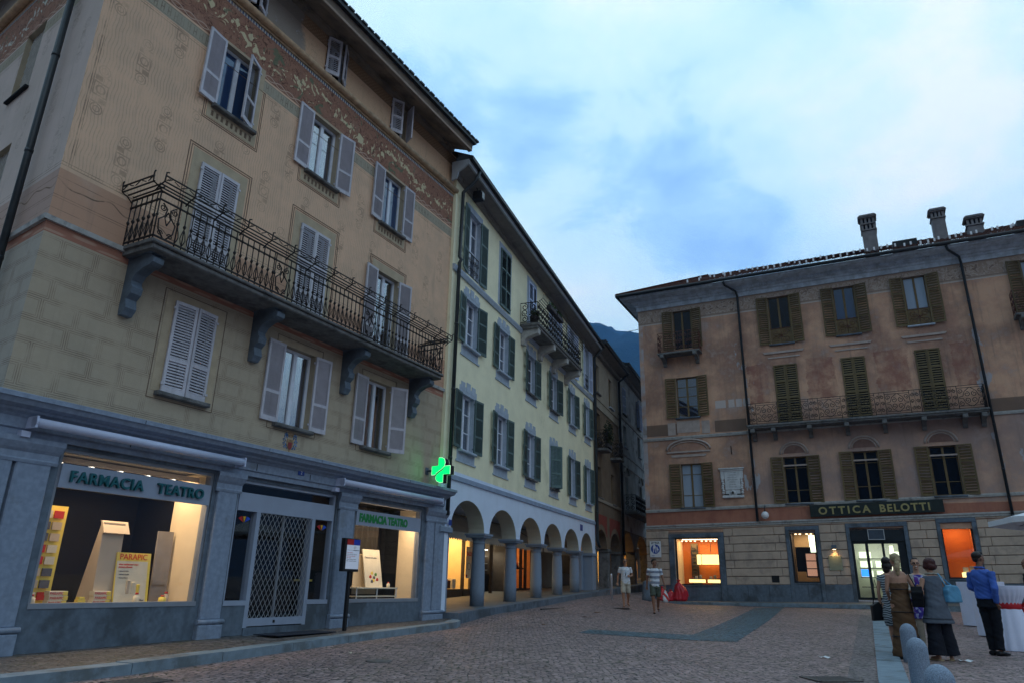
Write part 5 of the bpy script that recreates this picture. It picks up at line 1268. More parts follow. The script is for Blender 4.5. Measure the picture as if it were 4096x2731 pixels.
for k_ in range(7):
    for w_,kind in ((.42,0),(.98,1)):
        if x_+w_>13.5: break
        b.add(scroll_panel(w_,1.04) if kind==0 else ornate(w_,1.04),Matrix.Translation((x_,-.76,8.52))); x_+=w_
b.build('railing',IRON,bl)
for u in (3.62,13.46):
    b=MB(); b.add(scroll_panel(.38,1.04),Matrix.Translation((u,0,8.52))@Matrix.Rotation(R(-90),4,'Z')); b.add(scroll_panel(.38,1.04),Matrix.Translation((u,-.38,8.52))@Matrix.Rotation(R(-90),4,'Z')); b.build('railing',IRON,bl)
def corb3():
    b=MB(); b.prism([(0,-.5),(-.10,-.5),(-.16,-.36),(-.34,-.22),(-.72,-.2),(-.74,-.16),(-.74,0),(0,0)],-.09,.09,'x'); b.bx(-.10,-.80,-.19,.10,-.62,-.02,.02); return b
for u in (3.8,4.75,6.35,7.95,9.5,11.05,12.6,13.3): inst('bracket','r',corb3,DSTONE,bl,(u,0,8.34))
for k_,(u0,u1,zb) in enumerate(((-.66,1.50,12.75),(15.2,17.4,12.55))):
    b=MB(); b.bx(u0-.03,-.70,zb-.10,u1+.03,0,zb,.02); q_=b.build('balcony',DSTONE,RB); rails(q_,u0,u1,-.62,zb,1.08,.55,mat=RUST,name='railing')
    for u in (u0+.22,u1-.22): inst('bracket','r',corb3,DSTONE,q_,(u,0,zb-.10))
# ground floor openings
BF=M('frame_black',(.02,.025,.03),.4,.2,9,0); ORW=M('wall_orange',(.58,.17,.035),.7,.06,1.2,.05,30,streak=.15); RW2=M('wall_warm',(.55,.36,.18),.7,.1,2,0)
LAMPY=emis('light_box',(1,.78,.30),1.5); DISK=emis('spot_disc',(1,.62,.35),3.2)
def rshop(i,mats,power,col,d=1.6,spots=0):
    a,c,z0,z1=og[i]; dz=zw((a+c)/2,z0)-z0; z0+=dz; z1+=dz
    b=MB(); b.box(a,.12,z0,c,.22,z0+.06); b.box(a,.12,z1-.06,c,.22,z1); b.box(a,.12,z0,a+.06,.22,z1); b.box(c-.06,.12,z0,c,.22,z1); f=b.build('shop_window',BF,RB)
    MB().box(a+.05,.16,z0+.05,c-.05,.168,z1-.05).build('pane',GLASS,f)
    b=MB(); b.box(a,.2+d,z0,c,.24+d,z1,0); b.box(a-.03,.2,z0,a,.2+d,z1,1); b.box(c,.2,z0,c+.03,.2+d,z1,1); b.box(a,.2,z0-.04,c,.2+d,z0,2); b.box(a,.2,z1,c,.2+d,z1+.03,1); b.build('room',mats,f)
    if power: lamp(RB,a+.15,c-.15,.2+d*.55,z1-.05,power,col,h=.3)
    q=MB()
    for k_ in range(spots): xx=a+.2+(c-a-.4)*(k_+.5)/spots+(.06 if k_>=spots//2 else -.06); q.sph((xx,.5,z1-.14),(.06,.06,.03),8)
    if spots: q.build('ceiling_spots',DISK,f)
    return f,a,c,z0,z1
def rw(u,v,z=0): return tuple(fw(RBF,u,v,z))
RA=RBF[1]
def rthing(name,label,cat,u,v,z,group=None): return empty(name,rw(u,v,z),RA,label,cat,group)
f,a,c,z0,z1=rshop(0,[ORW,CREAM,FLOORW],24,(1,.66,.30),1.4,8)
MB().box(a+.04,.5,z0+.04,a+.34,1.5,z1-.1).build('pale_side_panel',CREAM,f) if False else None
q=MB()
for k_ in range(9): q.box(a+.50,1.35,z0+.35+.17*k_,a+.74,1.40,z0+.37+.17*k_); q.tube([(a+.53,1.33,z0+.42+.17*k_),(a+.60,1.32,z0+.42+.17*k_),(a+.64,1.32,z0+.42+.17*k_),(a+.71,1.33,z0+.42+.17*k_)],[.022,.026,.026,.022],6)
q.box(a+.46,1.40,z0+.05,a+.48,1.44,z1-.3); q.box(a+.76,1.40,z0+.05,a+.78,1.44,z1-.3); q.build('spectacle_rack',BF,f)
q=MB(); q.box(a+.44,1.44,z0,a+.80,1.5,z1-.2); q.build('mirror_panel',M('mirror_panel',(.22,.17,.10),.3,.2,3,0),f)
root=rthing('light_box','wide glowing display box hung across the left optician window','display box',.33,1.1,z0+.98); MB().bx(0,0,0,1.42,.12,.48,.02).build('glowing_panel',LAMPY,root)
b=MB(); 
for zz in (-.02,.48): b.box(-.02,-.02,zz,1.44,.14,zz+.02)
b.box(.22,-.022,0,.24,-.002,.48); b.build('rim',BF,root); MB().box(.7,-.03,.5,.72,0,1.1).build('hanger',BF,root)
for k_,(u,lb) in enumerate(((.02,'left'),(.92,'right'))):
    root=rthing('display_plinth',lb+' glowing display plinth on the sill of the left optician window','plinth',u,.5,z0+.02,'glowing plinths'); MB().bx(.2,.05,0,.58,.3,.10,.01).build('foot',CREAM,root); MB().bx(0,0,.10,.72,.35,.26,.02).build('glowing_top',LAMPY,root)
    b=MB(); b.box(-.015,-.015,.255,.735,.36,.27); b.box(-.015,-.015,.09,.735,.36,.105); b.build('rim',BF,root)
    for j in range(3):
        o=rthing('goods_box',('front','middle','rear')[j]+' small item on the '+lb+' glowing plinth','box',u+.08+.2*j,.56,z0+.295,'small goods on the plinths'); MB().bx(0,0,0,.12,.08,.07+.06*((j+k_)%3),.008).build('body',(FOOD[0],CARD,KRAFT)[(j+k_)%3],o)
f,a,c,z0,z1=rshop(1,[RW2,DKW,FLOORW],14,(1,.75,.5),1.6,4)
MB().box(a+.1,.9,z0+.5,c-.35,.95,z0+1.6).build('dark_panel',BLACK,f)
root=rthing('picture_panel','dark panel with lit face photographs in the narrow optician window','picture',5.42,.6,z0+.25); MB().box(0,0,0,.5,.04,1.1).build('panel',BLACK,root)
for k_ in range(3): MB().box(.04,-.01,.06+.34*k_,.46,0,.36+.34*k_).build('picture',emis('picture_glow',(.9,.45,.28),.35) if 'picture_glow' not in bpy.data.materials else bpy.data.materials['picture_glow'],root)
b=MB(); b.box(c-.4,1.2,z0+1.25,c-.15,1.25,z1-.15); b.build('tube_lamp',emis('lamp_green',(.85,1,.75),1.6),f)
f,a,c,z0,z1=rshop(3,[ORW,M('wall_orange_side',(.5,.18,.05),.7),FLOORW],11,(1,.55,.25),1.2,3)
root=rthing('display_plinth','glowing display plinth in the right optician window behind the man in the blue shirt','plinth',11.55,.45,z0+.02); MB().bx(0,0,0,.6,.3,.24,.02).build('glowing_top',LAMPY,root); MB().bx(.05,.1,.25,.25,.2,.45,.01).build('white_box',CARD,root); MB().bx(.3,.1,.25,.55,.15,.5,.01).build('picture_card',KRAFT,root)
f,a,c,z0,z1=rshop(4,[DKW,DKW,FLOORW],0,(1,1,1),1.2,0)
# entrance
a,c,z0,z1=og[2]; dz=zw(8.5,z0)-z0-.1; z0+=dz; z1+=dz+.05
b=MB(); b.box(a,.0,z1-.55,c,.14,z1); b.box(a,.06,z0,a+.10,.16,z1-.55); b.box(c-.32,.06,z0,c,.16,z1-.55); b.box(a+.55,.05,z0,a+.67,.16,z1-.55); b.box(c-.95,.05,z0,c-.85,.16,z1-.55); b.box(a,.05,z0,c,.16,z0+.08); b.box(a,.05,z1-.66,c,.16,z1-.55); f=b.build('entrance',BF,RB)
MB().box(a+.1,.10,z0+.08,c-.3,.108,z1-.6).build('pane',GLASS,f)
MB().box(a+.75,-.06,z1-.48,a+1.35,.04,z1-.08).build('air_conditioner',M('ac_dark',(.06,.08,.11),.5),f); outline(q:=MB(),a+.72,a+1.38,z1-.50,z1-.05,.03,-.075); q.warp(lambda x,y,z:(x,y,z)); q.build('ac_frame',ALU,f)
WR=M('room_white',(.62,.64,.58),.7,.05,2,0); b=MB(); b.box(a,3.2,z0,c,3.3,z1,0); b.box(a-.03,.2,z0,a,3.2,z1,0); b.box(c,.2,z0,c+.03,3.2,z1,0); b.box(a,.2,z0-.04,c,3.2,z0,1); b.box(a,.2,z1,c,3.2,z1+.03,0); b.build('room',[WR,FLOORW],f)
lamp(RB,a+.4,c-.4,1.6,z1-.1,26,(.95,1,.90),name='lamp_strip',h=1.0)
SHG=emis('shelf_glow',(.85,.95,.70),.9)
root=rthing('wall_shelves','lit glass shelves with spectacles seen through the optician door','shelves',7.6,2.6,z0)
for k_ in range(4):
    for j in range(3):
        if (k_+j)%4: MB().box(.05+.65*j,-.05,.55+.42*k_,.55+.65*j,.2,.83+.42*k_).build('lit_case',SHG,root)
    MB().box(0,-.1,.5+.42*k_,1.9,.25,.53+.42*k_).build('shelf',BF,root)
MB().box(.05,-.1,.98,.42,-.06,1.30).build('screen',emis('screen_blue',(.03,.25,1),1.2),root)
MB().box(8.95,1.0,z0+.3,9.10,1.1,z1-.7).build('tube_lamp',emis('tube_green',(.95,1,.70),2.2),RB)
text('window_lettering','OTTICA',.10,[WPAINT],f,(a+1.0,.09,z1-.90),.001,.001)
# sign, lamps, plaque
root=empty('shop_sign',rw(5.92,-.10,zw(5.9,4.06)),RA,'long dark sign board with gold letters OTTICA BELOTTI over the optician','sign'); root.rotation_euler=(0,-math.atan(.0195),RA)
MB().bx(0,-.08,0,5.34,0,.53,.01).build('board',M('board_dark',(.022,.03,.028),.4,.2,6,.02,40),root)
GOLD=M('letter_gold',(.42,.36,.16),.35,.1,9,0,metal=.3)
text('lettering','OTTICA',.45,[GOLD],root,(.36,-.095,.10),.012,.012,1.02,1.40); text('lettering','BELOTTI',.45,[GOLD],root,(2.86,-.095,.10),.012,.012,.98,1.22)
root=empty('globe_lamp',rw(3.95,-.28,zw(4,4.22)),RA,'unlit white globe lamp on the wall by the downpipe, above the salmon band','lamp'); MB().sph((0,0,0),.175,20).build('globe',M('opal_globe',(.78,.80,.84),.25,.03,2,0),root)
b=MB(); b.tube([(0,0,.16),(0,.02,.38),(0,.26,.44)],.022,8); b.lathe([(.06,.14),(.05,.2)],10); b.build('bracket',BLACK,root)
root=empty('wall_sconce',rw(6.74,-.14,zw(6.7,2.62)),RA,'lit wall lamp left of the optician door','lamp'); b=MB(); b.prism([(-.10,.0),(.10,.0),(.10,.18),(-.10,.18)],-.07,.10,'y'); b.build('housing',GRAN,root)
MB().lathe([(.07,-.01),(.06,0)],12).build('bulb',emis('bulb',(1,.7,.35),6),root)
l=bpy.data.lights.new('sconce_light','SPOT'); l.energy=22; l.color=(1,.55,.18); l.spot_size=R(120); l.spot_blend=.6; l.shadow_soft_size=.05; q=bpy.data.objects.new('sconce_light',l); COL.objects.link(q); q.parent=root; q.location=(0,0,-.02); q.rotation_euler=(R(-12),0,0)
root=empty('glass_plate',rw(6.45,-.06,zw(6.7,1.72)),RA,'greenish glass name plate under the lit wall lamp','plate'); MB().bx(0,-.015,0,.55,.0,.62,.005).build('plate',M('plate_green',(.22,.26,.20),.15,.1,3,0,spec=.6),root)
for xx,zz in ((.04,.05),(.51,.05),(.04,.57),(.51,.57)): MB().lathe([(.015,0),(.015,.02)],8).warp(lambda x,y,z:(x,-z-.015,y)).build('fixing',ALU,root,(xx,0,zz))
root=empty('wall_plaque',rw(1.98,-.0,zw(2.4,5.16)),RA,'carved white marble plaque with rows of writing beside the first floor window','plaque'); MARB=M('marble',(.58,.60,.62),.6,.12,6,.2,60,streak=.3); 
MB().bx(.20,-.06,.36,.93,0,1.28,.01).build('slab',MARB,root); b=MB(); b.bx(-.05,-.13,1.36,1.16,0,1.42,.01); b.bx(0,-.09,1.28,1.12,0,1.36,.01); b.build('cap',MARB,root)
b=MB()
for s_ in (0,1):
    x_=.10 if not s_ else 1.0; b.bx(x_-.08,-.07,.9,x_+.09,0,1.28,.01)
    for k_ in range(7): b.sph((x_+.02*math.sin(k_*2),-.03,.22+.11*k_),(.075,.05,.07),8)
b.bx(.05,-.09,-.02,1.06,0,.10,.01); b.sph((.555,-.06,.22),(.13,.07,.13),12); b.bx(.2,-.05,.1,.9,0,.34,.02); b.build('carved_border',MARB,root)
b=MB(); b.sph((.555,-.11,.22),(.065,.04,.07),10)
for s_ in (-1,1): b.bx(.555+s_*.3-.11,-.075,.09,.555+s_*.3+.11,-.04,.17,.02)
b.build('bronze_medallion',M('bronze',(.05,.05,.05),.5),root)
for k_,(s_,sz) in enumerate((('ACCOLSE NOBILE',.065),('IN QUESTA CASA',.065),('DIMORAVA NEL SECOLO',.055),('E PREPARAVA CON ANIMO',.055),('L OPERA SUA',.065),('ALLA MEMORIA',.065),('I CITTADINI POSERO',.055))):
    text('inscription',s_,sz,[GREYT],root,(.565,-.062,1.17-.115*k_),.001,0,.75,1,'CENTER')
b=MB(); b.tube([(2.62,-.02,7.3),(2.60,-.02,7.72)],.02,5); b.build('wall_hook',IRON,RB)
b=MB(); b.tube([(RX0-.55,-.1,14.42),(RX0+.02,-.05,14.46)],.014,5); b.build('iron_rod',IRON,RB)
for (a,c),z1 in zip(R1[1:4],Z1t[1:4]):
    m_=(a+c)/2; b=MB(); b.prism([(m_+.46*math.cos(math.pi*k/12),z1+.16+.38*math.sin(math.pi*k/12)) for k in range(13)],-.012,0,'y'); b.build('painted_lunette',bpy.data.materials.get('lunette_brown') or M('lunette_brown',(.20,.12,.10),.9,.2,3,.1,40),RB)
MB().bx(3.95,-.06,1.32,4.28,0,1.62,.01).build('wall_vent',BLACK,RB)
# pedestrian zone sign
root=empty('zone_sign',rw(-1.42,-.10,zw(-1.4,2.44)),RA,'white pedestrian zone sign with a blue disc on the corner of the pink house','sign')
MB().bx(-.28,-.02,0,.28,0,.77,.004).build('panel',WPAINT,root); text('lettering','ZONA',.13,[BLACK],root,(0,-.024,.645),.001,.003,1.1,1,'CENTER')
SB_=M('sign_blue',(.01,.06,.35),.4,.05,3,0); n=28; MB().prism([(.225*math.cos(2*math.pi*k/n),.39+.225*math.sin(2*math.pi*k/n)) for k in range(n)],-.026,-.021,'y').build('blue_disc',SB_,root)
b=MB()
def fig(cx,cz,s):
    b.prism([(cx+.035*s*math.cos(2*math.pi*k/10),cz+.25*s+.035*s*math.sin(2*math.pi*k/10)) for k in range(10)],-.031,-.027,'y')
    b.prism([(cx-.03*s,cz+.21*s),(cx+.03*s,cz+.21*s),(cx+.06*s,cz+.05*s),(cx-.07*s,cz+.05*s)],-.031,-.027,'y')
    b.prism([(cx-.05*s,cz+.05*s),(cx-.02*s,cz+.05*s),(cx-.04*s,cz-.12*s),(cx-.07*s,cz-.12*s)],-.031,-.027,'y'); b.prism([(cx+.01*s,cz+.05*s),(cx+.04*s,cz+.05*s),(cx+.06*s,cz-.12*s),(cx+.03*s,cz-.12*s)],-.031,-.027,'y')
    b.prism([(cx+.03*s,cz+.19*s),(cx+.12*s,cz+.06*s),(cx+.10*s,cz+.04*s),(cx+.02*s,cz+.15*s)],-.031,-.027,'y')
fig(-.05,.36,1.15); fig(.10,.30,.72); b.build('pictogram',WPAINT,root)
text('small_print','eccetto',.05,[SB_],root,(-.2,-.024,.06),.001,.001)
# ================================================================ square furniture
def gp(x,y,dz=0): return (x,y,gz(x,y)+dz)
# green pharmacy cross
root=empty('pharmacy_cross',pw(5.32,0,3.73),PA,'glowing green pharmacy cross split by an S curve, bracketed off the beige wall','sign')
GRN=emis('cross_green',(.0,1.0,.18),.95); WED=emis('cross_edge',(.75,1,.8),.8)
def cross_half(sgn):
    # local coords in the sign plane: a = distance from the wall, c = height; curve from top arm down to the wall arm
    S=[(-.52,.31)]
    cur=[(-.60,.27),(-.625,.17),(-.60,.08),(-.52,.01),(-.43,-.04),(-.36,-.09),(-.325,-.13)]
    if sgn>0: P=[(-.22,-.13),(-.22,.095),(-.42,.105),(-.42,.31),(-.52,.31)]+cur
    else: 
        g=.022; c2=[(a-g*1.2,c-g) for a,c in cur[2:]]
        P=[(-.60-g*.9,.095),(-.78,.095),(-.78,-.12),(-.575,-.12),(-.575,-.325),(-.48,-.325),(-.39,-.29),(-.345,-.22)]+c2[::-1]
        P=P[:-1]+[(-.615,.08)]
    return P
b=MB()
for s_ in (1,-1): 
    P=cross_half(s_); b.prism(P,-.09,.09,'x',m=1)
    for xx in (-.095,.09): b.prism(P,xx,xx+.005,'x',m=2)
    cx=sum(p[0] for p in P)/len(P); cz=sum(p[1] for p in P)/len(P)
    Q=[(cx+(p[0]-cx)*.965,cz+(p[1]-cz)*.965) for p in P]
    for xx in (-.099,.095): b.prism(Q,xx,xx+.004,'x',m=0)
b.build('cross',[GRN,BLACK,WED],root)
b=MB(); b.tube([(0,0,-.0),(0,-.24,.0)],.03,8); b.box(-.06,-.02,-.09,.06,0,.09); b.build('bracket',GRAN,root)
l=bpy.data.lights.new('cross_light','AREA'); l.energy=.7; l.size=.5; l.color=(.1,1,.3)
for sx in (-1,1):
    q=bpy.data.objects.new('cross_light',l); COL.objects.link(q); q.parent=root; q.location=(sx*.12,-.5,0); q.rotation_euler=(0,R(-90*sx),0)
# information board on a post
z0=gz(*pw(1.9,-.55)[:2])+.13
root=empty('information_board',(pw(1.93,-.62)[0],pw(1.93,-.62)[1],z0),PA,'black framed notice board on a post before the pharmacy, red and blue heading','board')
MB().bx(-.035,-.03,0,.035,.03,1.15,.004).build('post',BLACK,root); MB().bx(-.27,-.06,1.10,.20,.04,1.74,.008).build('frame',BLACK,root)
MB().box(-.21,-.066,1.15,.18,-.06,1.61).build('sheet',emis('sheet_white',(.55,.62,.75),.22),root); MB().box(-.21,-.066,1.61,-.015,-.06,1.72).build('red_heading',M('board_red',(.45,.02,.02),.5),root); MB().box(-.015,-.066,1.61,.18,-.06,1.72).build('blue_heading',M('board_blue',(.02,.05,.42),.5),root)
b=MB(); b.box(-.02,-.07,1.505,.17,-.066,1.515)
for k_ in range(5): b.box(-.19+.033*k_,-.07,1.505,-.182+.033*k_,-.066,1.515)
b.build('rule',BLACK,root)
for k_,(s_,m_) in enumerate((('Pronto qualitativo',REDT),('Centro dei farmaci e delle cure',GREYT),('Dipartimento della sanit\u00e0 e',REDT),('della socialit\u00e0',REDT),('Divisione della salute pubblica',GREYT),('Ufficio del farmacista cantonale',GREYT))): text('lettering',s_,.024,[m_],root,(-.20,-.068,1.455-.032*k_),.0005)
for k_,s_ in enumerate(('Repubblica','e Cantone','Ticino')): text('lettering',s_,.018,[GREYT],root,(-.01,-.068,1.575-.02*k_),.0005)
DRN=M('drain_iron',(.13,.115,.11),.6,.2,20,.1,60)
def sewer(name,loc,rz,w,d,label,mat=None):
    root=empty(name,loc,rz,label,'drain'); b=MB(); b.box(-w/2,-d/2,-.02,w/2,-d/2+.03,.012); b.box(-w/2,d/2-.03,-.02,w/2,d/2,.012); b.box(-w/2,-d/2,-.02,-w/2+.03,d/2,.012); b.box(w/2-.03,-d/2,-.02,w/2,d/2,.012)
    b.build('frame',DRN,root); b=MB(); n=int(w/.05)
    for i in range(1,n): b.box(-w/2+i*w/n-.012,-d/2+.03,-.02,-w/2+i*w/n+.012,d/2-.03,.009)
    b.box(-w/2,-d/2,-.03,w/2,d/2,.002,1); b.build('grating',[DRN,DRN],root); return root
sewer('drain_grate',gp(-4.25,9.0,.004),R(55),.62,.45,'square iron drain grate by the kerb, bottom left')
sewer('drain_grate',gp(4.35,10.35,.006),R(10),.62,.5,'iron drain grate set in the setts beside the pale stone strip'); sewer('drain_grate',gp(3.95,27.1,.006),R(0),.9,.28,'dark drain grate in the cobbles near the walking men')
sewer('slot_drain',gp(1.6,24.6,.006),R(62),2.2,.07,'long narrow slot drain in the cobbles before the arcade')
b=MB(); b.lathe([(.19,-.02),(.19,.012),(.16,.016)],20); tag(b.build('manhole_cover',DRN,None,gp(-1.87,11.35,.002)),'small round iron cover in the cobbles before the pharmacy','cover')
b=MB(); b.bx(-.75,-.30,0,.75,.28,.012,.003); o=b.build('doormat',M('mat_dark',(.02,.025,.04),.95,.2,60,.4,120),None,(*pw(.72,-.52)[:2],gz(*pw(.72,-.52)[:2])+.148),PA); tag(o,'dark blue doormat before the grilled pharmacy door','mat')
for (x_,y_,w,h,a_,lb) in ((5.42,13.02,.24,.10,.3,'white scrap of paper on the cobbles, left of the pale stone strip'),(7.75,12.9,.26,.12,-.1,'white paper lying by the feet of the woman in black trousers'),(-2.48,12.25,.07,.04,.8,'tiny white scrap of paper near the pharmacy kerb')):
    b=MB(); n=5
    for i in range(n+1): b.v+=[(w*(i/n-.5),-h/2,.012+.014*math.sin(i*1.7)),(w*(i/n-.5)+.02,h/2,.02+.012*math.cos(i*2))]
    for i in range(n): b.face((2*i,2*i+2,2*i+3,2*i+1),0,True)
    o=b.build('paper_scrap',CARD if w<.1 else WPAINT,None,gp(x_,y_,.003),a_); tag(o,lb,'paper')
LF=M('dry_leaf',(.24,.11,.035),.8,.4,30,0); g=random.Random(11)
for i,(x_,y_,lb) in enumerate(((2.37,22.1,'curled brown leaf on the cobbles before the arcade, largest of the three'),(2.9,24.2,'small brown leaf farther back on the cobbles before the arcade'),(.95,19.0,'small brown leaf on the cobbles left of the blue paving'))):
    b=MB(); s=(.22,.12,.10)[i]; 
    for k_ in range(5): a=k_*1.1+g.random(); b.poly([(0,0,.02),(s*.4*math.cos(a-.3),s*.4*math.sin(a-.3),.03),(s*math.cos(a),s*math.sin(a),.015+.03*g.random()),(s*.4*math.cos(a+.3),s*.4*math.sin(a+.3),.035)])
    tag(b.build('dry_leaf',LF,None,gp(x_,y_,.004)),lb,'leaf')
# bollards
for i,(x_,y_,lb) in enumerate(((6.67,12.6,'rounded granite bollard farthest back, before the woman in brown'),(5.19,9.65,'middle one of three rounded granite bollards'),(3.77,6.72,'nearest rounded granite bollard, cut off by the bottom edge'))):
    b=MB(); r=.123; b.lathe([(r*1.02,-.1),(r,.1),(r,.455)]+[(r*math.cos(R(a)),.455+.145*math.sin(R(a))) for a in range(10,90,10)]+[(.004,.60)],28)
    tag(b.build('stone_bollard',GRAN3,None,gp(x_,y_)),lb,'bollard','granite bollards beside the stone strip')
b=MB(); b.lathe([(.045,-.1),(.045,.97),(.04,1.0),(.01,1.01)],14); tag(b.build('steel_bollard',M('steel',(.55,.58,.64),.3,.1,8,.02,60,metal=.7),None,gp(4.33,30.9)),'slim steel post standing in the street mouth','bollard')
b=MB(); b.lathe([(.26,-.1),(.24,.1),(.17,.75),(.13,.84),(.02,.86)],16); tag(b.build('conical_bollard',GRAN,None,gp(6.35,33.9)),'tapered grey stone guard at the corner of the pink house','bollard')
# red rubbish bags
BAG=M('bag_red',(.50,.02,.035),.32,.15,5,.5,14,spec=.5)
def bag(w,h,seed):
    b=MB(); g=random.Random(seed); ph=[g.random()*6 for _ in range(6)]
    def wob(t,z): 
        k=z/h; return 1+.11*math.sin(2*t+ph[0]+k*3)+.08*math.sin(5*t+ph[1]-k*6)*(.4+k)+.05*math.sin(11*t+ph[2]+9*k)+.03*math.sin(19*t+ph[3]-17*k)
    pr=[(.30,0),(.48,.04),(.53,.12),(.50,.2),(.52,.28),(.49,.38),(.49,.46),(.42,.56),(.40,.64),(.30,.73),(.20,.81),(.08,.87),(.06,.90),(.13,.95),(.16,1.0),(.10,.97)]; b.lathe([(w*r,h*z) for r,z in pr],60,wob=wob); b.warp(lambda x,y,z:(x+.06*w*math.sin(z*7+ph[4])+z*.10*math.sin(ph[5]),y,z)); return b
for u,v,w,h,lb in ((-.14,-.72,.58,.97,'tallest red rubbish bag under the lit optician window'),(-.62,-.82,.42,.52,'middle smaller red rubbish bag by the pink house wall'),(-.98,-.66,.50,.66,'leftmost red rubbish bag, nearest the house corner')):
    p=rw(u,v); o=bag(w,h,int(h*100)).build('rubbish_bag',BAG,None,(p[0],p[1],.395)); tag(o,lb,'bag','red rubbish bags by the pink house')
# cocktail tables
CLOTH=M('table_cloth',(.74,.78,.96),.85,.03,3,.15,30); RIB=M('ribbon_red',(.50,.02,.03),.5,.1,8,.1,30)
def ctable(x_,y_,h,tied,lb,rz=0):
    root=empty('cocktail_table',gp(x_,y_),rz,lb,'table','white clothed standing tables')
    b=MB(); b.lathe([(.02,h-.03),(.355,h-.03),(.36,h-.004),(.35,h),(.004,h+.001)],40,cap=False); b.build('table_top',CLOTH,root)
    if tied: pr=[(.362,h-.002),(.352,h-.07),(.315,h-.18),(.255,h-.29),(.225,h-.36),(.228,h-.42),(.26,h-.55),(.31,h-.8),(.345,h-1.0),(.37,.03),(.372,.0)]
    else: pr=[(.362,h-.002),(.358,h-.1),(.355,h-.5),(.352,.06),(.35,.02)]
    def wob(t,z): k=1-z/h; return 1+(.045*math.sin(9*t+1.3*math.sin(3*t))*k if tied and z<h-.4 else (.035*math.sin(22*t)*max(0,min(1,(h-z-.02)*4)) if tied else .010*math.sin(8*t)))
    if tied: 
        pr2=[]
        for (r0,z0),(r1,z1) in zip(pr,pr[1:]):
            for k_ in range(4): pr2.append((r0+(r1-r0)*k_/4,z0+(z1-z0)*k_/4))
        pr=pr2+[pr[-1]]
    MB().lathe(pr,120,wob=wob,cap=False).build('cloth',CLOTH,root)
    if tied:
        b=MB(); b.lathe([(.228,h-.44),(.238,h-.43),(.240,h-.32),(.232,h-.31)],40,cap=False); 
        for s_ in (-1,1): b.tube([(.22,-.06,h-.375),(.30,-.08,h-.33+.03*s_),(.31,-.10,h-.375),(.24,-.06,h-.38)],.018,6,flat=.5); b.tube([(.23,-.06,h-.39),(.27,-.07+.03*s_,h-.5),(.29,-.07+.05*s_,h-.60)],.02,6,flat=.3)
        b.build('ribbon',RIB,root)
    return root
ctable(9.95,14.9,1.19,True,'standing table in white cloth tied with a red ribbon',R(-20)); ctable(11.62,18.0,1.235,False,'white clothed standing table just behind the ribboned one'); ctable(13.42,21.5,1.19,False,'straight white clothed standing table behind the man in the blue shirt')
# white parasol
root=empty('parasol',gp(15.0,18.6),R(8),'white parasol reaching in from the right edge','parasol')
PAR=M('parasol_cloth',(.70,.72,.76),.85,.03,3,.1,20); zr=2.76-gz(14.75,18.6)+.02
b=MB(); n=8; rr=2.22; pts=[(rr*math.cos(2*math.pi*k/n),rr*math.sin(2*math.pi*k/n)) for k in range(n)]
for k in range(n):
    p,q=pts[k],pts[(k+1)%n]; m_=6
    for i in range(m_):
        t0,t1=i/m_,(i+1)/m_; z_=lambda t:zr+.12+(1-t)**1.15*.62
        b.poly([(p[0]*t0,p[1]*t0,z_(t0)),(p[0]*t1,p[1]*t1,z_(t1)),(q[0]*t1,q[1]*t1,z_(t1)),(q[0]*t0,q[1]*t0,z_(t0))])
    for i in range(4):
        a=(p[0]+(q[0]-p[0])*i/4,p[1]+(q[1]-p[1])*i/4); c=(p[0]+(q[0]-p[0])*(i+1)/4,p[1]+(q[1]-p[1])*(i+1)/4); b.poly([(*a,zr+.12),(*a,zr-.02),(*c,zr-.02),(*c,zr+.12)])
b.build('canopy',PAR,root); MB().tube([(0,0,0),(0,0,zr+.76)],.035,10).build('pole',ALU,root); MB().lathe([(.3,0),(.3,.05),(.06,.10)],20).build('base',GRAN,root)
for k in range(n): MB().tube([(0,0,zr+.70),(pts[k][0]*.98,pts[k][1]*.98,zr+.10)],.012,4).build('rib',ALU,root)
# ================================================================ people
def remesh(mb,name,mat,parent,vox=.011,smooth=2,noise=0,seed=0):
    me=mb.mesh(name,mat); o=bpy.data.objects.new(name,me); COL.objects.link(o)
    r=o.modifiers.new('r','REMESH'); r.mode='VOXEL'; r.voxel_size=vox
    s=o.modifiers.new('s','SMOOTH'); s.iterations=smooth; s.factor=.5
    me2=bpy.data.meshes.new_from_object(o.evaluated_get(bpy.context.evaluated_depsgraph_get())); me2.name=name
    bpy.data.objects.remove(o); me2.materials.clear(); me2.materials.append(mat)
    if noise:
        from mathutils import noise as nn
        for v in me2.vertices:
            c=v.co; a=nn.noise((c.x*7+seed,c.y*7,c.z*13)); f=nn.noise((c.x*3+seed,c.y*3,c.z*22+c.x*14)); v.co=c+v.normal*(a*noise+f*noise*.7)
    for p in me2.polygons: p.use_smooth=True
    return link(name,me2,parent)
def skin(name,col): return M(name,col,.55,.06,8,.08,60,spec=.35)
SK1=skin('skin_tan',(.36,.19,.12)); SK2=skin('skin_brown',(.24,.12,.075)); SK3=skin('skin_fair',(.46,.26,.18))
HB=M('hair_dark',(.018,.013,.011),.45,.4,40,.4,60); HR=M('hair_auburn',(.055,.014,.012),.5,.4,40,.4,60); HBL=M('hair_blond',(.34,.26,.15),.5,.3,30,.4,60); EYE=M('eye_dark',(.01,.01,.012),.3); SHOE=M('shoe_black',(.012,.012,.014),.4); SAND=M('sandal',(.16,.08,.04),.7); LIP=M('mouth',(.35,.10,.08),.5); TEETH=M('teeth',(.7,.68,.62),.4)
SM=lambda v,s:[tuple(k*s for k in q) for q in v]
class Pose: pass
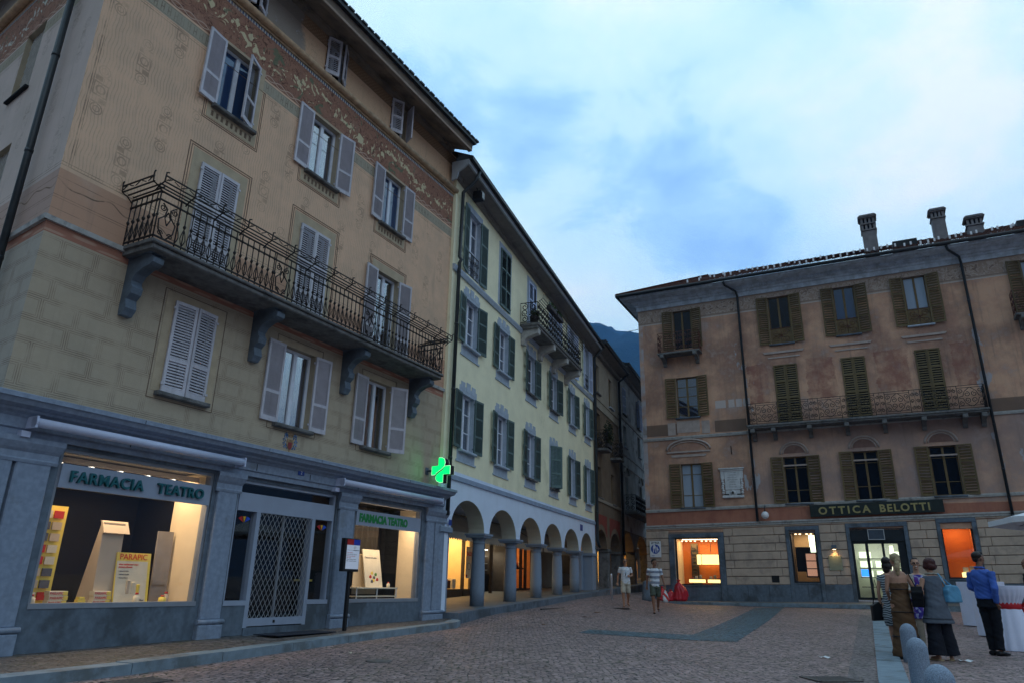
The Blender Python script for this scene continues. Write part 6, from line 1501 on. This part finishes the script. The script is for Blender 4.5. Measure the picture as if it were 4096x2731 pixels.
def person(loc,rz,H,label,sk,P,female=False):
    """facing local +Y; P: legs=[(hip,knee,ankle,toe_dir)], arms=[(shoulder,elbow,wrist,handdir)], head turn, lean"""
    s=H/1.75; root=empty('person',loc,rz,label,'person'); b=MB()
    T=lambda p:(p[0]*s,p[1]*s,p[2]*s)
    ty=P.get('lean',0)
    def L(p): return (p[0],p[1]+ty*max(0,p[2]-.95),p[2])
    sh=.165 if female else .19; hw=.105 if not female else .11
    tor=[((0,0,.86),(.15,.10)),((0,0,.93),(.165 if female else .155,.11)),((0,0,1.07),(.125 if female else .14,.09)),((0,.0,1.22),(.145,.105)),((0,-.01,1.34),(.17 if not female else .15,.10)),((0,-.01,1.42),(.13,.075)),((0,-.005,1.455),(.07,.06))]
    b.tube([T(L(p)) for p,_ in tor],[(r[0]*s,r[1]*s) for _,r in tor],18,up=(1,0,0))
    b.tube([T(L((0,-.01,1.40))),T(L((0,.0,1.50))),T(L((0,.012,1.57)))],[.062*s,.052*s,.052*s],12)
    # head
    hx,hy,hz=L((P.get('hx',0),.02,1.635)); tr=Matrix.Translation(Vector((hx,hy,hz))*s)@Matrix.Rotation(P.get('turn',0),4,'Z')@Matrix.Rotation(P.get('nod',0),4,'X')@Matrix.Scale(s,4)
    h=MB(); h.sph((0,-.005,.025),(.074,.094,.092),16); h.sph((0,.030,-.045),(.054,.060,.066),14); h.tube([(0,.083,.025),(0,.103,-.012),(0,.098,-.024)],[.009,.015,.012],8); h.sph((0,.083,.035),(.05,.014,.012),10)
    for sx in (-1,1): h.sph((sx*.076,-.005,0),(.010,.018,.030),8); h.sph((sx*.036,.066,-.018),(.022,.022,.02),8)
    h.sph((0,.088,-.050),(.024,.012,.007),8); h.sph((0,.084,-.062),(.020,.012,.007),8); h.sph((0,.070,-.095),(.024,.020,.016),8)
    b.add(h,tr)
    # legs and feet
    for i,(hip,knee,ank,toe) in enumerate(P['legs']):
        hip,knee,ank=map(Vector,(hip,knee,ank)); pts=[hip,hip.lerp(knee,.35),knee.lerp(hip,.12),knee,knee.lerp(ank,.30)+Vector((0,-.012,0)),knee.lerp(ank,.7),ank]
        b.tube([T(p) for p in pts],[r*s for r in (.092,.083,.060,.055,.056,.040,.036)],14)
        d=Vector((toe[0],toe[1],0)).normalized(); up=toe[2] if len(toe)>2 else 0
        a=ank; b.tube([T(a+Vector((0,0,.01))-d*.05+Vector((0,0,-.045))),T(a+d*.0+Vector((0,0,-.035))),T(a+d*.08+Vector((0,0,-.048-up*.5))),T(a+d*.15+Vector((0,0,-.058-up)))],[(.030*s,.030*s),(.036*s,.036*s),(.040*s,.026*s),(.038*s,.018*s)],12)
    for (sho,el,wr,hd,grip) in P['arms']:
        sho=L(sho); el=L(el); wr=L(wr); sho,el,wr=map(Vector,(sho,el,wr)); k=.88 if female else 1
        b.tube([T(p) for p in (sho,sho.lerp(el,.3),el.lerp(sho,.1),el,el.lerp(wr,.3),wr)],[r*s*k for r in (.052,.047,.038,.036,.037,.024)],12)
        d=Vector(hd).normalized(); side=d.cross(Vector((0,1,0.2))).normalized(); nrm=side.cross(d).normalized()
        b.tube([T(wr),T(wr+d*.04),T(wr+d*.085)],[(.022*s,.016*s),(.036*s,.015*s),(.040*s,.013*s)],10,up=side)
        for f in range(4):
            o_=side*(.029-.0195*f); ln=(.068,.076,.072,.056)[f]; c=grip
            p0=wr+d*.078+o_; p1=p0+d*ln*.45+nrm*(ln*.25*c); p2=p1+(d*(.35-.5*c)+nrm*(.1+.6*c))*ln*.7; b.tube([T(p0),T(p1),T(p2)],[.0105*s,.0095*s,.0075*s],6)
        p0=wr+d*.02+side*.028; b.tube([T(p0),T(p0+side*.026+d*.03+nrm*.008),T(p0+side*.024+d*.062+nrm*.016*grip)],[.013*s,.011*s,.009*s],6)
    body=remesh(b,'body',sk,root,.0085,1)
    e=MB()
    for sx in (-1,1): e.sph((sx*.030,.086,.010),(.011,.007,.006),8)
    q=MB(); q.add(e,tr); q.build('eyes',EYE,root)
    q=MB(); k=MB(); k.sph((0,.094,-.056),(.022,.007,.006),8); q.add(k,tr); q.build('mouth',LIP,root)
    return root,tr,s,T,L
def garment(root,name,mat,parts,vox=.012,noise=.010,seed=0,smooth=1):
    b=MB()
    for pts,rad in parts: b.tube(pts,rad,16,up=(1,0,0) if abs(Vector(pts[-1])[2]-Vector(pts[0])[2])>.8*(Vector(pts[-1])-Vector(pts[0])).length else None)
    return remesh(b,name,mat,root,vox,smooth,noise,seed)
def cloth(name,col,rough=.85,pat=None):
    m,nt,b=base_mat(name); t,x,y,z=coords(nt); c=mix(nt,nz(nt,t,5,4).ss(.3,.7),tuple(k*.88 for k in col),tuple(min(1,k*1.1) for k in col))
    if pat: c=pat(nt,t,x,y,z,c)
    nt.links.new(c,b.inputs['Base Color']); b.inputs['Roughness'].default_value=rough; b.inputs['Specular IOR Level'].default_value=.2
    bumpn(nt,b,nz(nt,vec(nt,x*8,y*8,z*3),2,4,.6),.35,.02); return m
def torso(L,T,s,z0,z1,grow,female=False,flare=0,top=1.455):
    prof=[(.80,.165,.125),(.86,.163,.118),(.93,.168 if female else .158,.115),(1.07,.128 if female else .145,.10),(1.22,.15,.112),(1.34,.172 if not female else .155,.108),(1.41,.145,.085),(1.45,.09,.07)]
    pr=[q for q in prof if z0<q[0]<z1]; 
    def at(z):
        for a,c in zip(prof,prof[1:]):
            if a[0]<=z<=c[0]: k=(z-a[0])/(c[0]-a[0]); return tuple(a[i]+(c[i]-a[i])*k for i in range(3))
        return (z,)+(prof[0][1:] if z<.8 else prof[-1][1:])
    rows=[at(z0)]+pr+[at(z1)]
    return [T(L((0,0,r[0]))) for r in rows],[((r[1]+grow+flare*max(0,1.1-r[0]))*s,(r[2]+grow+flare*.8*max(0,1.1-r[0]))*s) for r in rows]
def limb(T,a,c,t0,t1,r0,r1,s,n=4):
    a=Vector(a); c=Vector(c); return [T(a.lerp(c,t0+(t1-t0)*i/n)) for i in range(n+1)],[(r0+(r1-r0)*i/n)*s for i in range(n+1)]
def hair(root,tr,mat,blobs,noise=.004,vox=.009):
    h=MB()
    for c,r in blobs: h.sph(c,r,14)
    b=MB(); b.add(h,tr); return remesh(b,'hair',mat,root,vox,1,noise)
# ---- man in white T-shirt and beige shorts, walking towards us
SHW=cloth('shirt_white',(.66,.70,.76)); 
P=dict(legs=[((.09,0,.90),(.11,.10,.50),(.10,.14,.09),(.1,1)),((-.09,0,.90),(-.10,-.02,.50),(-.11,-.26,.16),(-.1,1,.05))],arms=[((.185,0,1.40),(.27,-.07,1.13),(.30,-.03,.88),(0,.2,-1),.4),((-.185,0,1.40),(-.27,-.06,1.14),(-.13,.16,1.10),(.6,.5,.1),1.0)])
root,tr,s,T,L=person(gp(4.50,28.3),R(178),1.74,'man in white T-shirt, beige shorts and blue lanyard walking in the street mouth',SK1,P)
garment(root,'shirt',SHW,[torso(L,T,s,.84,1.44,.018)]+[limb(T,P['arms'][i][0],P['arms'][i][1],-.1,.62,.068,.058,s) for i in (0,1)],seed=1)
garment(root,'shorts',cloth('shorts_beige',(.48,.44,.36)),[torso(L,T,s,.80,.95,.012)]+[limb(T,l[0],l[1],-.05,1.0,.100,.092,s) for l in P['legs']],seed=2)
b=MB(); b.tube([T((.05,.05,1.46)),T((.035,.11,1.35)),T((0,.135,1.20)),T((-.035,.11,1.35)),T((-.05,.05,1.46))],.009*s,4); b.build('lanyard',M('lanyard_blue',(.02,.25,.60),.6),root); MB().box(-.012,.135,1.12,.012,.15,1.2).build('badge',BLACK,root)
def glasses(root,tr,up=0):
    g_=MB()
    for sx in (-1,1):
        g_.tube([(sx*.032+.024*math.cos(a*.785),.098-up*.06,.008+up*.085+.016*math.sin(a*.785)) for a in range(9)],.004,4); g_.tube([(sx*.056,.095-up*.06,.012+up*.085),(sx*.078,.01,.012+up*.07)],.003,4)
        if up: g_.poly([(sx*.032+.022*math.cos(a*.785),.098-up*.06,.008+up*.085+.014*math.sin(a*.785)) for a in range(8)])
    b=MB(); b.add(g_,tr); b.build('glasses',EYE,root)
glasses(root,tr); hair(root,tr,M('hair_shaved',(.10,.06,.045),.8),[((0,-.012,.034),(.078,.093,.087))],.001)
for l in P['legs']: 
    a=Vector(l[2]); MB().tube([T(a+Vector((0,-.07,-.075))),T(a+Vector((0,.14,-.078)))],[(.04*s,.010*s)]*2,8,up=(1,0,0)).build('sandal',SAND,root)
# ---- man in striped polo
def stripes(nt,t,x,y,z,c):
    k=(z*5.6+.1).fr(); a=mix(nt,(k>.55),(.64,.68,.76),(.17,.20,.27)); return mix(nt,k.near(.78,.05),a,(.30,.34,.42))
P=dict(turn=R(48),legs=[((.09,0,.90),(.08,.16,.52),(.06,.20,.09),(.05,1)),((-.09,0,.90),(-.10,.0,.50),(-.08,-.30,.20),(-.1,1,.08))],arms=[((.19,0,1.40),(.25,-.10,1.12),(.27,-.10,.86),(0,0,-1),.5),((-.19,0,1.40),(-.27,.02,1.12),(-.33,.09,.87),(0,.1,-1),1.1)])
root,tr,s,T,L=person(gp(5.20,26.2),R(170),1.80,'man in a white and grey striped polo shirt and olive shorts walking',SK2,P)
garment(root,'polo_shirt',cloth('polo_striped',(.6,.6,.7),pat=stripes),[torso(L,T,s,.86,1.45,.018)]+[limb(T,P['arms'][i][0],P['arms'][i][1],-.1,.60,.070,.060,s) for i in (0,1)],seed=4)
garment(root,'shorts',cloth('shorts_olive',(.075,.09,.07)),[torso(L,T,s,.80,.97,.012)]+[limb(T,l[0],l[1],-.05,.92,.102,.095,s) for l in P['legs']],seed=5)
b=MB(); b.tube([T((-.07,0,1.44)),T((0,.075,1.43)),T((.07,0,1.44)),T((0,-.07,1.47)),T((-.07,0,1.44))],.014*s,6); b.build('collar',cloth('collar_grey',(.20,.23,.30)),root)
hair(root,tr,HB,[((0,-.025,.055),(.080,.090,.075)),((0,.03,.10),(.062,.05,.030)),((0,-.06,.0),(.068,.045,.06))],.003)
for l in P['legs']:
    a=Vector(l[2]); MB().tube([T(a+Vector((0,-.07,-.072))),T(a+Vector((0,.15,-.080)))],[(.042*s,.012*s)]*2,8,up=(1,0,0)).build('flip_flop',SHOE,root)
hx,hy,hz=T((-.33,.10,.80)); W_=root.matrix_basis
def bagpos(root,p): 
    M_=Matrix.Translation(root.location)@Matrix.Rotation(root.rotation_euler[2],4,'Z'); return tuple(M_@Vector(p))
b=MB(); b.lathe([(.03,-.46),(.10,-.44),(.115,-.34),(.09,-.20),(.03,-.10),(.02,-.02)],16,wob=lambda t,z:1+.2*math.sin(3*t+z*9)+.08*math.sin(8*t)); b.warp(lambda x,y,z:(x,y*.6,z)); 
o=b.build('plastic_bag',cloth('bag_white_red',(.62,.64,.66),.4,pat=lambda nt,t,x,y,z,c:mix(nt,(x*1.2+z).rng(-.33,-.20),c,(.5,.04,.04))),None,bagpos(root,(hx,hy,hz)),.4); tag(o,'white and red plastic bag hanging from the striped polo man\'s hand','bag')
# ---- the four women talking and the man in blue
def std_legs(w=.09,f=(0,0)): return [((.09,0,.90),(w,.02+f[0],.50),(w,f[0],.09),(.2,1)),((-.09,0,.90),(-w,.02+f[1],.50),(-w,f[1],.09),(-.2,1))]
# 1: patterned dress
def zig(nt,t,x,y,z,c):
    k=((z*150+((x+y)*60).sin()*1.6).sin()>.1); return mix(nt,k,(.05,.07,.09),(.42,.48,.52))
P=dict(turn=R(-15),legs=std_legs(.07),arms=[((.155,0,1.39),(.20,-.02,1.13),(.19,.10,.90),(0,.2,-1),.3),((-.155,0,1.39),(-.21,-.03,1.13),(-.22,.02,.88),(0,.1,-1),.5)])
root,tr,s,T,L=person(gp(7.13,13.85),R(-38),1.69,'dark haired woman in black and white patterned dress, leftmost of the group',SK3,P,True)
garment(root,'dress',cloth('dress_zigzag',(.3,.3,.3),pat=zig),[torso(L,T,s,.92,1.42,.012,True),([T((0,0,z)) for z in (.50,.58,.70,.85,1.0)],[(r*s,r*.82*s) for r in (.165,.20,.195,.175,.135)])]+[limb(T,P['arms'][i][0],P['arms'][i][1],-.1,.35,.060,.056,s) for i in (0,1)],seed=7)
hair(root,tr,HB,[((0,-.03,.035),(.088,.095,.088)),((0,-.06,-.06),(.085,.065,.085)),((.07,-.01,-.05),(.025,.04,.07)),((-.07,-.01,-.05),(.025,.04,.07)),((0,-.07,-.13),(.07,.05,.06))],.005)
b=MB(); b.prism([(-.13,-.22),(.13,-.20),(.12,.05),(0,.12),(-.12,.05)],-.05,.05,'y'); bm_=remesh(b,'bag_body',BLACK,None,.012,4); bm_.parent=None
o=empty('handbag',bagpos(root,T((-.27,.02,.80))),0,'black handbag hanging beside the leftmost woman','bag'); bm_.parent=o; MB().tube([(-.08,0,.08),(0,0,.52),(.08,0,.08)],.010,5).build('strap',BLACK,o)
# 2: brown strapless long dress, blond ponytail
P=dict(turn=R(12),legs=std_legs(.08),arms=[((.16,0,1.39),(.25,-.02,1.13),(.16,.20,1.08),(-.5,1,0),.6),((-.16,0,1.39),(-.20,.02,1.12),(-.13,.20,.98),(.3,1,0),.5)])
root,tr,s,T,L=person(gp(6.95,13.2),R(-12),1.73,'blond woman with a ponytail in a strapless brown tiered long dress, back turned',SK3,P,True)
BRD=cloth('dress_brown',(.115,.065,.035))
garment(root,'dress',BRD,[torso(L,T,s,.90,1.25,.012,True),([T((0,0,z)) for z in (.03,.10,.40,.62,.80,.95,1.05)],[(r*s,r*.85*s) for r in (.27,.255,.20,.185,.178,.16,.13)])],seed=9,noise=.012)
for zz,r in ((.76,.182),(.36,.211),(1.14,.142)):
    MB().tube([T((r*1.04*math.cos(k*math.pi/12),r*.88*math.sin(k*math.pi/12),zz)) for k in range(25)],.009*s,5,cap=False).build('dress_band',EYE,root)
hair(root,tr,HBL,[((0,-.02,.04),(.086,.100,.090)),((0,-.085,-.01),(.06,.045,.06)),((-.03,-.125,-.07),(.048,.040,.055)),((-.045,-.13,-.14),(.050,.040,.075)),((-.04,-.12,-.21),(.035,.03,.06))],.005); glasses(root,tr,1)
def shoulder_bag(root,T,p,mat,mat2,lb,w=.19,h=.15,d=.075,sh=(.15,0,1.43),rz=0,st=.012):
    b=MB(); b.prism([(-w,-h),(w,-h),(w*.95,h*.4),(w*.55,h),(-w*.55,h),(-w*.95,h*.4)],-d,d,'y'); P0=bagpos(root,T(p)); o=empty('handbag',P0,root.rotation_euler[2]+rz,lb,'bag')
    q=remesh(b,'bag_body',mat,o,.012,6,.006); dz=Vector(T(sh))-Vector(T(p)); dz=Matrix.Rotation(-rz,4,'Z')@dz
    MB().tube([(-w*.5,0,h*.8),tuple(dz+Vector((-.01,-.02,.025))),tuple(dz+Vector((.01,.02,.03))),(w*.5,0,h*.8)],st,6,flat=.5).build('strap',mat2,o); return o
shoulder_bag(root,T,(.27,-.06,1.02),M('leather_black',(.006,.006,.008),.6,.2,8,.3,30,spec=.12),BLACK,'large black leather shoulder bag on the blond woman\'s arm',.21,.17,.09,(.15,0,1.43),R(70))
# 3: facing us, glasses, cardigan
def floral(nt,t,x,y,z,c): return mix(nt,nz(nt,t,16,2,.5).ss(.52,.58),mix(nt,nz(nt,t,9,2,.5).ss(.5,.55),(.05,.04,.28),(.13,.05,.30)),(.35,.38,.60))
P=dict(turn=R(-8),legs=std_legs(.08),arms=[((.16,0,1.39),(.22,.02,1.13),(.04,.19,1.10),(-1,.3,0),.8),((-.16,0,1.39),(-.23,.02,1.15),(-.09,.20,1.26),(.4,.4,.6),.9)])
root,tr,s,T,L=person(gp(8.02,14.5),R(165),1.70,'smiling woman with glasses, purple patterned dress and pale cardigan',SK3,P,True)
garment(root,'dress',cloth('dress_floral',(.1,.1,.4),pat=floral),[torso(L,T,s,.92,1.42,.012,True),([T((0,0,z)) for z in (.60,.75,.9,1.0)],[(r*s,r*.82*s) for r in (.19,.18,.165,.135)])],seed=12)
CG=cloth('cardigan_beige',(.40,.38,.34)); garment(root,'cardigan',CG,[limb(T,P['arms'][i][0],P['arms'][i][1],-.15,1.05,.062,.052,s) for i in (0,1)]+[limb(T,P['arms'][i][1],P['arms'][i][2],-.05,.8,.052,.044,s) for i in (0,1)]+[([T((sx*.085,-.02,z)) for z in (.80,1.0,1.2,1.36,1.43)],[(.085*s,.115*s),(.07*s,.11*s),(.08*s,.122*s),(.09*s,.116*s),(.07*s,.085*s)]) for sx in (-1.15,1.15)],seed=13)
garment(root,'trousers',cloth('trousers_beige',(.30,.27,.22)),[limb(T,l[0],l[1],.3,1.05,.09,.068,s) for l in P['legs']]+[limb(T,l[1],l[2],-.05,.95,.068,.060,s) for l in P['legs']],seed=14)
hair(root,tr,HB,[((0,-.035,.045),(.083,.090,.080)),((0,.02,.098),(.055,.045,.025)),((0,-.08,-.02),(.05,.04,.05))],.003); glasses(root,tr); q=MB(); k=MB(); k.sph((0,.098,-.055),(.019,.005,.006),8); q.add(k,tr); q.build('teeth',TEETH,root)
# 4: grey tunic, wide black trousers
P=dict(turn=R(15),legs=[((.10,0,.90),(.12,.02,.50),(.15,.02,.08),(.5,.8)),((-.10,0,.90),(-.11,.0,.50),(-.12,-.02,.08),(-.3,1))],arms=[((.165,0,1.39),(.22,-.02,1.13),(.20,.14,.98),(0,1,-.2),.6),((-.165,0,1.39),(-.25,.0,1.14),(-.12,.22,1.22),(.4,1,.3),.6)])
root,tr,s,T,L=person(gp(7.44,13.0),R(2),1.66,'woman with short dark red hair, grey sleeveless tunic and wide black trousers',SK3,P,True)
GT=cloth('tunic_grey',(.10,.12,.155)); garment(root,'tunic',GT,[torso(L,T,s,1.0,1.44,.018,True),([T((0,-.005,z)) for z in (.62,.66,.78,.95,1.10,1.2)],[(r*s,r*.72*s) for r in (.275,.268,.235,.20,.172,.165)])],seed=16,noise=.009)
MB().tube([T((.262*math.cos(k*math.pi/14),-.005+.195*math.sin(k*math.pi/14),.70)) for k in range(29)],.006*s,5,cap=False).build('hem_seam',EYE,root)
garment(root,'trousers',cloth('trousers_black',(.012,.014,.022)),[limb(T,l[0],l[1],.2,1.02,.105,.115,s) for l in P['legs']]+[limb(T,l[1],l[2],-.04,.98,.115,.150,s) for l in P['legs']],seed=17,noise=.008)
hair(root,tr,HR,[((0,-.025,.04),(.105,.105,.095)),((0,-.06,-.03),(.110,.075,.075)),((.085,-.01,-.03),(.04,.06,.06)),((-.085,-.01,-.03),(.04,.06,.06))],.009)
MB().tube([T((-.08,.05,1.47)),T((-.085,-.04,1.475)),T((0,-.085,1.48)),T((.085,-.04,1.475)),T((.08,.05,1.47))],.016*s,6).build('necklace',M('beads',(.35,.33,.28),.4,.5,60),root)
for l in P['legs']: a=Vector(l[2]); d=Vector((l[3][0],l[3][1],0)).normalized(); MB().tube([T(a-d*.08+Vector((0,0,-.07))),T(a+d*.16+Vector((0,0,-.07)))],[(.045*s,.018*s)]*2,8,up=(1,0,0)).build('sandal',M('sandal_gold',(.4,.3,.18),.4) if 'sandal_gold' not in bpy.data.materials else bpy.data.materials['sandal_gold'],root)
shoulder_bag(root,T,(.30,-.03,1.13),M('bag_blue',(.10,.30,.48),.5,.1,5,.2,20),M('strap_blue',(.14,.38,.58),.5),'light blue shoulder bag on the red haired woman\'s right side',.17,.14,.08,(.13,0,1.45),R(20),.018)
# 5: man in blue shirt
P=dict(turn=R(-20),lean=-.06,legs=[((.08,.02,.90),(.075,.06,.49),(.07,.02,.09),(.1,1)),((-.08,.02,.90),(-.075,.05,.49),(-.07,.05,.09),(-.1,1))],arms=[((.19,-.02,1.40),(.24,-.10,1.12),(.17,-.02,.87),(-.1,.3,-1),.5),((-.19,0,1.40),(-.24,.0,1.13),(-.20,.22,1.05),(0,1,0),.5)])
root,tr,s,T,L=person(gp(8.92,13.9),R(-62),1.80,'man in a bright blue shirt and black trousers standing by the white tables',SK2,P)
BS=cloth('shirt_blue',(.06,.14,.50),.6); garment(root,'shirt',BS,[torso(L,T,s,.95,1.45,.026)]+[limb(T,L(P['arms'][i][0]),L(P['arms'][i][1]),.0,1.05,.066,.052,s) for i in (0,1)]+[limb(T,L(P['arms'][i][1]),L(P['arms'][i][2]),-.05,.97,.056,.040,s) for i in (0,1)],seed=20,noise=.012,smooth=1)
garment(root,'trousers',cloth('trousers_dark',(.010,.012,.018)),[torso(L,T,s,.80,1.03,.012)]+[limb(T,l[0],l[1],-.05,1.03,.105,.080,s) for l in P['legs']]+[limb(T,l[1],l[2],-.04,1.0,.080,.066,s) for l in P['legs']],seed=21)
for l in P['legs']: a=Vector(l[2]); d=Vector((l[3][0],l[3][1],0)).normalized(); MB().tube([T(a-d*.09+Vector((0,0,-.05))),T(a+d*.03+Vector((0,0,-.045))),T(a+d*.2+Vector((0,0,-.068)))],[(.045*s,.04*s),(.048*s,.045*s),(.036*s,.02*s)],10,up=(1,0,0)).build('shoe',SHOE,root)
MB().tube([T(L((-.06,.03,1.47))),T(L((-.06,-.05,1.48))),T(L((.06,-.05,1.48))),T(L((.06,.03,1.47)))],.020*s,6).build('collar',BS,root)
hair(root,tr,HB,[((0,-.028,.052),(.083,.094,.082)),((0,.03,.105),(.062,.05,.028)),((0,-.07,-.005),(.066,.035,.06))],.003)
# 6: dark dressed person cut by the right edge
P=dict(legs=std_legs(.09),arms=[((.185,0,1.40),(.25,-.04,1.13),(.22,.12,.95),(0,1,-.3),.5),((-.185,0,1.40),(-.25,-.04,1.13),(-.22,.12,.95),(0,1,-.3),.5)])
root,tr,s,T,L=person(gp(11.45,16.2),R(75),1.74,'person in dark clothes cut off by the right edge beyond the tables',SK2,P)
garment(root,'jacket',cloth('jacket_dark',(.015,.018,.025)),[torso(L,T,s,.86,1.44,.025)]+[limb(T,P['arms'][i][0],P['arms'][i][1],-.1,1.05,.07,.056,s) for i in (0,1)]+[limb(T,P['arms'][i][1],P['arms'][i][2],-.05,.97,.056,.042,s) for i in (0,1)],seed=22)
garment(root,'trousers',cloth('trousers_navy',(.014,.016,.022)),[torso(L,T,s,.80,.97,.010)]+[limb(T,l[0],l[1],-.05,1.03,.10,.076,s) for l in P['legs']]+[limb(T,l[1],l[2],-.04,1.0,.076,.062,s) for l in P['legs']],seed=23); hair(root,tr,HB,[((0,-.028,.052),(.083,.094,.080))],.003)
# ================================================================ mountain beyond the roofs and the air before it
from mathutils import noise as nn
RG=[(-.6,.20),(-.2,.30),(0,.385),(.106,.3777),(.114,.3758),(.133,.3734),(.144,.3696),(.161,.3619),(.178,.3611),(.193,.3598),(.3,.33),(.5,.26),(.9,.16)]
def ridge(t):
    if t<=RG[0][0]: return RG[0][1]
    for (a,p),(c,q) in zip(RG,RG[1:]):
        if a<=t<=c: return p+(q-p)*(t-a)/(c-a)
    return RG[-1][1]
b=MB(); nx,ny=170,60; D=2600
for j in range(ny+1):
    y=700+j*(D-700)/48
    for i in range(nx+1):
        x=(-.25+1.0*i/nx)*D; h=ridge(x/D)*D+1; k=min(1,(y-700)/(D-700)); 
        f=nn.noise((x*.004,y*.003,1))*.5+nn.noise((x*.012,y*.008,4))*.25; g_=nn.noise((x*.05,y*.05,2))
        z=h*(k**.9) + f*150*math.sin(math.pi*k)+g_*9*min(1,k*3)+nn.noise((x*.2,y*.2,7))*4
        if j>48: z=h-(j-48)*40+g_*6
        b.v.append((x,y,z))
for j in range(ny):
    for i in range(nx): a=j*(nx+1)+i; b.face((a,a+1,a+nx+2,a+nx+1),0,True)
m,nt,bs=base_mat('forest'); t,x,y,z=coords(nt); n1=nz(nt,t,.012,6,.7); n2=nz(nt,t,.09,4,.7)
nt.links.new(mix(nt,n1.ss(.35,.65),(.015,.038,.05),(.028,.065,.08)),bs.inputs['Base Color']); bs.inputs['Roughness'].default_value=.95; bs.inputs['Specular IOR Level'].default_value=.05  # bluish base carries part of the distance haze in the colour
bumpn(nt,bs,n2*6,.8,4)
tag(b.build('mountain',m),kind='structure')
# one body of hazy valley air round the camera and everything in it
hz=MB(); hz.box(-900,-400,-8,2300,3500,1080); m=bpy.data.materials.new('haze_air'); m.use_nodes=True; nt=m.node_tree; nt.nodes.clear()
o_=nt.nodes.new('ShaderNodeOutputMaterial'); pv=nt.nodes.new('ShaderNodeVolumePrincipled'); pv.inputs['Density'].default_value=.00022; pv.inputs['Color'].default_value=(.18,.46,1,1); pv.inputs['Anisotropy'].default_value=.1
nt.links.new(pv.outputs[0],o_.inputs['Volume']); h=hz.build('haze',m); tag(h,kind='stuff')
